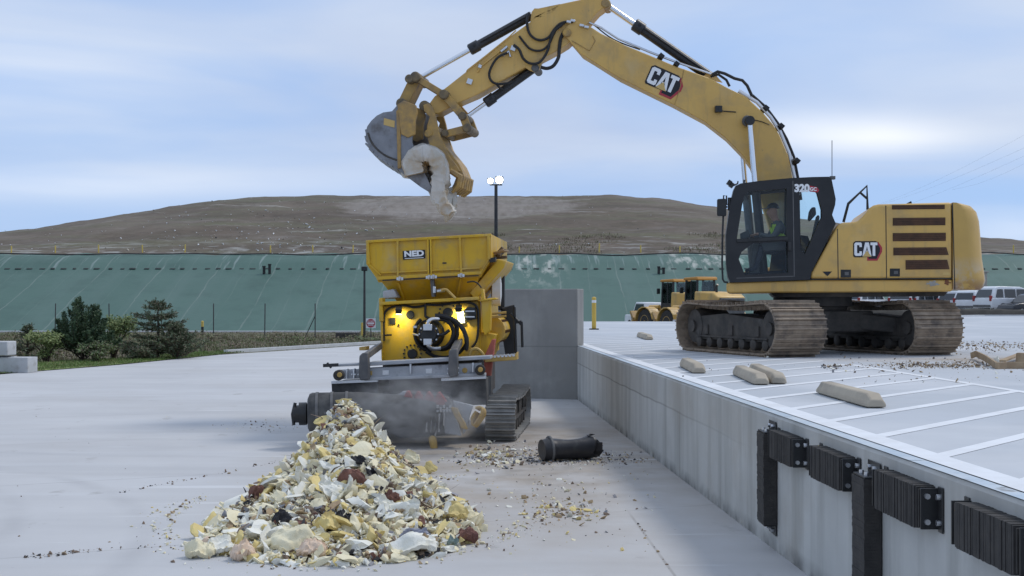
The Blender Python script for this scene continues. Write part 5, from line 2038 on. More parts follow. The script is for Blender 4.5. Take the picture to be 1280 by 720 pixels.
def ram(parent, a, b, k, Y, rb, rr, name='hydraulic_cylinder', eye=0.0, cap=True):
    """cylinder with its barrel from a to the fraction k and a bright rod on to b"""
    A_, B_ = P(*a, Y), P(*b, Y)
    Kp = A_.lerp(B_, k)
    d = (B_ - A_).normalized()
    mb_ = MB()
    mb_.lathe(A_, d, [(0, rb * 0.8), (0.02, rb), ((Kp - A_).length - 0.22, rb), ((Kp - A_).length - 0.21, rb * 1.28), ((Kp - A_).length - 0.02, rb * 1.28), ((Kp - A_).length, rb)], 20)
    o = mb_.build(name, M['barrel'], parent, smooth=True, angle=40)
    mb_ = MB()
    mb_.cyl(Kp, B_, rr, n=16)
    mb_.build('rod', M['chrome'], o, smooth=True, angle=60)
    mb_ = MB()
    ln = (Kp - A_).length
    off_ = Vector((0, -rb * 1.15, 0.02))
    mb_.tube([A_ + d * 0.12 + off_, Kp - d * 0.25 + off_], 0.018, 6)
    mb_.tube([A_ + d * 0.10 + off_ * 0.4, A_ + d * 0.10 + off_ * 1.3], 0.03, 6)
    mb_.tube([Kp - d * 0.12 + off_ * 0.4, Kp - d * 0.12 + off_ * 1.3], 0.03, 6)
    mb_.build('oil_pipe', M['hose'], o)
    return o


# boom cylinders (rods up), stick cylinder over the boom
for Yc in (BY0 - 0.20, BY1 + 0.20):
    A_, B_ = P(944.5, 268, Yc), P(934.5, 155, Yc)
    dd = Yc - BY0
    mb = MB()
    A_, B_ = P(944.5, 268, BY0) + Vector((0, dd, 0)), P(934.5, 153, BY0) + Vector((0, dd, 0))
    mb.cyl(A_.lerp(B_, 0.28), B_, 0.052, n=16)
    rod = mb.build('boom_cylinder', M['chrome'], ex, smooth=True, angle=60)
    mb = MB()
    mb.cyl(P(952, 340, BY0) + Vector((0, dd, 0)), A_.lerp(B_, 0.30), 0.085, n=16)
    mb.build('barrel', M['barrel'], rod, smooth=True, angle=60)
    mb = MB()
    mb.lathe(B_ - Vector((0, 0.07, 0)), (0, 1, 0), [(0, 0.09), (0.14, 0.09)], 16)
    mb.build('rod_eye', M['black'], rod, smooth=True)
ram(ex, (889, 97), (757.5, 5.5), 0.735, YC_, 0.098, 0.058)
mb = MB()
for Yc in (YC_ - 0.14, YC_ + 0.10):
    mb.ppx([(876, 97.5), (884, 91.5), (893, 92), (903, 103)], Yc, Yc + 0.05)
mb.build_split('cylinder_lug', Yel, boom)

# --- stick
SY0, SY1 = 24.48, 24.92
stick_px = [(536.5, 129.5), (543, 120.5), (561, 106.5), (582, 90), (611, 67), (637, 46), (663, 27), (668, 20), (700, 5), (742, -4), (757, -2), (759.5, 4), (756, 8.5), (747, 15),
            (740, 23), (735, 29), (727, 37), (716.5, 48), (708, 56), (697.5, 62.5), (670, 77), (656, 84.5), (594, 119.5), (574, 128), (548, 142), (538, 142.5)]
mb = MB()
mb.ppx(stick_px, SY0, SY1)
stick = mb.build('stick', Yel, ex, bevel=0.016)
mb = MB()
for Yc in (SY0, SY1 - 0.06):
    mb.ppx([(663, 27), (664.5, 15), (668, 10.5), (673, 10.6), (690, 7), (700, 5), (690, 16)], Yc, Yc + 0.06)
    mb.ppx([(656, 84), (662, 88), (668, 90), (674, 87), (678, 78), (672, 74)], Yc, Yc + 0.06)
mb.build_split('cylinder_lug', Yel, stick)
boss(757, 3.5, SY0 - 0.04, SY1 + 0.04, 0.09, stick)
boss(668.5, 84.5, SY0 - 0.04, SY1 + 0.04, 0.075, stick, 'pin', M['dark_steel'])
mb = MB()
for px, py, w in ((587, 102, 0.10), (641.5, 60.5, 0.09), (600, 83, 0.06)):
    mb.box(P(px, py, SY0 - 0.02), (w, 0.06, w), (0, R(20), 0))
mb.tube([P(626, 64.5, SY0 - 0.03), P(634, 58, SY0 - 0.03)], 0.03, 6)
mb.tube([P(629, 70, SY0 - 0.03), P(636, 64, SY0 - 0.03), P(638, 71, SY0 - 0.03)], 0.026, 6)
mb.build_split('fitting', M['bolt'], stick)
mb = MB()
mb.tube([P(583, 89.5, SY0 - 0.02), P(585, 87, SY0 - 0.02), P(607, 70, SY0 - 0.02), P(636, 46.5, SY0 - 0.02), P(645, 38, SY0 - 0.02)], 0.013, 6)
mb.tube([P(597, 90, SY0 - 0.02), P(600, 84, SY0 - 0.02), P(626, 63, SY0 - 0.02)], 0.016, 6)
mb.build_split('hydraulic_tube', Yel, stick)


def spline(pts, n=6):
    out = []
    q = [pts[0]] + list(pts) + [pts[-1]]
    for i in range(1, len(q) - 2):
        p0, p1, p2, p3 = (Vector(q[i + j]) for j in (-1, 0, 1, 2))
        for k in range(n):
            t = k / n
            out.append(0.5 * ((2 * p1) + (-p0 + p2) * t + (2 * p0 - 5 * p1 + 4 * p2 - p3) * t * t + (-p0 + 3 * p1 - 3 * p2 + p3) * t ** 3))
    out.append(Vector(q[-2]))
    return out


mb = MB()
hs = [
    ([(661.5, 16), (659, 24), (659.5, 35), (663, 43.5), (670, 49), (678, 50), (686, 46.5), (692, 38), (699, 30.5), (707, 27.5), (716, 27.5)], 0.026, 0.06),
    ([(649, 45), (655, 53), (662, 60.5), (671, 63.5), (680, 61.5), (687, 54), (691, 45), (697, 34), (706, 29)], 0.022, 0.05),
    ([(642, 56), (649, 62), (654, 73), (662, 79), (672, 79), (679, 73), (685, 62), (688, 50), (694, 38), (703, 31)], 0.026, 0.08),
    ([(676, 84), (684, 85.5), (692, 82), (698, 72), (699, 62), (701, 48), (706, 38)], 0.034, 0.02),
    ([(634, 66), (622, 72), (614, 84), (611.5, 94), (615, 102), (623, 105), (634, 104), (640, 101)], 0.024, 0.07),
    ([(620, 104), (625, 110), (632, 114)], 0.022, 0.05),
    ([(735, 28.5), (742, 31), (760, 45), (775, 53), (800, 62)], 0.013, -0.10),
]
for pts, r_, dy in hs:
    sp_ = spline([P(x, y, SY0 - dy) for x, y in pts])
    mb.tube(sp_, r_, 8)
mb.build_split('hose', M['hose'], stick, smooth=True)
mb = MB()
for x, y in ((711, 27.5), (716, 26), (727, 32), (733, 34)):
    mb.box(P(x, y, SY0 - 0.09), (0.09, 0.08, 0.05), (0, R(10), 0))
mb.build_split('fitting', M['bolt'], stick, bevel=0.01)

# bucket cylinder above, thumb cylinder below
ram(ex, (665, 19), (521, 99.5), 0.545, YC_ - 0.02, 0.088, 0.05)
ram(ex, (669, 84.5), (577, 150.5), 0.68, YC_ - 0.02, 0.082, 0.042)

# --- linkage
def link(pts, Y, t, m, parent, name, w, dy=0.0):
    """flat link bar through photograph positions"""
    mb_ = MB()
    for (x0, y0), (x1, y1) in zip(pts, pts[1:]):
        d = math.hypot(x1 - x0, y1 - y0)
        nx_, ny_ = -(y1 - y0) / d * w / 2, (x1 - x0) / d * w / 2
        e = w * 0.35
        ux, uy = (x1 - x0) / d * e, (y1 - y0) / d * e
        fr_ = ([(x0 - nx_ - ux * 0.3, y0 - ny_ - uy * 0.3), (x0 - ux, y0 - uy), (x0 + nx_ - ux * 0.3, y0 + ny_ - uy * 0.3),
                 (x1 + nx_ + ux * 0.3, y1 + ny_ + uy * 0.3), (x1 + ux, y1 + uy), (x1 - nx_ + ux * 0.3, y1 - ny_ + uy * 0.3)])
        fr_ = [P(x, y, Y) + XS * dy for x, y in fr_]
        mb_.prism(fr_, [p + XS * t for p in fr_])
    return mb_.build(name, m, parent, bevel=0.01)


lk = M['yellow_worn']
M['pin'] = mat('greasy_pin', (0.10, 0.085, 0.065), (0.22, 0.16, 0.08), 9, 0.6)
for dy in (0, 0.57):
    link([(520, 97), (556, 119)], 24.38, 0.07, lk, ex, 'idler_link', 8, dy)
mb = MB()
link([(518, 99), (503, 130)], 24.48, 0.44, lk, ex, 'bucket_link', 13)
for dy in (0, 0.61):
    link([(556, 119), (579, 146), (585, 162)], 24.36, 0.07, lk, ex, 'thumb_lever', 10, dy)
    link([(585, 160), (557, 167)], 24.38, 0.06, lk, ex, 'thumb_link', 9, dy)
for x, y, r_ in ((520.5, 97, 0.10), (513, 99.5, 0.085), (503, 130, 0.10), (556, 119, 0.095), (579, 146, 0.08), (585, 161, 0.085), (557, 167, 0.07), (532, 133.5, 0.105)):
    boss(x, y, 24.30, 25.10, r_, stick, 'pin', M['pin'])

# --- bucket
KY0, KY1 = 24.02, 25.38
side_px = [(497, 131), (505, 126.5), (520, 133), (521, 145), (516, 162), (515, 178), (520, 194), (531, 217), (541, 237.5), (536, 240), (526, 234), (510, 222), (496.5, 211), (484, 204), (471, 195),
           (462, 184), (458, 176), (457, 166), (459, 158), (464, 151), (471, 144.5), (479, 140.5), (490, 139)]
mb = MB()
mb.ppx(side_px, KY0, KY0 + 0.05)
far = [P(x, y, KY0) + XS * (KY1 - KY0 - 0.05) for x, y in side_px]
mb.prism(far, [p + XS * 0.05 for p in far])
# wrapped shell
shell = [P(x, y, KY0) for x, y in side_px[8:]]
cen = P(500, 175, KY0)
outer = shell
inner = []
for p in shell:
    d = cen - p
    d.y = 0
    inner.append(p + d.normalized() * 0.045)
for i in range(len(outer) - 1):
    a, b, c, d = outer[i], outer[i + 1], inner[i + 1], inner[i]
    mb.prism([q + XS * 0.05 for q in (a, b, c, d)], [q + XS * (KY1 - KY0 - 0.05) for q in (a, b, c, d)])
bucket = mb.build('bucket', M['bucket'], ex)
mb = MB()
mb.ppx([(495.2, 139), (500.5, 132), (501, 210), (497, 210.5)], KY0 - 0.035, KY0)
rib = mb.build('side_rib', lk, bucket, bevel=0.006)
mb = MB()
def plate(mb_, poly, Y, dy, t):
    fr_ = [P(x, y, Y) + XS * dy for x, y in poly]
    mb_.prism(fr_, [p + XS * t for p in fr_])


for dy in (0, 0.61):
    plate(mb, [(497, 131), (505, 126), (520, 131.5), (522, 140), (519.5, 152), (519, 168), (510, 172), (502, 168)], 24.0, dy + (0.0 if dy else -0.03), 0.07)
mb.build_split('hinge_ear', lk, bucket, bevel=0.008)
mb = MB()
sp_ = spline([P(x, y, KY0 - 0.008) for x, y in ((460, 166), (464, 177), (472, 187), (483, 195), (496, 200))], 5)
mb.tube(sp_, 0.018, 6)
mb.build('weld_bead', M['frame_dark'], bucket, smooth=True)
mb = MB()
mb.ppx([(480, 147.5), (493.5, 151), (493, 159.5), (479.5, 156)], KY0 - 0.01, KY0)
dc = mb.build('plate', M['decal_yellow'], bucket)
mb = MB()
for i in range(6):
    y = KY0 + 0.08 + (KY1 - KY0 - 0.16) * i / 5
    dv = XS * (y - KY0)
    a, b = P(533, 229, KY0) + dv, P(544, 246, KY0) + dv
    mb.tube([a, a.lerp(b, 0.6), b], [0.07, 0.055, 0.02], 6)
mb.build_split('tooth', M['bucket'], bucket)
mb = MB()
for i in range(9):                      # worn scallops on the heel
    x, y = [(459.5, 181), (464, 187.5), (469.5, 193), (475.5, 197.5), (481.5, 201.5), (488, 205.5), (494.5, 209.5), (457.4, 173), (458, 165)][i]
    q = P(x, y, KY0)
    mb.box(q + Vector((0, (KY1 - KY0) / 2, 0)), (0.10, KY1 - KY0 + 0.02, 0.035), (0, R(35 if x > 459 else 75), 0))
mb.build_split('heel_bar', M['bucket'], bucket)

# --- thumb
arm_px = [(529, 131), (535, 129), (541, 134), (545, 148), (548, 163), (554, 181), (563, 197), (571, 207), (575, 214), (563, 217), (556, 213), (547, 202), (538, 186), (533.5, 170), (533.5, 157), (537, 146), (530, 139)]
arms = MB()
for dy in (0, 0.84):
    plate(arms, arm_px, 24.24, dy, 0.08)
mb = MB()
mb.ppx([(548, 158), (551, 172), (557, 184), (567, 196), (574, 205), (578, 214), (580, 220), (576, 230), (567, 238), (561, 240), (567, 230), (571, 219), (566, 210), (556, 195), (549, 178), (545, 163)], 24.34, 25.06)
th = mb.build('thumb', lk, ex, bevel=0.01)
arms.build_split('arm', lk, th, bevel=0.012)
mb = MB()
for i in range(6):
    y = 24.20 + 1.0 * i / 5
    dv = XS * (y - 24.2)
    mb.tube([P(562, 213, 24.2) + dv, P(575, 221, 24.2) + dv, P(573, 233, 24.2) + dv, P(565, 241, 24.2) + dv], [0.05, 0.07, 0.06, 0.025], 6)
mb.build_split('tine', lk, th)
boss(538, 168.5, 24.20, 24.26, 0.075, th, 'boss')

# --- what the bucket holds: a bent slab of torn mattress
slab_m = mat('mattress_ticking', (0.62, 0.61, 0.58), (0.50, 0.48, 0.43), 3, 0.95, bump=0.25, bscale=9, c3=(0.46, 0.36, 0.24), scale3=2.4, lo3=0.46, hi3=0.62)
foam_in = mat('mattress_core', (0.52, 0.40, 0.27), (0.42, 0.31, 0.20), 6, 0.95, bump=0.3)
cl = spline([P(x, y, 24.1) for x, y in ((519, 219), (517, 207), (520, 198), (530, 193.5), (541, 196), (548, 206), (550.5, 220), (548, 234), (550, 248), (557, 261), (565, 269))], 4)
th_tab = [30, 36, 33, 29, 27, 26, 25, 23, 21, 19, 15]
mb = MB()
vs_, fs_ = [], []
n_ = len(cl)
NW = 7
for i, p in enumerate(cl):
    t = i / (n_ - 1) * (len(th_tab) - 1)
    k = int(min(t, len(th_tab) - 2))
    w = (th_tab[k] + (th_tab[k + 1] - th_tab[k]) * (t - k)) / F * 24 / 2
    tg = cl[min(i + 1, n_ - 1)] - cl[max(i - 1, 0)]
    nr_ = Vector((-tg.z, 0, tg.x)).normalized()
    for s in (1, -1):
        for j in range(NW):
            yy = (j / (NW - 1) - 0.5) * 0.62
            edge = 1 - 0.35 * abs(j / (NW - 1) - 0.5) * 2
            jj = j if s > 0 else NW - 1 - j
            yy = (jj / (NW - 1) - 0.5) * 0.80
            off_ = noise.noise(Vector((i * 0.45, jj * 0.8, s * 3))) * 0.075 + noise.noise(Vector((i * 1.3, jj * 1.9, s * 3))) * 0.045
            vs_.append(p + nr_ * s * (w * edge + off_) + Vector((0, yy + 0.15 + off_, 0)))
m_ = 2 * NW
for i in range(n_ - 1):
    for k in range(m_):
        fs_.append((i * m_ + k, i * m_ + (k + 1) % m_, (i + 1) * m_ + (k + 1) % m_, (i + 1) * m_ + k))
fs_ += [tuple(range(m_)), tuple(range((n_ - 1) * m_, n_ * m_))]
mb.add(vs_, fs_)
sl = mb.build('mattress_slab', [slab_m], None, smooth=True, angle=70)
tag(sl, 'bent whitish slab of torn mattress hanging from the excavator bucket', 'mattress')
mb = MB()
q = [P(x, y, 24.05) for x, y in ((521, 201), (529, 196), (534, 203), (533, 215), (526, 224), (518, 221), (516, 211))]
mb.prism(q, [p + Vector((0, 0.45, 0)) for p in q])
mb.build('core', foam_in, sl, bevel=0.05, seg=3)
mb = MB()
r = random.Random(5)
for i in range(46):
    a = P(555 + r.uniform(0, 13), 234 + r.uniform(0, 14), 24.2 + r.uniform(0, 0.4))
    b = a + Vector((r.uniform(-0.03, 0.06), r.uniform(-0.05, 0.05), -r.uniform(0.15, 0.38)))
    w = Vector((0.05, 0.015, 0)) * r.uniform(0.5, 1.4)
    mb.add([a - w, a + w, b + w * 0.5, b - w * 0.5], [(0, 1, 2, 3)])
mb.build('torn_cloth', slab_m, sl)

# ------------------------------------------------------------------ the operator
def skin_body(chains, name):
    """one continuous body: (points with radii) chains sharing joints by name"""
    me = bpy.data.meshes.new(name)
    names, vs__, es, rad = {}, [], [], []
    for ch in chains:
        prev = None
        for nm_, p, r_ in ch:
            if nm_ not in names:
                names[nm_] = len(vs__)
                vs__.append(tuple(p))
                rad.append(r_)
            i = names[nm_]
            if prev is not None:
                es.append((prev, i))
            prev = i
    me.from_pydata(vs__, es, [])
    o = bpy.data.objects.new(name, me)
    COL.objects.link(o)
    md = o.modifiers.new('s', 'SKIN')
    for i, d in enumerate(me.skin_vertices[0].data):
        d.radius = rad[i] if isinstance(rad[i], tuple) else (rad[i], rad[i])
        d.use_root = (i == 0)
    md.use_smooth_shade = True
    sb = o.modifiers.new('u', 'SUBSURF')
    sb.levels = sb.render_levels = 2
    dg = bpy.context.evaluated_depsgraph_get()
    m2 = bpy.data.meshes.new_from_object(o.evaluated_get(dg))
    bpy.data.objects.remove(o)
    return m2


YO = CY0 + 0.63


def O(px, py, dy=0.0):
    q = P(px, py, CY0)
    return Vector((q.x, YO + dy, q.z))


ch = [[('hip', O(992, 312), (0.17, 0.13)), ('waist', O(988, 300), (0.155, 0.12)), ('chest', O(983, 286), (0.19, 0.13)), ('neckb', O(980, 275.5), (0.085, 0.07)),
       ('neck', O(977.5, 270.5), (0.06, 0.06)), ('jaw', O(974, 265.5), (0.075, 0.075)), ('skull', O(974.5, 259.5), (0.10, 0.095)), ('top', O(975.5, 254.5), (0.075, 0.07))],
      [('jaw', O(974, 265.5), (0.075, 0.075)), ('nose', O(967.6, 262.2), (0.03, 0.03))]]
for s in (-1, 1):
    d = 0.21 * s
    ch.append([('chest', O(983, 286), 0.2), ('sh%d' % s, O(981.5, 281, d), (0.085, 0.085)), ('el%d' % s, O(972, 295, d * 1.25), (0.058, 0.058)), ('wr%d' % s, O(955, 291.5, d * 1.1), (0.038, 0.038)),
               ('hd%d' % s, O(950.5, 290.5, d * 1.1), (0.045, 0.03))])
    for k in range(4):
        ch.append([('hd%d' % s, O(950.5, 290.5, d * 1.1), 0.04), ('f%d%d' % (s, k), O(948.2, 291.0 + 0.4 * k, d * 1.1 + 0.022 * (k - 1.5)), (0.011, 0.011)), ('g%d%d' % (s, k), O(948.8, 293.6, d * 1.1 + 0.02 * (k - 1.5)), (0.010, 0.010))])
    ch.append([('hip', O(992, 312), 0.15), ('th%d' % s, O(978, 312, d * 0.6), (0.10, 0.09)), ('kn%d' % s, O(958, 309, d * 0.8), (0.07, 0.07)), ('an%d' % s, O(951, 334, d * 0.8), (0.045, 0.045)), ('to%d' % s, O(941, 338, d * 0.85), (0.045, 0.03))])
me = skin_body(ch, 'person')
skin_m = mat('skin', (0.36, 0.20, 0.14), (0.30, 0.16, 0.11), 12, 0.6)
jack_m = mat('grey_work_jacket', (0.10, 0.105, 0.11), (0.075, 0.08, 0.085), 9, 0.9, bump=0.2)
pant_m = mat('dark_trousers', (0.03, 0.035, 0.05), (0.04, 0.045, 0.06), 9, 0.9)
for m_ in (skin_m, jack_m, pant_m):
    me.materials.append(m_)
zneck = O(980, 273.5).z
xw = O(953.5, 291).x
zhip = O(990, 305).z
for f in me.polygons:
    c = f.center
    f.material_index = 0 if (c.z > zneck or (c.x < xw and c.z > zhip - 0.05)) else (2 if c.z < zhip and True else 1)
    f.use_smooth = True
base = Vector((ctr.x, YO, P(990, 345, CY0).z))
me.transform(Matrix.Translation(-base))
op = bpy.data.objects.new('person', me)
COL.objects.link(op)
op.location = base
op['_world'] = 1
tag(op, 'excavator operator in a dark cap and hi-vis vest seated in the cab', 'person')
# vest: the chest faces, pushed out a little
bm = bmesh.new()
bm.from_mesh(me)
keep = []
for f in bm.faces:
    c = f.calc_center_median() + base
    if c.z < O(985, 278.5).z and c.z > O(985, 303).z and abs(c.y - YO) < 0.19 and c.x > O(977, 290).x - 0.03:
        keep.append(f)
bmesh.ops.delete(bm, geom=[f for f in bm.faces if f not in set(keep)], context='FACES')
bm.normal_update()
for v_ in bm.verts:
    v_.co += v_.normal * 0.018
vm = bpy.data.meshes.new('vest')
bm.to_mesh(vm)
bm.free()
vm.materials.append(mat('hi_vis', (0.42, 0.62, 0.06), (0.36, 0.55, 0.06), 8, 0.8))
vo = bpy.data.objects.new('vest', vm)
COL.objects.link(vo)
vo.parent = op
mb = MB()
c_ = O(975.2, 258.2)
vs_, fs_ = [], []
for i in range(5):
    a = R(i * 20)
    for k in range(14):
        b = 2 * math.pi * k / 14
        vs_.append(c_ + Vector((0.118 * math.cos(a) * math.cos(b), 0.112 * math.cos(a) * math.sin(b), 0.11 * math.sin(a) + 0.012)))
for i in range(4):
    for k in range(14):
        fs_.append((i * 14 + k, i * 14 + (k + 1) % 14, (i + 1) * 14 + (k + 1) % 14, (i + 1) * 14 + k))
fs_.append(tuple(range(56, 70)))
mb.add(vs_, fs_)
mb.prism([c_ + Vector((-0.09, -0.085, 0.014)), c_ + Vector((-0.215, -0.05, -0.002)), c_ + Vector((-0.215, 0.05, -0.002)), c_ + Vector((-0.09, 0.085, 0.014))],
         [c_ + Vector((-0.09, -0.085, 0.026)), c_ + Vector((-0.215, -0.05, 0.008)), c_ + Vector((-0.215, 0.05, 0.008)), c_ + Vector((-0.09, 0.085, 0.026))])
mb.build('cap', M['black'], op, smooth=True, angle=50)
SH = 0.0
# ------------------------------------------------------------------ the shredder
M['dusty_black'] = mat('dusty_black', (0.045, 0.045, 0.045), (0.10, 0.098, 0.092), 5, 0.75, bump=0.1, bscale=25)
SA = 0.087                     # the machine's axis runs slightly to the right as it goes back
SYl = M['shred_yellow']
sb_ = G(535, 552)
sh = thing('shredder', Vector((-1.3, 21.5, 0.0)), 'yellow tracked industrial shredder with a hopper on top and an oily hydraulic front', 'shredder')


def axd(d):
    return Vector((SA * d, d, 0))


def spx(mb_, poly, Y0, Y1):
    """outline on the plane Y0 carried back along the machine's axis to Y1"""
    fr_ = [P(x, y, Y0) for x, y in poly]
    return mb_.prism(fr_, [p + axd(Y1 - Y0) for p in fr_])


ax_s = Vector((SA, 1, 0)).normalized()
TS = 3.4
near = Vector(((625 - 640) / F * 20.0, 19.78, 0))
crawler(sh, near + ax_s * TS / 2, ax_s, 0.47, TS, 0.68, 0.115, M['track_grey'], M['frame_dark'])
nearl_ = Vector(((452 - 640) / F * 20.0, 19.9, 0))
crawler(sh, nearl_ + ax_s * TS / 2, ax_s, 0.47, TS, 0.68, 0.115, M['track_grey'], M['frame_dark'])

FY = 20.75
# chassis between the tracks
mb = MB()
spx(mb, [(478, 446), (598, 441), (598, 500), (478, 503)], FY + 0.25, FY + 3.0)
mb.build('chassis', M['frame_dark'], sh, bevel=0.02)
# body behind the front panel
mb = MB()
spx(mb, [(476, 381), (600, 372), (602, 447), (477, 452)], FY + 0.05, FY + 3.0)
body = mb.build('body', SYl, sh, bevel=0.02)
mb = MB()
spx(mb, [(476, 383), (597.5, 376.5), (599, 447), (478, 452)], FY, FY + 0.048)
fp_ = mb.build('front_panel', SYl, sh, bevel=0.01)
mb = MB()
spx(mb, [(474.5, 377.5), (598.5, 370.8), (599, 374.8), (475, 381.5)], FY - 0.16, FY + 0.3)
spx(mb, [(473.5, 373), (478, 372), (479, 402), (474, 402)], FY - 0.10, FY + 0.15)
spx(mb, [(475.5, 402), (478.5, 402), (479.5, 450), (476.8, 450)], FY - 0.06, FY + 0.1)
spx(mb, [(601, 362), (604, 361), (605.5, 374), (601.5, 374)], FY - 0.1, FY + 0.1)
mb.build_split('panel_frame', SYl, sh, bevel=0.01)
mb = MB()
spx(mb, [(478, 364), (492, 361), (497, 372), (479, 374)], FY + 0.15, FY + 1.2)
mb.build('side_box', M['grey_steel'], sh, bevel=0.02)


def disc(mb_, px, py, r_px, Y, d0, d1):
    c = P(px, py, Y)
    r_ = r_px / F * Y
    return mb_.lathe(c + Vector((0, d0, 0)), (0, -1, 0), [(0, r_), (d1 - 0.008, r_), (d1, r_ * 0.88)], 22)


PY = FY - 0.002
mb = MB()
for x, y, r_ in ((513, 393.5, 5.2), (515.5, 442, 6.2), (560, 391, 6.4)):
    disc(mb, x, y, r_, PY, 0, 0.05)
for cx, cy, rr_, n in ((515.5, 442, 10.8, 14), (560, 391, 11, 14)):
    for k in range(n):
        a = 2 * math.pi * k / n
        if cx == 560 and -0.4 < a < 1.2:
            continue
        disc(mb, cx + rr_ * math.cos(a), cy + rr_ * math.sin(a), 1.15, PY, 0, 0.03)
mb.build_split('bearing_cap', M['black'], fp_, smooth=True)
mb = MB()
spx(mb, [(486.5, 397.5), (494, 397), (494.3, 405), (487, 405.3)], PY - 0.03, PY)
spx(mb, [(497, 405), (499, 405), (499, 407), (497, 407)], PY - 0.03, PY)
mb.build_split('breather', M['black'], fp_)
# hydraulic motor
mb = MB()
c = P(537.5, 417, PY)
rm = 18.5 / F * PY
mb.lathe(c, (0, -1, 0), [(0, rm), (0.05, rm), (0.06, rm * 0.93), (0.10, rm * 0.80), (0.30, rm * 0.70), (0.31, rm * 0.55), (0.40, rm * 0.50)], 30)
mo = mb.build('drive_motor', M['black'], fp_, smooth=True, angle=35)
mb = MB()
for k in range(10):
    a = 2 * math.pi * k / 10
    mb.lathe(c + Vector((math.cos(a) * rm * 0.62, -0.31, math.sin(a) * rm * 0.62)), (0, -1, 0), [(0, 0.018), (0.03, 0.018)], 6)
mb.tube(spline([c + Vector((x, -d, z)) for x, z, d in ((-0.02, 0.10, 0.36), (0.0, 0.20, 0.38), (0.06, 0.24, 0.34), (0.16, 0.24, 0.28))], 4), 0.035, 8)
mb.tube(spline([c + Vector((x, -d, z)) for x, z, d in ((0.0, -0.10, 0.36), (0.0, -0.18, 0.38), (0.06, -0.23, 0.34), (0.18, -0.23, 0.26))], 4), 0.035, 8)
mb.box(c + Vector((-0.01, -0.40, 0.11)), (0.14, 0.10, 0.10))
mb.box(c + Vector((-0.01, -0.40, -0.12)), (0.13, 0.10, 0.10))
mb.tube([c + Vector((-0.26, -0.15, 0.0)), c + Vector((-0.1, -0.30, -0.04))], 0.02, 6)
mb.box(c + Vector((-0.23, -0.14, 0.11)), (0.06, 0.05, 0.04))
mb.build('motor_fitting', M['bolt'], mo, bevel=0.006)
mb = MB()


def hp(pts, r_, dy=0.22):
    mb.tube(spline([P(x, y, PY) + Vector((0, -dy, 0)) for x, y in pts], 6), r_, 8)


hp([(545, 394.5), (556, 395), (570, 401), (580, 412), (584, 426), (583, 437)], 0.036, 0.26)
hp([(546, 398), (558, 400), (566, 408), (567, 420), (560, 432), (549, 436)], 0.032, 0.22)
hp([(545, 435), (556, 436), (566, 430), (572, 418), (570, 405), (560, 396)], 0.032, 0.18)
hp([(540, 438), (530, 436), (522, 428), (519, 417), (521, 406), (527, 399)], 0.028, 0.10)
hp([(533, 439), (545, 445), (560, 446), (575, 440), (584, 428)], 0.028, 0.14)
hp([(545, 419), (556, 417), (563, 412)], 0.026, 0.30)
hp([(480, 426), (480, 400), (482, 390), (490, 384), (505, 382), (518, 384), (531, 382)], 0.020, 0.03)
hp([(532, 380), (532, 392), (533, 396), (541, 399), (544, 398)], 0.020, 0.05)
hp([(533, 380.5), (550, 381), (575, 378), (590, 379), (597, 386), (598, 405), (596, 425), (590, 434)], 0.020, 0.05)
hp([(480, 419), (490, 418.5)], 0.014, 0.05)
hp([(602, 360), (598, 355), (592, 352), (584, 353)], 0.012, 0.1)
mb.build_split('hose', M['hose'], fp_, smooth=True)
mb = MB()
for k in range(9):
    mb.tube([P(584.5 + 1.5 * math.sin(a), 421 + k * 2.0 + 0.7, PY) + Vector((0.02 * math.cos(a), -0.24 + 0.02 * math.sin(a), 0)) for a in (0, 1.5, 3.0, 4.5, 6.0)], 0.018, 5)
mb.build('hose_guard', M['cord_yellow'], fp_)
mb = MB()
mb.tube(spline([P(x, y, PY) + Vector((0, -0.2, 0)) for x, y in ((552, 363), (558, 362), (563, 366), (570, 373))], 4), 0.02, 6)
mb.tube(spline([P(x, y, PY) + Vector((0, -0.35, 0)) for x, y in ((587, 446), (590, 437), (597, 435), (604, 441), (607, 449))], 5), 0.025, 6)
mb.build_split('cord', M['cord_yellow'], fp_, smooth=True)
mb = MB()
disc(mb, 587.5, 392, 8.2, PY, 0, 0.14)
spx(mb, [(581, 386), (594, 384), (595, 399), (582, 401)], PY - 0.10, PY)
pod = mb.build('pump', M['black'], fp_, smooth=True, angle=40)
mb = MB()
for y in (389, 396):
    mb.box(P(587.5, y, PY - 0.13), (0.15, 0.05, 0.02))
mb.build_split('pump_fitting', M['bolt'], pod)

# the two lit work lamps
for x, y, tgt, e, lab in ((499.8, 387.6, (502, 401), 9.0, 'small'), (574, 385.5, (576, 398), 11.0, 'bright')):
    mb = MB()
    q = P(x, y, PY) + Vector((0, -0.20, 0.0))
    mb.box(q, (0.10, 0.11, 0.09), (R(25), 0, 0))
    mb.beam(q + Vector((0, 0.05, 0.04)), P(x, y - 5, PY), 0.03, 0.03)
    wl_ = mb.build('work_lamp', M['black'], fp_, bevel=0.01)
    mb = MB()
    mb.box(q + Vector((0, 0.022, -0.05)), (0.085, 0.07, 0.014), (R(25), 0, 0))
    mb.build('lens', M['work_lens'], wl_)
    ld = bpy.data.lights.new('work_light', 'SPOT')
    ld.energy = e
    ld.color = (1.0, 0.92, 0.42)
    ld.spot_size = R(125)
    ld.spot_blend = 0.8
    ld.shadow_soft_size = 0.03
    lo_ = bpy.data.objects.new('work_light', ld)
    COL.objects.link(lo_)
    lo_.location = q + Vector((0, 0.0, -0.075))
    d_ = (P(tgt[0], tgt[1], PY) - lo_.location)
    lo_.rotation_euler = d_.to_track_quat('-Z', 'Y').to_euler()
mb = MB()
spx(mb, [(571, 389.5), (580, 388.5), (581.5, 404), (572.5, 405)], PY - 0.06, PY)
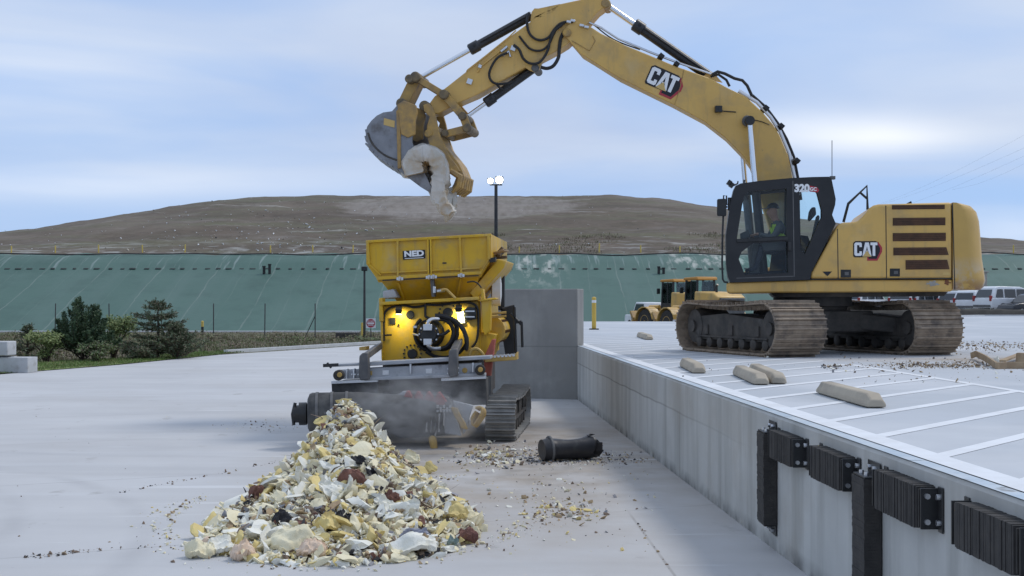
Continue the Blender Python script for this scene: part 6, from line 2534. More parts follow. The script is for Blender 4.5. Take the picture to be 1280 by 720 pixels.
mb.build('white_plate', M['white'], fp_, bevel=0.006)  # plain white plate on the panel, below the right-hand work lamp

# --- hopper
HY0, HY1 = 20.95, 23.9
top_ = [(457.7, 301), (613.5, 292.5)]
front_ = [(457.7, 301), (613.5, 292.5), (613.7, 324), (603, 341), (600, 346.5), (473, 353), (470, 347), (457.9, 330)]
mb = MB()
spx(mb, front_, HY0, HY0 + 0.04)
spx(mb, front_, HY1, HY1 + 0.04)
for a, b in ((7, 0), (6, 7), (5, 6), (1, 2), (2, 3), (3, 4)):
    (xa, ya), (xb, yb) = front_[a], front_[b]
    cx = 535
    s = 1.8 if xa < cx else -1.8
    spx(mb, [(xa, ya), (xb, yb), (xb + s, yb), (xa + s, ya)], HY0 + 0.04, HY1)
hop = mb.build('hopper', SYl, sh)
mb = MB()
for x0, x1, y0, y1, d in ((457.2, 613.9, 300.4, 292.0, 3.2),):
    spx(mb, [(x0, y0), (x1, y1), (x1, y1 + d), (x0, y0 + d)], HY0 - 0.05, HY0)
ribs_px = [((459, 303), (461, 330), 3.4), ((496.7, 300), (497.2, 347), 2.6), ((534.6, 298), (535.5, 345), 2.2), ((538, 298), (539, 345), 2.2), ((574.5, 296.5), (576.5, 342), 2.6), ((610.5, 295), (611, 324), 3.4)]
for (xa, ya), (xb, yb), w in ribs_px:
    spx(mb, [(xa - w / 2, ya), (xa + w / 2, ya), (xb + w / 2, yb), (xb - w / 2, yb)], HY0 - 0.05, HY0)
# chamfer frames of the panels and the folded hem
for a, b, w in (((461, 330), (476, 344.5), 2.2), ((611, 324), (601, 340), 2.2), ((476, 341), (496, 340), 2.0), ((497, 340.2), (534.5, 338.3), 2.0), ((539.5, 338), (575, 336.4), 2.0), ((577, 336.3), (600, 335), 2.0)):
    spx(mb, [(a[0], a[1] - w / 2), (b[0], b[1] - w / 2), (b[0], b[1] + w / 2), (a[0], a[1] + w / 2)], HY0 - 0.045, HY0)
spx(mb, [(470, 345.8), (602, 339), (601.5, 343), (471, 350)], HY0 - 0.09, HY0)
mb.build_split('stiffener', SYl, hop, bevel=0.006)
mb = MB()
spx(mb, [(478, 349.8), (534, 347), (534, 348.4), (478, 351.2)], HY0 - 0.093, HY0 - 0.06)
spx(mb, [(541, 346.7), (598, 343.8), (598, 345.0), (541, 348)], HY0 - 0.093, HY0 - 0.06)
spx(mb, [(535.9, 297.6), (537.0, 297.6), (538.0, 345), (536.9, 345)], HY0 - 0.01, HY0)
spx(mb, [(553, 328), (558, 327.8), (558, 329.6), (553, 329.8)], HY0 - 0.01, HY0)
mb.build_split('slot', M['black'], hop)
mb = MB()
for x, y in ((500, 348.6), (536.5, 346.8), (542, 346.3), (576.5, 344.6)):
    c = P(x, y, HY0 - 0.1)
    mb.box(c, (0.11, 0.06, 0.05))
    mb.cyl(c + Vector((0, -0.03, -0.03)), c + Vector((0, -0.05, 0.04)), 0.025, n=8)
mb.build('latch', M['bolt'], hop, bevel=0.006)
# lower funnel
f1 = [P(x, y, HY0 + 0.03) for x, y in ((475, 352), (599, 346), (588, 373), (497, 376))]
mb = MB()
top4 = [P(476, 351.5, HY0 + 0.03), P(599, 345.5, HY0 + 0.03)]
top4 += [top4[1] + axd(2.6), top4[0] + axd(2.6)]
bot4 = [P(497, 378, HY0 + 0.35), P(588, 373, HY0 + 0.35)]
bot4 += [bot4[1] + axd(2.0), bot4[0] + axd(2.0)]
mb.prism(top4, bot4)
fun = mb.build('funnel', SYl, hop, bevel=0.01)
mb = MB()
for xa, ya, xb, yb in ((497, 351, 506, 376), (576.5, 347, 571, 373)):
    mb.beam(P(xa, ya, HY0 + 0.03), P(xb, yb, HY0 + 0.33), 0.03, 0.09, up=(0, 1, 0))
mb.build_split('stiffener', SYl, fun)
mb = MB()
spx(mb, [(537.5, 349), (542.5, 349), (543, 371), (539.5, 371)], HY0 - 0.02, HY0 + 0.2)
br = mb.build('valve_bracket', M['dark_steel'], fun)
mb = MB()
q = P(546, 364, HY0)
mb.cyl(q, q + Vector((0.13, 0, 0.02)), 0.035, n=10)
mb.cyl(P(543, 366, HY0), P(543, 358, HY0), 0.03, n=8)
mb.build('valve', M['bolt'], br)
# maker's plate
mb = MB()
spx(mb, [(503.3, 313.8), (531.2, 312.2), (531.6, 323), (503.7, 324.6)], HY0 - 0.012, HY0)
pl_ = mb.build('name_plate', M['decal_black'], hop)
qc = P(517.5, 318.2, HY0 - 0.013)
rr_ = R(2.9)


def npl(a, b, c):
    return Vector((qc.x + a * math.cos(rr_) - b * math.sin(rr_), qc.y - c, qc.z + a * math.sin(rr_) + b * math.cos(rr_)))


mb = MB()
mb.text('NED', lambda a, b, c: npl(a, b + 0.012, c), 0.125, 0.002, 0.006, sx=1.28)
mb.box(npl(0, -0.058, 0), (0.31, 0.004, 0.010), (0, -rr_, 0))
mb.build('lettering', M['decal_white'], pl_)

# --- right flank: flare beam, guard drum, ladder frame, red leg
mb = MB()
a, b = P(588, 374, FY + 0.5), P(629, 330, FY + 0.5)
spx(mb, [(587, 366), (594, 375), (629.5, 335), (633, 326), (622, 324)], FY + 0.4, FY + 1.9)
mb.build('loading_flap', SYl, hop, bevel=0.015)
mb = MB()
spx(mb, [(612, 322.5), (619, 321.5), (619, 327), (612, 328)], HY0 - 0.02, HY0 + 0.2)
mb.build('flap_hinge', M['black'], hop)
mb = MB()
spx(mb, [(601.5, 375), (614.5, 372), (613, 413), (606, 420), (603, 412)], FY - 0.05, FY + 0.12)
spx(mb, [(598, 374.5), (620, 372), (620, 374.5), (598, 377)], FY - 0.1, FY + 0.3)
spx(mb, [(596, 414), (620, 418), (610, 447), (597, 447)], FY + 0.1, FY + 1.4)
mb.build('side_plate', SYl, sh, bevel=0.012)
mb = MB()
c = P(613, 413, FY + 0.5)
mb.lathe(c, ax_s, [(0, 0.20), (0.0, 0.24), (1.2, 0.24), (1.2, 0.20)], 24)
gd = mb.build('guard_drum', SYl, sh, smooth=True, angle=40)
mb = MB()
for k in range(6):
    for j in range(3):
        a = R(-50 + j * 45)
        q = c + ax_s * (0.12 + k * 0.19) + Vector((math.cos(a) * 0.24, 0, math.sin(a) * 0.24))
        mb.box(q, (0.02, 0.11, 0.05), (0, -a, 0))
mb.build('vent_slot', M['louver'], gd)
mb = MB()
spx(mb, [(622, 334), (630.5, 331), (630.5, 388), (623, 388)], FY + 1.5, FY + 1.62)
spx(mb, [(626, 386), (643, 382), (645, 440), (632, 446), (628, 420)], FY + 1.5, FY + 1.6)
for x0, y0, x1, y1 in ((643, 384, 645, 443), (628, 386, 643, 382.5), (645, 403, 652, 402), (652, 402, 653, 434), (638, 392, 652, 406)):
    mb.tube([P(x0, y0, FY + 0.9), P(x1, y1, FY + 0.9)], 0.022, 6)
mb.build_split('black_frame', M['black'], sh)
mb = MB()
for y in (391.5, 396):
    mb.tube([P(608, y + 1.5, FY + 0.3), P(633, y - 1.0, FY + 0.3)], 0.02, 6)
mb.build_split('handrail', M['cord_yellow'], sh)
mb = MB()
q = P(614, 362, FY + 1.2)
mb.lathe(q, (1, 0, 0), [(0, 0.10), (0.02, 0.28), (0.16, 0.28), (0.18, 0.10)], 22)
mb.build('fan_housing', M['white'], sh, smooth=True)
mb = MB()
spx(mb, [(605, 446), (615, 424), (619, 424), (611, 484), (605, 486)], FY - 0.3, FY - 0.1)
mb.build('red_leg', M['orange_red'], sh, bevel=0.01)
mb = MB()
spx(mb, [(606, 447), (643, 444.5), (646, 440), (646, 450), (606, 453)], FY - 0.45, FY - 0.1)
st_ = mb.build('step', M['cord_yellow'], sh, bevel=0.01)
mb = MB()
for k in range(8):
    spx(mb, [(607 + k * 4.7, 445.3 - k * 0.3), (610 + k * 4.7, 445 - k * 0.3), (611 + k * 4.7, 447.4 - k * 0.3), (608 + k * 4.7, 447.8 - k * 0.3)], FY - 0.46, FY - 0.08)
mb.build('tread', M['bolt'], st_)

# --- front cross beam
BY = 19.75
mb = MB()
spx(mb, [(461, 452.6), (613, 444.6), (613, 449), (461, 457.5)], BY, BY + 0.35)
spx(mb, [(458, 460), (601, 453.5), (603, 470), (458, 475)], BY + 0.05, BY + 0.22)
spx(mb, [(455, 472), (606, 466.5), (606, 470.5), (455, 476)], BY - 0.03, BY + 0.2)
spx(mb, [(408, 456), (462, 453), (462, 456.5), (408, 459)], BY + 0.1, BY + 0.35)
spx(mb, [(420, 463), (460, 461), (460, 473), (420, 474)], BY + 0.08, BY + 0.25)
bm_ = mb.build('cross_beam', M['grey_steel'], sh, bevel=0.01)
mb = MB()
for x, y in ((441, 461), (432, 461.5), (512, 455), (590, 453.5)):
    spx(mb, [(x, y), (x + 2, y), (x + 2, y + 12), (x, y + 12)], BY - 0.02, BY + 0.1)
for (x, y) in ((440, 468), (444, 468), (448, 468), (560, 461), (560, 467), (573, 460), (573, 466)):
    disc(mb, x, y, 1.1, BY - 0.02, 0, 0.03)
spx(mb, [(478, 463), (486, 462.6), (486, 468.5), (478, 469)], BY + 0.04, BY + 0.06)
spx(mb, [(532, 461), (540, 460.6), (540, 467), (532, 467.4)], BY + 0.04, BY + 0.06)
mb.build_split('bracket', M['bolt'], bm_, bevel=0.003)
mb = MB()
spx(mb, [(461, 464), (465, 463.8), (465, 469), (461, 469.2)], BY + 0.03, BY + 0.06)
disc(mb, 581, 463, 3.4, BY + 0.05, 0, 0.01)
spx(mb, [(449, 434), (457, 433), (457, 438), (449, 438)], BY + 0.6, BY + 0.9)
mb.build_split('sticker', M['cord_yellow'], bm_)
for x, y in ((424.5, 468.5), (600.5, 462)):
    mb = MB()
    disc(mb, x, y, 6.5, BY - 0.03, 0, 0.16)
    rl_ = mb.build('roller', M['rubber'], bm_, smooth=True, angle=40)
    mb = MB()
    disc(mb, x, y, 3.2, BY - 0.19, 0, 0.02)
    mb.build('hub', M['cord_yellow'], rl_, smooth=True)
for poly in ([(449, 445), (453, 441), (459.5, 441), (461, 475), (450, 475.5), (448, 470)], [(561, 439), (566, 436), (571.5, 436), (572, 470.5), (562, 471.5), (560, 467)]):
    mb = MB()
    spx(mb, poly, BY - 0.14, BY + 0.02)
    x0, y0 = poly[1]
    # arm running up and back to the body
    fr_ = [P(x, y, BY - 0.1) for x, y in (poly[0], poly[2], (poly[2][0], poly[2][1] + 9), (poly[0][0], poly[0][1] + 9))]
    bk_ = [p + Vector((0.14 if x0 < 500 else 0.05, 0.9, 0.14)) for p in fr_]
    mb.prism(fr_, bk_)
    mb.build('support_arm', M['dark_steel'], sh, bevel=0.015)
mb = MB()
mb.beam(P(404, 457, BY), P(423, 456, BY), 0.05, 0.05)
mb.beam(P(409, 453.5, BY), P(414, 460, BY), 0.03, 0.03)
mb.build('tow_hook', M['black'], bm_)
for poly in ([(414, 479), (472, 476.5), (472, 493.5), (415, 495)], [(551.5, 475.5), (607.5, 472.5), (609, 506), (552, 507)]):
    mb = MB()
    spx(mb, poly, BY + 0.05, BY + 1.0)
    bx = mb.build('skirt_box', M['dusty_black'], sh, bevel=0.015)
    mb = MB()
    (x0, y0), (x1, y1) = poly[0], poly[1]
    spx(mb, [(x0, y0 - 2.5), (x1, y1 - 2.5), (x1, y1 + 0.8), (x0, y0 + 0.8)], BY - 0.02, BY + 0.06)
    for k in range(5):
        disc(mb, x0 + (x1 - x0) * (k + 0.5) / 5, (y0 + (y1 - y0) * (k + 0.5) / 5) - 0.8, 0.8, BY - 0.02, 0, 0.012)
    mb.build('trim', M['bolt'], bx)

# --- discharge conveyor lying across the front
CYv = 19.1
cv_ax = Vector((1, 0.10, 0.02)).normalized()
c0_ = P(385, 517, CYv)
rc = 26 / F * CYv
mb = MB()
mb.lathe(c0_, cv_ax, [(0, rc * 0.72), (0.03, rc * 0.95), (0.07, rc), (0.75, rc * 0.98), (1.9, rc * 0.62), (1.92, 0.1)], 30)
cvb = mb.build('conveyor_drum', M['dusty_black'], sh, smooth=True, angle=40)
mb = MB()
for t in (0.12, 0.34, 0.56):
    mb.lathe(c0_ + cv_ax * t, cv_ax, [(0, rc * 0.99), (0.0, rc * 1.03), (0.04, rc * 1.03), (0.04, rc * 0.98)], 30)
mb.build('belt_rib', M['dark_steel'], cvb, smooth=True, angle=40)
mb = MB()
mb.lathe(c0_ - cv_ax * 0.22, cv_ax, [(0, 0.05), (0.01, 0.13), (0.09, 0.13), (0.09, 0.17), (0.20, 0.17), (0.22, 0.12)], 18)
mb.tube([c0_ - cv_ax * 0.18 + Vector((0, -0.05, 0.17)), c0_ - cv_ax * 0.22 + Vector((0, -0.05, 0.0)), c0_ - cv_ax * 0.2 + Vector((0, -0.05, -0.16))], 0.025, 6)
mb.build('drum_motor', M['black'], cvb, smooth=True, angle=40)
mb = MB()
mb.ppx([(473, 501), (510, 490), (560, 496), (566, 505), (572, 541), (540, 546), (500, 548), (472, 535)], CYv + 0.25, CYv + 0.75)
cf = mb.build('conveyor_frame', M['dark_steel'], sh, bevel=0.02)
mb = MB()
for k, x in enumerate((507, 520, 533, 546)):
    mb.ppx([(x - 6, 504), (x + 1, 489.5 + k * 0.5), (x + 10, 503), (x + 9, 507)], CYv + 0.05, CYv + 0.30)
    mb.ppx([(x + 1, 489.5 + k * 0.5), (x + 3.2, 489.3 + k * 0.5), (x + 12, 502.5), (x + 10, 503)], CYv + 0.04, CYv + 0.3)
mb.build_split('tooth', M['red'], cf)
mb = MB()
mb.ppx([(500, 501), (511, 489), (503, 489.6), (486, 503), (486, 516), (500, 512)], CYv + 0.12, CYv + 0.3)
mb.ppx([(566, 501), (592, 507), (588, 518), (582, 540), (578, 543), (580, 524), (570, 514)], CYv + 0.0, CYv + 0.1)
mb.ppx([(552, 512), (566, 512), (577, 545), (556, 542)], CYv + 0.05, CYv + 0.2)
mb.build_split('side_shield', M['grey_steel'], cf, bevel=0.01)
mb = MB()
for k in range(5):
    x = 547 + k * 4
    mb.box(P(x, 508 + (k % 2) * 3, CYv - 0.02), (0.035, 0.06, 0.045))
    mb.box(P(x, 514, CYv - 0.02), (0.035, 0.06, 0.03))
for x, y0, y1 in ((549.5, 517, 540), (555.5, 515, 532), (545, 528, 545), (540, 526, 546), (534, 528, 540)):
    mb.cyl(P(x, y0, CYv - 0.02), P(x - 1, y1, CYv - 0.02), 0.016, n=6)
for x, y in ((511, 519), (528, 526), (524, 512), (536, 508)):
    disc(mb, x, y, 2.2, CYv + 0.2, 0, 0.05)
mb.build_split('valve_bank', M['bolt'], cf, bevel=0.003)
mb = MB()
for k in range(3):
    mb.tube(spline([P(x + k * 2.6, y + k * 0.7, CYv - 0.06) for x, y in ((565, 509), (570, 520), (575, 528), (578, 535))], 4), 0.022, 6)
for k in range(4):
    mb.tube(spline([P(x + k * 1.4, y + k * 0.8, CYv - 0.04 + 0.03 * k) for x, y in ((594, 510), (601, 509), (602, 516), (597, 524), (591, 531), (590, 522), (595, 514))], 4), 0.018, 6)
mb.build_split('cord', M['cord_yellow'], cf, smooth=True)
mb = MB()
mb.tube([P(540, 544, CYv - 0.05), P(540, 547, CYv - 0.05), P(541.5, 553, CYv - 0.05), P(543, 562.5, CYv - 0.05)], [0.02, 0.055, 0.06, 0.05], 10)
mb.build('canister', M['cord_yellow'], cf, smooth=True, angle=50)
mb = MB()
for x in (536, 541, 546):
    mb.tube([P(x, 520, CYv - 0.04), P(x - 1, 536, CYv - 0.08), P(540, 547, CYv - 0.05)], 0.014, 5)
mb.tube([P(552, 516, CYv - 0.04), P(550, 536, CYv - 0.05)], 0.016, 5)
mb.build_split('hose', M['hose'], cf)

# bits of broken wood lodged on the flap
wood = mat('splintered_wood', (0.20, 0.15, 0.10), (0.11, 0.08, 0.055), 7, 0.9, bump=0.3)
pale_wood = mat('pale_wood', (0.40, 0.30, 0.19), (0.30, 0.21, 0.13), 5, 0.85, bump=0.2)
r = random.Random(8)
for i in range(7):
    a = P(616 + r.uniform(0, 8), 322 - r.uniform(0, 9), FY + 0.6 + r.uniform(0, 0.6))
    d = Vector((r.uniform(0.05, 0.26), r.uniform(-0.2, 0.2), r.uniform(-0.04, 0.10)))
    mb = MB()
    mb.beam(a - Vector((0, 0, 0.04)), a + d, r.uniform(0.05, 0.11), r.uniform(0.02, 0.05))
    tag(mb.build('wood_scrap', wood if i % 3 else pale_wood, bevel=0.006), 'splintered brown wood scrap lodged beside the hopper on the sloping flap', 'wood scrap', 'wood scraps lodged on the hopper flap')

# ------------------------------------------------------------------ the pile of shredded foam
foam_mats = [
    mat('foam_cream', (0.78, 0.72, 0.52), (0.72, 0.64, 0.43), 9, 0.95, bump=0.3, bscale=30),
    mat('foam_yellow', (0.70, 0.58, 0.25), (0.64, 0.50, 0.22), 9, 0.95, bump=0.3, bscale=30),
    mat('foam_white', (0.80, 0.79, 0.72), (0.72, 0.70, 0.60), 9, 0.95, bump=0.3, bscale=30),
    mat('foam_tan', (0.40, 0.30, 0.18), (0.32, 0.23, 0.14), 9, 0.95, bump=0.3),
    mat('scrap_brown', (0.22, 0.16, 0.115), (0.14, 0.105, 0.08), 9, 0.95, bump=0.3),
    mat('scrap_black', (0.018, 0.018, 0.02), (0.04, 0.04, 0.045), 9, 0.8),
    mat('foam_pink', (0.72, 0.57, 0.44), (0.68, 0.51, 0.37), 9, 0.95),
    mat('fibre_red_brown', (0.24, 0.12, 0.09), (0.17, 0.085, 0.07), 14, 0.98, bump=0.5),
    mat('scrap_grey', (0.28, 0.28, 0.29), (0.20, 0.20, 0.22), 9, 0.9),
    mat('cloth_blue_grey', (0.30, 0.31, 0.37), (0.36, 0.36, 0.40), 9, 0.95),
    mat('scrap_teal', (0.22, 0.28, 0.26), None, rough=0.9),
]
ico = bmesh.new()
bmesh.ops.create_icosphere(ico, subdivisions=2, radius=1.0)
ico_v = [v_.co.copy() for v_ in ico.verts]
ico_f = [tuple(v_.index for v_ in f.verts) for f in ico.faces]
ico.free()
ico1 = bmesh.new()
bmesh.ops.create_icosphere(ico1, subdivisions=1, radius=1.0)
ico1_v = [v_.co.copy() for v_ in ico1.verts]
ico1_f = [tuple(v_.index for v_ in f.verts) for f in ico1.faces]
ico1.free()


def chunk(mb_, c, s, rnd, mi, flat=None, fine=True):
    """torn lump: planes cut from a sphere, then roughened"""
    V_, Fc = (ico_v, ico_f) if fine else (ico1_v, ico1_f)
    planes = [(Vector((rnd.gauss(0, 1), rnd.gauss(0, 1), rnd.gauss(0, 1))).normalized(), rnd.uniform(0.25, 0.75)) for _ in range(7)]
    sc_ = Vector((rnd.uniform(0.8, 1.5), rnd.uniform(0.6, 1.1), flat or rnd.uniform(0.35, 0.8)))
    q = Euler((rnd.gauss(0, 0.6), rnd.gauss(0, 0.6), rnd.uniform(0, 6.3))).to_matrix()
    sd = rnd.uniform(0, 99)
    out = []
    for v_ in V_:
        p = v_.copy()
        for n_, d in planes:
            e = p.dot(n_) - d
            if e > 0:
                p = p - n_ * e
        p *= 1 + 0.40 * noise.noise(p * 2.6 + Vector((sd, 0, 0))) + rnd.uniform(-0.16, 0.16)
        out.append(q @ Vector((p.x * sc_.x, p.y * sc_.y, p.z * sc_.z)) * s + c)
    mb_.m = mi
    mb_.add(out, Fc)


PCX, PCY, PH = -1.85, 14.3, 1.02


def pile_h(x, y):
    dx, dy = x - PCX, y - PCY
    # the ridge leans towards the camera and opens into a wide skirt
    if dy < 0:
        t = min(1.5, -dy / 3.75)
        wl_ = 1.02 + 0.95 * t
        wr_ = 1.15 + 0.95 * t
    else:
        t = dy / 1.7
        wl_ = wr_ = 0.95
    cx = 0.30 * t if dy < 0 else 0.0
    ddx = dx - cx
    s = ddx / (wr_ if ddx > 0 else wl_)
    rr = math.sqrt(s * s + t * t)
    if rr >= 1:
        return 0.0
    rr = max(0.0, rr - 0.09) / 0.91
    return PH * (0.55 * (1 - rr) + 0.45 * (1 - rr) ** 2.2)


rp = random.Random(12)
core_m = mat('pile_core', (0.16, 0.125, 0.09), (0.40, 0.34, 0.24), 14, 0.95, bump=0.6, bscale=30)
mb = MB()
vs_, fs_ = [], []
nx, ny = 90, 120
for i in range(nx + 1):
    for k in range(ny + 1):
        x, y = PCX - 2.1 + 4.5 * i / nx, PCY - 3.9 + 5.8 * k / ny
        h = pile_h(x, y)
        vs_.append((x, y, h * 0.93 - 0.02 + (0.05 * noise.noise(Vector((x * 9, y * 9, 0))) if h > 0.03 else -0.02)))
for i in range(nx):
    for k in range(ny):
        q = (i * (ny + 1) + k, (i + 1) * (ny + 1) + k, (i + 1) * (ny + 1) + k + 1, i * (ny + 1) + k + 1)
        if max(vs_[j][2] for j in q) > -0.02:
            fs_.append(q)
mb.m = 11
mb.add(vs_, fs_)
cnt = 0
while cnt < 5800:
    x, y = PCX + rp.uniform(-1.95, 2.3), PCY + rp.uniform(-3.8, 1.5)
    h = pile_h(x, y)
    if h <= 0.0:
        continue
    if y > PCY + 0.4 and rp.random() < 0.6:
        continue
    dark = noise.noise(Vector((x * 1.9, y * 1.3, 3.3)))
    big = rp.random()
    s = 0.016 + 0.030 * rp.random() if big < 0.56 else (0.045 + 0.04 * rp.random() if big < 0.88 else 0.075 + 0.065 * rp.random())
    if dark > 0.17 and rp.random() < 0.62:
        mi = rp.choices((4, 5, 3, 8, 7, 0), (4, 2.2, 3, 2, 1.6, 4))[0]
        s = min(s, 0.06)
    else:
        mi = rp.choices((0, 1, 2, 3, 4, 8, 6), (46, 13, 22, 6, 3, 2, 1.0))[0]
    if s > 0.065:
        mi = rp.choices((0, 2, 1, 3), (6, 4, 2, 0.5))[0]
    chunk(mb, Vector((x, y, h + s * rp.uniform(-0.4, 0.45))), s, rp, mi, flat=rp.uniform(0.25, 0.5) if s > 0.065 else None, fine=s > 0.055)
    cnt += 1
# strands, straps and shreds of cover cloth lying over the heap
for i in range(420):
    x, y = PCX + rp.uniform(-1.5, 1.9), PCY + rp.uniform(-3.3, 0.8)
    h = pile_h(x, y)
    if h < 0.03:
        continue
    a, el_ = rp.uniform(0, 6.28), rp.uniform(-0.5, 0.7)
    ln = rp.uniform(0.06, 0.22)
    p0 = Vector((x, y, h + 0.02))
    p2 = p0 + Vector((math.cos(a) * ln, math.sin(a) * ln, el_ * ln))
    p1 = p0.lerp(p2, 0.5) + Vector((rp.gauss(0, 0.02), rp.gauss(0, 0.02), rp.uniform(0, 0.04)))
    w = Vector((-math.sin(a), math.cos(a), rp.uniform(-0.6, 0.6))) * rp.uniform(0.004, 0.018)
    mb.m = rp.choices((0, 2, 3, 4, 5, 8, 9), (3, 3, 2, 3, 3, 3, 2))[0]
    mb.add([p0 - w, p0 + w, p1 + w * 1.3, p2 + w * 0.5, p2 - w * 0.5, p1 - w * 1.3], [(0, 1, 2, 5), (5, 2, 3, 4)])
# fines in the gaps
for i in range(6500):
    x, y = PCX + rp.uniform(-1.95, 2.4), PCY + rp.uniform(-3.85, 1.2)
    h = pile_h(x, y)
    if h < 0.01:
        continue
    s = 0.008 + 0.016 * rp.random()
    p = Vector((x, y, h + rp.uniform(-0.01, 0.06)))
    e = [Vector((rp.gauss(0, 1), rp.gauss(0, 1), rp.gauss(0, 1))) * s for _ in range(4)]
    mb.m = rp.choices((0, 1, 2, 3, 4, 8, 5), (7, 3, 5, 4, 4, 2, 1))[0]
    mb.add([p + q_ for q_ in e], [(0, 1, 2), (0, 2, 3), (0, 3, 1), (1, 3, 2)])
# loose skirt of crumbs round the foot
for i in range(800):
    a = rp.uniform(0, 6.283)
    k = 1 + abs(rp.gauss(0, 0.10))
    x, y = PCX + 0.2 + math.cos(a) * 1.75 * k, PCY - 0.9 + math.sin(a) * 2.6 * k
    if pile_h(x, y) > 0.02 or (y > PCY and abs(x - PCX) > 1.2):
        continue
    s = 0.008 + 0.022 * rp.random() ** 2
    chunk(mb, Vector((x, y, s * 0.3)), s, rp, rp.choices((0, 1, 2, 3, 4), (5, 1, 3, 2, 2))[0], fine=False)
tag(mb.build('foam_debris', foam_mats + [core_m], smooth=True, angle=28), 'tall heap of shredded cream and yellow mattress foam on the yard slab', 'debris heap', kind='stuff')


# larger pieces that read one by one
def sheet_piece(name, px, py, w, d, t, rot, m, label, seed, bend=0.12, cat='foam piece', lift=0.0, Yoff=0.0):
    rnd = random.Random(seed)
    g_ = G(px, py)
    # walk up the viewing ray until it meets the heap
    best = None
    dirn = (g_ - CAM)
    for i in range(400):
        q = CAM + dirn * (0.5 + 0.5 * i / 399)
        if q.z <= pile_h(q.x, q.y) + 0.02:
            best = q
            break
    c = best or g_
    nx_, ny_ = 22, 14
    topv, botv = [], []
    for i in range(nx_ + 1):
        for k in range(ny_ + 1):
            u_, v__ = i / nx_ - 0.5, k / ny_ - 0.5
            ed = 0.95 + rnd.uniform(-0.04, 0.04) * (1 if max(abs(u_), abs(v__)) > 0.45 else 0) + 0.10 * noise.noise(Vector((u_ * 3 + seed, v__ * 3, 0))) + 0.12 * noise.noise(Vector((u_ * 9 + seed, v__ * 9, 0)))
            ed *= 1 - 0.28 * min(1, (abs(u_ * 2) * abs(v__ * 2)) ** 1.5)
            x, y = u_ * w * ed, v__ * d * ed
            z = bend * (u_ * u_ * 4 - 0.4) * (1 if seed in (9, 11, 13) else -0.7) + 0.07 * noise.noise(Vector((u_ * 2.5, v__ * 2.5, seed)))
            th_ = t * (1.25 - 0.75 * max(abs(u_), abs(v__)) * 2 * rnd.uniform(0.7, 1)) + 0.035 * noise.noise(Vector((u_ * 9, v__ * 9, seed))) + 0.02 * noise.noise(Vector((u_ * 25, v__ * 25, seed)))
            topv.append(Vector((x, y, z + th_ / 2)))
            botv.append(Vector((x, y, z - th_ / 2)))
    fs__ = []
    n_ = len(topv)

    def id_(i, k):
        return i * (ny_ + 1) + k
    for i in range(nx_):
        for k in range(ny_):
            a, b, c2, d2 = id_(i, k), id_(i + 1, k), id_(i + 1, k + 1), id_(i, k + 1)
            fs__.append((a, b, c2, d2))
            fs__.append((n_ + a, n_ + d2, n_ + c2, n_ + b))
    ring = [id_(i, 0) for i in range(nx_)] + [id_(nx_, k) for k in range(ny_)] + [id_(i, ny_) for i in range(nx_, 0, -1)] + [id_(0, k) for k in range(ny_, 0, -1)]
    for a, b in zip(ring, ring[1:] + ring[:1]):
        fs__.append((a, b, n_ + b, n_ + a))
    mb_ = MB()
    mb_.add(topv + botv, fs__)
    o = mb_.build(name, m, None, smooth=True, angle=45)
    o.location = c + Vector((0, 0, 0.05 + lift))
    o.rotation_euler = [R(a) for a in rot]
    tag(o, label, cat)
    return o


FM = foam_mats
sheet_piece('foam_piece', 509, 690, 0.57, 0.26, 0.062, (28, -10, 12), FM[2], 'long whitish foam slab lying at the front right foot of the heap', 3, 0.08)
sheet_piece('foam_piece', 367, 683, 0.48, 0.29, 0.074, (35, 8, -14), FM[0], 'big cream foam slab at the front of the heap, left of the pink one', 4, 0.10)
sheet_piece('foam_piece', 391, 692, 0.26, 0.17, 0.056, (25, 0, 10), FM[6], 'flat pink foam slab at the front centre of the heap', 5, 0.04)
sheet_piece('foam_piece', 250, 694, 0.26, 0.19, 0.074, (30, 0, 5), FM[0], 'cream foam lump at the leftmost tip of the heap', 7, 0.05)
sheet_piece('foam_piece', 422, 617, 0.36, 0.19, 0.062, (40, -5, -5), FM[2], 'pale curled foam sheet halfway up the heap, below the red brown fibre', 9, 0.12)
sheet_piece('foam_piece', 384, 604, 0.29, 0.15, 0.056, (45, 25, 10), FM[2], 'pale twisted foam strip halfway up the heap, left of the curled sheet', 11, 0.10)
sheet_piece('foam_piece', 497, 641, 0.43, 0.21, 0.062, (35, 5, -8), FM[2], 'broad white foam sheet on the right flank of the heap', 13, 0.09)
sheet_piece('foam_piece', 512, 577, 0.31, 0.19, 0.062, (48, 10, -25), FM[0], 'cream foam sheet standing out high on the right edge of the heap', 15, 0.08)
sheet_piece('foam_piece', 536, 590, 0.17, 0.17, 0.056, (55, 0, -60), FM[1], 'yellow foam wedge high on the right edge of the heap', 17, 0.08)
sheet_piece('foam_piece', 565, 648, 0.31, 0.19, 0.068, (30, -15, -20), FM[1], 'large yellow foam lump low on the right flank of the heap', 19, 0.09)
sheet_piece('foam_piece', 590, 652, 0.26, 0.17, 0.062, (25, 10, 30), FM[0], 'cream foam lump at the rightmost edge of the heap', 21, 0.07)
sheet_piece('foam_piece', 304, 697, 0.21, 0.17, 0.074, (25, 0, 20), FM[6], 'pinkish foam lump at the front left foot of the heap', 23, 0.05)
sheet_piece('foam_piece', 278, 690, 0.29, 0.19, 0.062, (30, 12, 40), FM[2], 'white foam flake near the left tip of the heap', 25, 0.09)
sheet_piece('foam_piece', 412, 662, 0.26, 0.19, 0.062, (40, -15, 25), FM[1], 'yellow foam wedge in the lower middle of the heap', 27, 0.10)
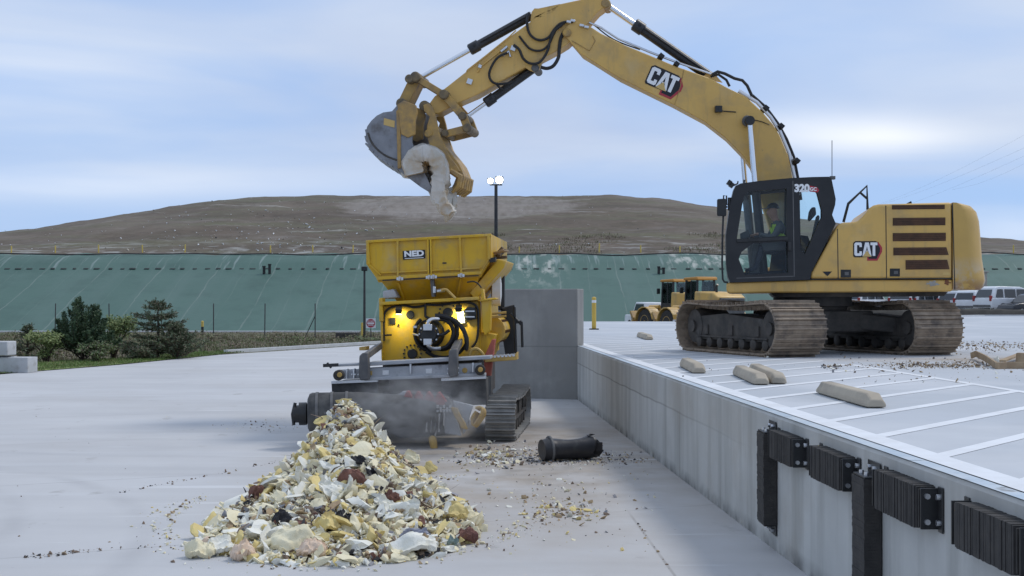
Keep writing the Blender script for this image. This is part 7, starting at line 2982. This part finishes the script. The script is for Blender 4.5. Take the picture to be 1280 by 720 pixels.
sheet_piece('cloth_scrap', 520, 683, 0.29, 0.12, 0.031, (40, 0, 5), FM[9], 'blue grey cloth flap stuck to the long white foam slab', 29, 0.04, 'cloth scrap', 0.05)
sheet_piece('fibre_mat', 440, 604, 0.31, 0.14, 0.087, (30, 0, -10), FM[7], 'red brown fibre mat in the middle of the heap', 31, 0.10, 'fibre mat')
sheet_piece('fibre_mat', 583, 676, 0.21, 0.13, 0.074, (20, 0, 0), FM[7], 'red brown fibre mat at the right foot of the heap', 33, 0.05, 'fibre mat')
sheet_piece('fibre_mat', 490, 629, 0.17, 0.12, 0.074, (30, 0, 15), FM[7], 'small red brown fibre tuft right of centre on the heap', 35, 0.05, 'fibre mat')
sheet_piece('fibre_mat', 322, 621, 0.17, 0.14, 0.087, (30, 20, 0), FM[7], 'red brown fibre tuft on the left edge of the heap', 37, 0.05, 'fibre mat')
sheet_piece('plastic_scrap', 466, 601, 0.26, 0.09, 0.037, (35, 30, -55), FM[5], 'black plastic strip jutting from the upper middle of the heap', 39, 0.05, 'plastic scrap')
sheet_piece('plastic_scrap', 447, 583, 0.19, 0.11, 0.037, (35, -20, -35), FM[5], 'torn black plastic piece near the top of the heap', 41, 0.05, 'plastic scrap')
sheet_piece('plastic_scrap', 429, 653, 0.15, 0.12, 0.062, (20, 0, 0), FM[5], 'round black plastic lump in the lower middle of the heap', 43, 0.04, 'plastic scrap')
sheet_piece('plastic_scrap', 353, 655, 0.17, 0.14, 0.050, (30, 0, 60), FM[5], 'black plastic shred on the left flank of the heap', 45, 0.05, 'plastic scrap')
sheet_piece('cloth_scrap', 566, 684, 0.11, 0.07, 0.025, (15, 0, 0), FM[10], 'teal green cloth scrap at the right foot of the heap', 47, 0.03, 'cloth scrap')

# ------------------------------------------------------------------ crumbs and scraps on the floor
mb = MB()
rs = random.Random(21)


def spill(n, fx, fy, smin, smax, wts, flat=0.5):
    for i in range(n):
        px, py = fx(), fy()
        q = G(px, py)
        if q.x > wall_x(q.y) - 0.05 or pile_h(q.x, q.y) > 0.05 or q.z > 0.1:
            continue
        s = smin + (smax - smin) * rs.random() ** 3
        chunk(mb, Vector((q.x, q.y, s * 0.25)), s, rs, rs.choices((0, 1, 2, 3, 4, 5, 8), wts)[0], flat=flat * rs.uniform(0.5, 1), fine=False)


spill(1100, lambda: rs.gauss(700, 58), lambda: rs.gauss(573, 4.5), 0.006, 0.035, (3, 1, 3, 3, 6, 5, 8))
spill(260, lambda: rs.gauss(615, 25), lambda: rs.gauss(573, 7), 0.012, 0.07, (6, 2, 4, 4, 2, 1, 2))
spill(190, lambda: rs.gauss(712, 26), lambda: rs.gauss(641, 8), 0.008, 0.055, (2, 3, 1, 8, 2, 0.5, 1))
spill(110, lambda: rs.gauss(690, 45), lambda: rs.gauss(612, 14), 0.01, 0.05, (3, 1, 3, 5, 2, 1, 2))
spill(150, lambda: rs.uniform(580, 820), lambda: rs.uniform(560, 690), 0.006, 0.03, (3, 1, 2, 4, 3, 1, 2))
spill(240, lambda: rs.uniform(600, 700), lambda: rs.uniform(552, 580), 0.008, 0.04, (3, 1, 2, 4, 4, 2, 3))
spill(110, lambda: rs.gauss(335, 28), lambda: rs.gauss(533, 5), 0.006, 0.03, (1, 0, 0, 3, 6, 2, 1))
for ax_, ay_, bx_, by_, n in ((30, 698, 112, 688, 60), (150, 615, 262, 595, 40), (262, 595, 380, 570, 30), (70, 690, 220, 681, 20), (795, 652, 838, 712, 16)):
    def fx_():
        global t_
        t_ = rs.random()
        return ax_ + (bx_ - ax_) * t_
    spill(n, fx_, lambda: ay_ + (by_ - ay_) * t_ + rs.gauss(0, 1.3), 0.006, 0.03, (0, 0, 0, 2, 6, 2, 0))
spill(45, lambda: rs.uniform(0, 400), lambda: rs.uniform(480, 715), 0.004, 0.018, (1, 0, 1, 2, 5, 3, 2))
tag(mb.build('floor_debris', foam_mats + [core_m]), 'tan, grey and white crumbs strewn over the yard slab', 'debris', kind='stuff')

# scraps on the deck
mb = MB()


def spill_deck(n, fx, fy, smin, smax, wts):
    for i in range(n):
        q = G(fx(), fy(), DECK)
        if q.x < wall_x(q.y) + 0.2 or q.y > 60 or q.y < 0:
            continue
        s = smin + (smax - smin) * rs.random() ** 3
        chunk(mb, Vector((q.x, q.y, DECK + 0.006 + s * 0.2)), s, rs, rs.choices((0, 1, 2, 3, 4, 5, 8), wts)[0], flat=0.4, fine=False)


spill_deck(1500, lambda: rs.gauss(1180, 50), lambda: rs.gauss(457, 2.2), 0.004, 0.028, (0.2, 0, 0.2, 8, 9, 0.6, 0.3))
spill_deck(700, lambda: rs.uniform(1195, 1300), lambda: rs.gauss(433, 3.5), 0.005, 0.035, (0.2, 0, 0.2, 9, 6, 0.5, 0.3))
spill_deck(160, lambda: rs.uniform(1040, 1290), lambda: rs.uniform(436, 480), 0.006, 0.04, (1, 0, 1, 5, 5, 1, 1))
spill_deck(50, lambda: rs.gauss(1040, 6), lambda: rs.gauss(459.5, 1.6), 0.01, 0.05, (0.5, 0, 3, 3, 5, 3, 4))
spill_deck(40, lambda: rs.uniform(770, 1000), lambda: rs.uniform(425, 480), 0.008, 0.03, (0.5, 0, 1, 3, 5, 3, 2))
tag(mb.build('deck_debris', foam_mats + [core_m]), 'brown bark and dirt crumbs strewn over the deck', 'debris', kind='stuff')

# bent brown plank strip and broken board at the right edge of the deck
mb = MB()
pts = [G(1214, 449, DECK), G(1220, 449.5, DECK), G(1232, 455, DECK), G(1246, 461.5, DECK), G(1258, 461, DECK), G(1300, 461, DECK)]
zs = (0.06, 0.10, 0.09, 0.05, 0.05, 0.05)
for (a, za), (b, zb_) in zip(zip(pts, zs), zip(pts[1:], zs[1:])):
    mb.beam(a + Vector((0, 0, za)), b + Vector((0, 0, zb_)), 0.03, 0.10, up=(0, 0, 1))
tag(mb.build('bent_plank', pale_wood, bevel=0.004), 'bent tan strip of broken wood lying along the right edge of the deck', 'plank')
mb = MB()
mb.beam(G(1253, 456, DECK) + Vector((0, 0, 0.06)), G(1276, 449.5, DECK) + Vector((0, 0, 0.10)), 0.10, 0.03)
tag(mb.build('plank', pale_wood, bevel=0.004), 'short straight wooden board leaning on the tan stump at the deck edge', 'plank')
mb = MB()
q = G(1280, 455, DECK)
mb.lathe(q, (0.2, 0.1, 1), [(0, 0.13), (0.15, 0.14), (0.16, 0.12)], 14)
tag(mb.build('wood_block', pale_wood, smooth=True, angle=40), 'squat tan wood block at the right edge of the deck', 'wood block')
mb = MB()
chunk(mb, G(1247.5, 456, DECK) + Vector((0, 0, 0.06)), 0.10, rs, 0)
tag(mb.build('paper_scrap', [FM[2]], smooth=True, angle=30), 'crumpled white scrap beside the bent tan wood strip', 'paper scrap')

# black tub, crushed and torn open
tub_m = mat('black_plastic', (0.018, 0.018, 0.021), (0.035, 0.034, 0.036), 4, 0.42, bump=0.06, c3=(0.09, 0.088, 0.085), scale3=3, lo3=0.52, hi3=0.7)
q0 = G(676, 577)
root = thing('plastic_tub', Vector((q0.x + 0.4, q0.y, 0)), 'crushed black plastic tub lying torn open on the bay floor', 'tub')
A_ = Vector((P(677, 560, q0.y + 0.15).x, q0.y + 0.05, 0.155))
B_ = Vector((P(743, 556, q0.y + 0.15).x, q0.y + 0.30, 0.19))
d = (B_ - A_)
L_ = d.length
d.normalize()
sx_ = Vector((0, 0, 1)).cross(d).normalized()
up_ = d.cross(sx_)
mb = MB()
vs_, fs_ = [], []
NR, NC = 18, 30
for i in range(NR + 1):
    t = i / NR
    rr = 0.155 + 0.035 * t + (0.014 if 0.10 < t < 0.17 else 0)
    for k in range(NC):
        a = 2 * math.pi * k / NC
        dent = 1 - 0.46 * math.exp(-((t - 0.62) / 0.3) ** 2) * max(0, math.cos(a - 1.2)) ** 2 + 0.05 * noise.noise(Vector((t * 4, math.cos(a) * 2, math.sin(a) * 2)))
        jag = 0.30 * noise.noise(Vector((math.cos(a) * 1.6, math.sin(a) * 1.6, 4))) if i == NR else (0.14 * noise.noise(Vector((math.cos(a) * 1.6, math.sin(a) * 1.6, 4))) if i == NR - 1 else 0)
        p = A_ + d * (L_ * t + jag) + (sx_ * math.cos(a) * 1.0 + up_ * math.sin(a) * 0.92) * rr * dent
        p.z = max(p.z, 0.008)
        vs_.append(p)
for i in range(NR):
    for k in range(NC):
        fs_.append((i * NC + k, i * NC + (k + 1) % NC, (i + 1) * NC + (k + 1) % NC, (i + 1) * NC + k))
fs_.append(tuple(range(NC)))
mb.add(vs_, fs_)
tb = mb.build('shell', tub_m, root, smooth=True, angle=60)
sol = tb.modifiers.new('thick', 'SOLIDIFY')
sol.thickness = 0.008
mb = MB()
mb.lathe(A_ + d * 0.10, d, [(0, 0.172), (0.008, 0.182), (0.03, 0.182), (0.034, 0.172)], 28)
mb.build('hoop', M['dark_steel'], root, smooth=True)
mb = MB()
for i in range(4):
    c = B_ + Vector((rs.uniform(-0.05, 0.08), rs.uniform(-0.10, 0.06), rs.uniform(-0.10, 0.08)))
    mb.beam(c, c + Vector((rs.uniform(-0.05, 0.16), rs.uniform(-0.1, 0.1), rs.uniform(-0.10, 0.14))), 0.12, 0.012, up=(0.3, 1, 0.2))
mb.build_split('torn_flap', tub_m, root)

# dust drifting from the conveyor
dm = bpy.data.materials.new('dust_air')
dm.use_nodes = True
N, L = dm.node_tree.nodes, dm.node_tree.links
N.remove(N['Principled BSDF'])
pv = N.new('ShaderNodeVolumePrincipled')
pv.inputs['Color'].default_value = (0.80, 0.80, 0.80, 1)
pv.inputs['Anisotropy'].default_value = 0.2
t = N.new('ShaderNodeTexCoord')
ln_ = N.new('ShaderNodeVectorMath')
ln_.operation = 'LENGTH'
L.new(t.outputs['Object'], ln_.inputs[0])
mr = N.new('ShaderNodeMapRange')
mr.interpolation_type = 'SMOOTHSTEP'
mr.inputs[1].default_value = 0.15
mr.inputs[2].default_value = 1.0
mr.inputs[3].default_value = 1.0
mr.inputs[4].default_value = 0.0
L.new(ln_.outputs['Value'], mr.inputs[0])
nz_ = N.new('ShaderNodeTexNoise')
nz_.inputs['Scale'].default_value = 3.4
nz_.inputs['Detail'].default_value = 4
nz_.inputs['Distortion'].default_value = 0.8
L.new(t.outputs['Object'], nz_.inputs['Vector'])
mr2 = N.new('ShaderNodeMapRange')
mr2.inputs[1].default_value = 0.42
mr2.inputs[2].default_value = 0.72
L.new(nz_.outputs[0], mr2.inputs[0])
mu = N.new('ShaderNodeMath')
mu.operation = 'MULTIPLY'
L.new(mr.outputs[0], mu.inputs[0])
L.new(mr2.outputs[0], mu.inputs[1])
mu2 = N.new('ShaderNodeMath')
mu2.operation = 'MULTIPLY'
mu2.inputs[1].default_value = 4.2
L.new(mu.outputs[0], mu2.inputs[0])
L.new(mu2.outputs[0], pv.inputs['Density'])
L.new(pv.outputs[0], N['Material Output'].inputs['Volume'])
mb = MB()
mb.add(ico_v, ico_f)
do = mb.build('dust', dm)
q = P(525, 520, 18.4)
do.location = (q.x, 18.35, 0.62)
do.scale = (1.25, 0.75, 0.70)
tag(do, 'thin grey dust drifting off the shredder conveyor', 'dust', kind='stuff')
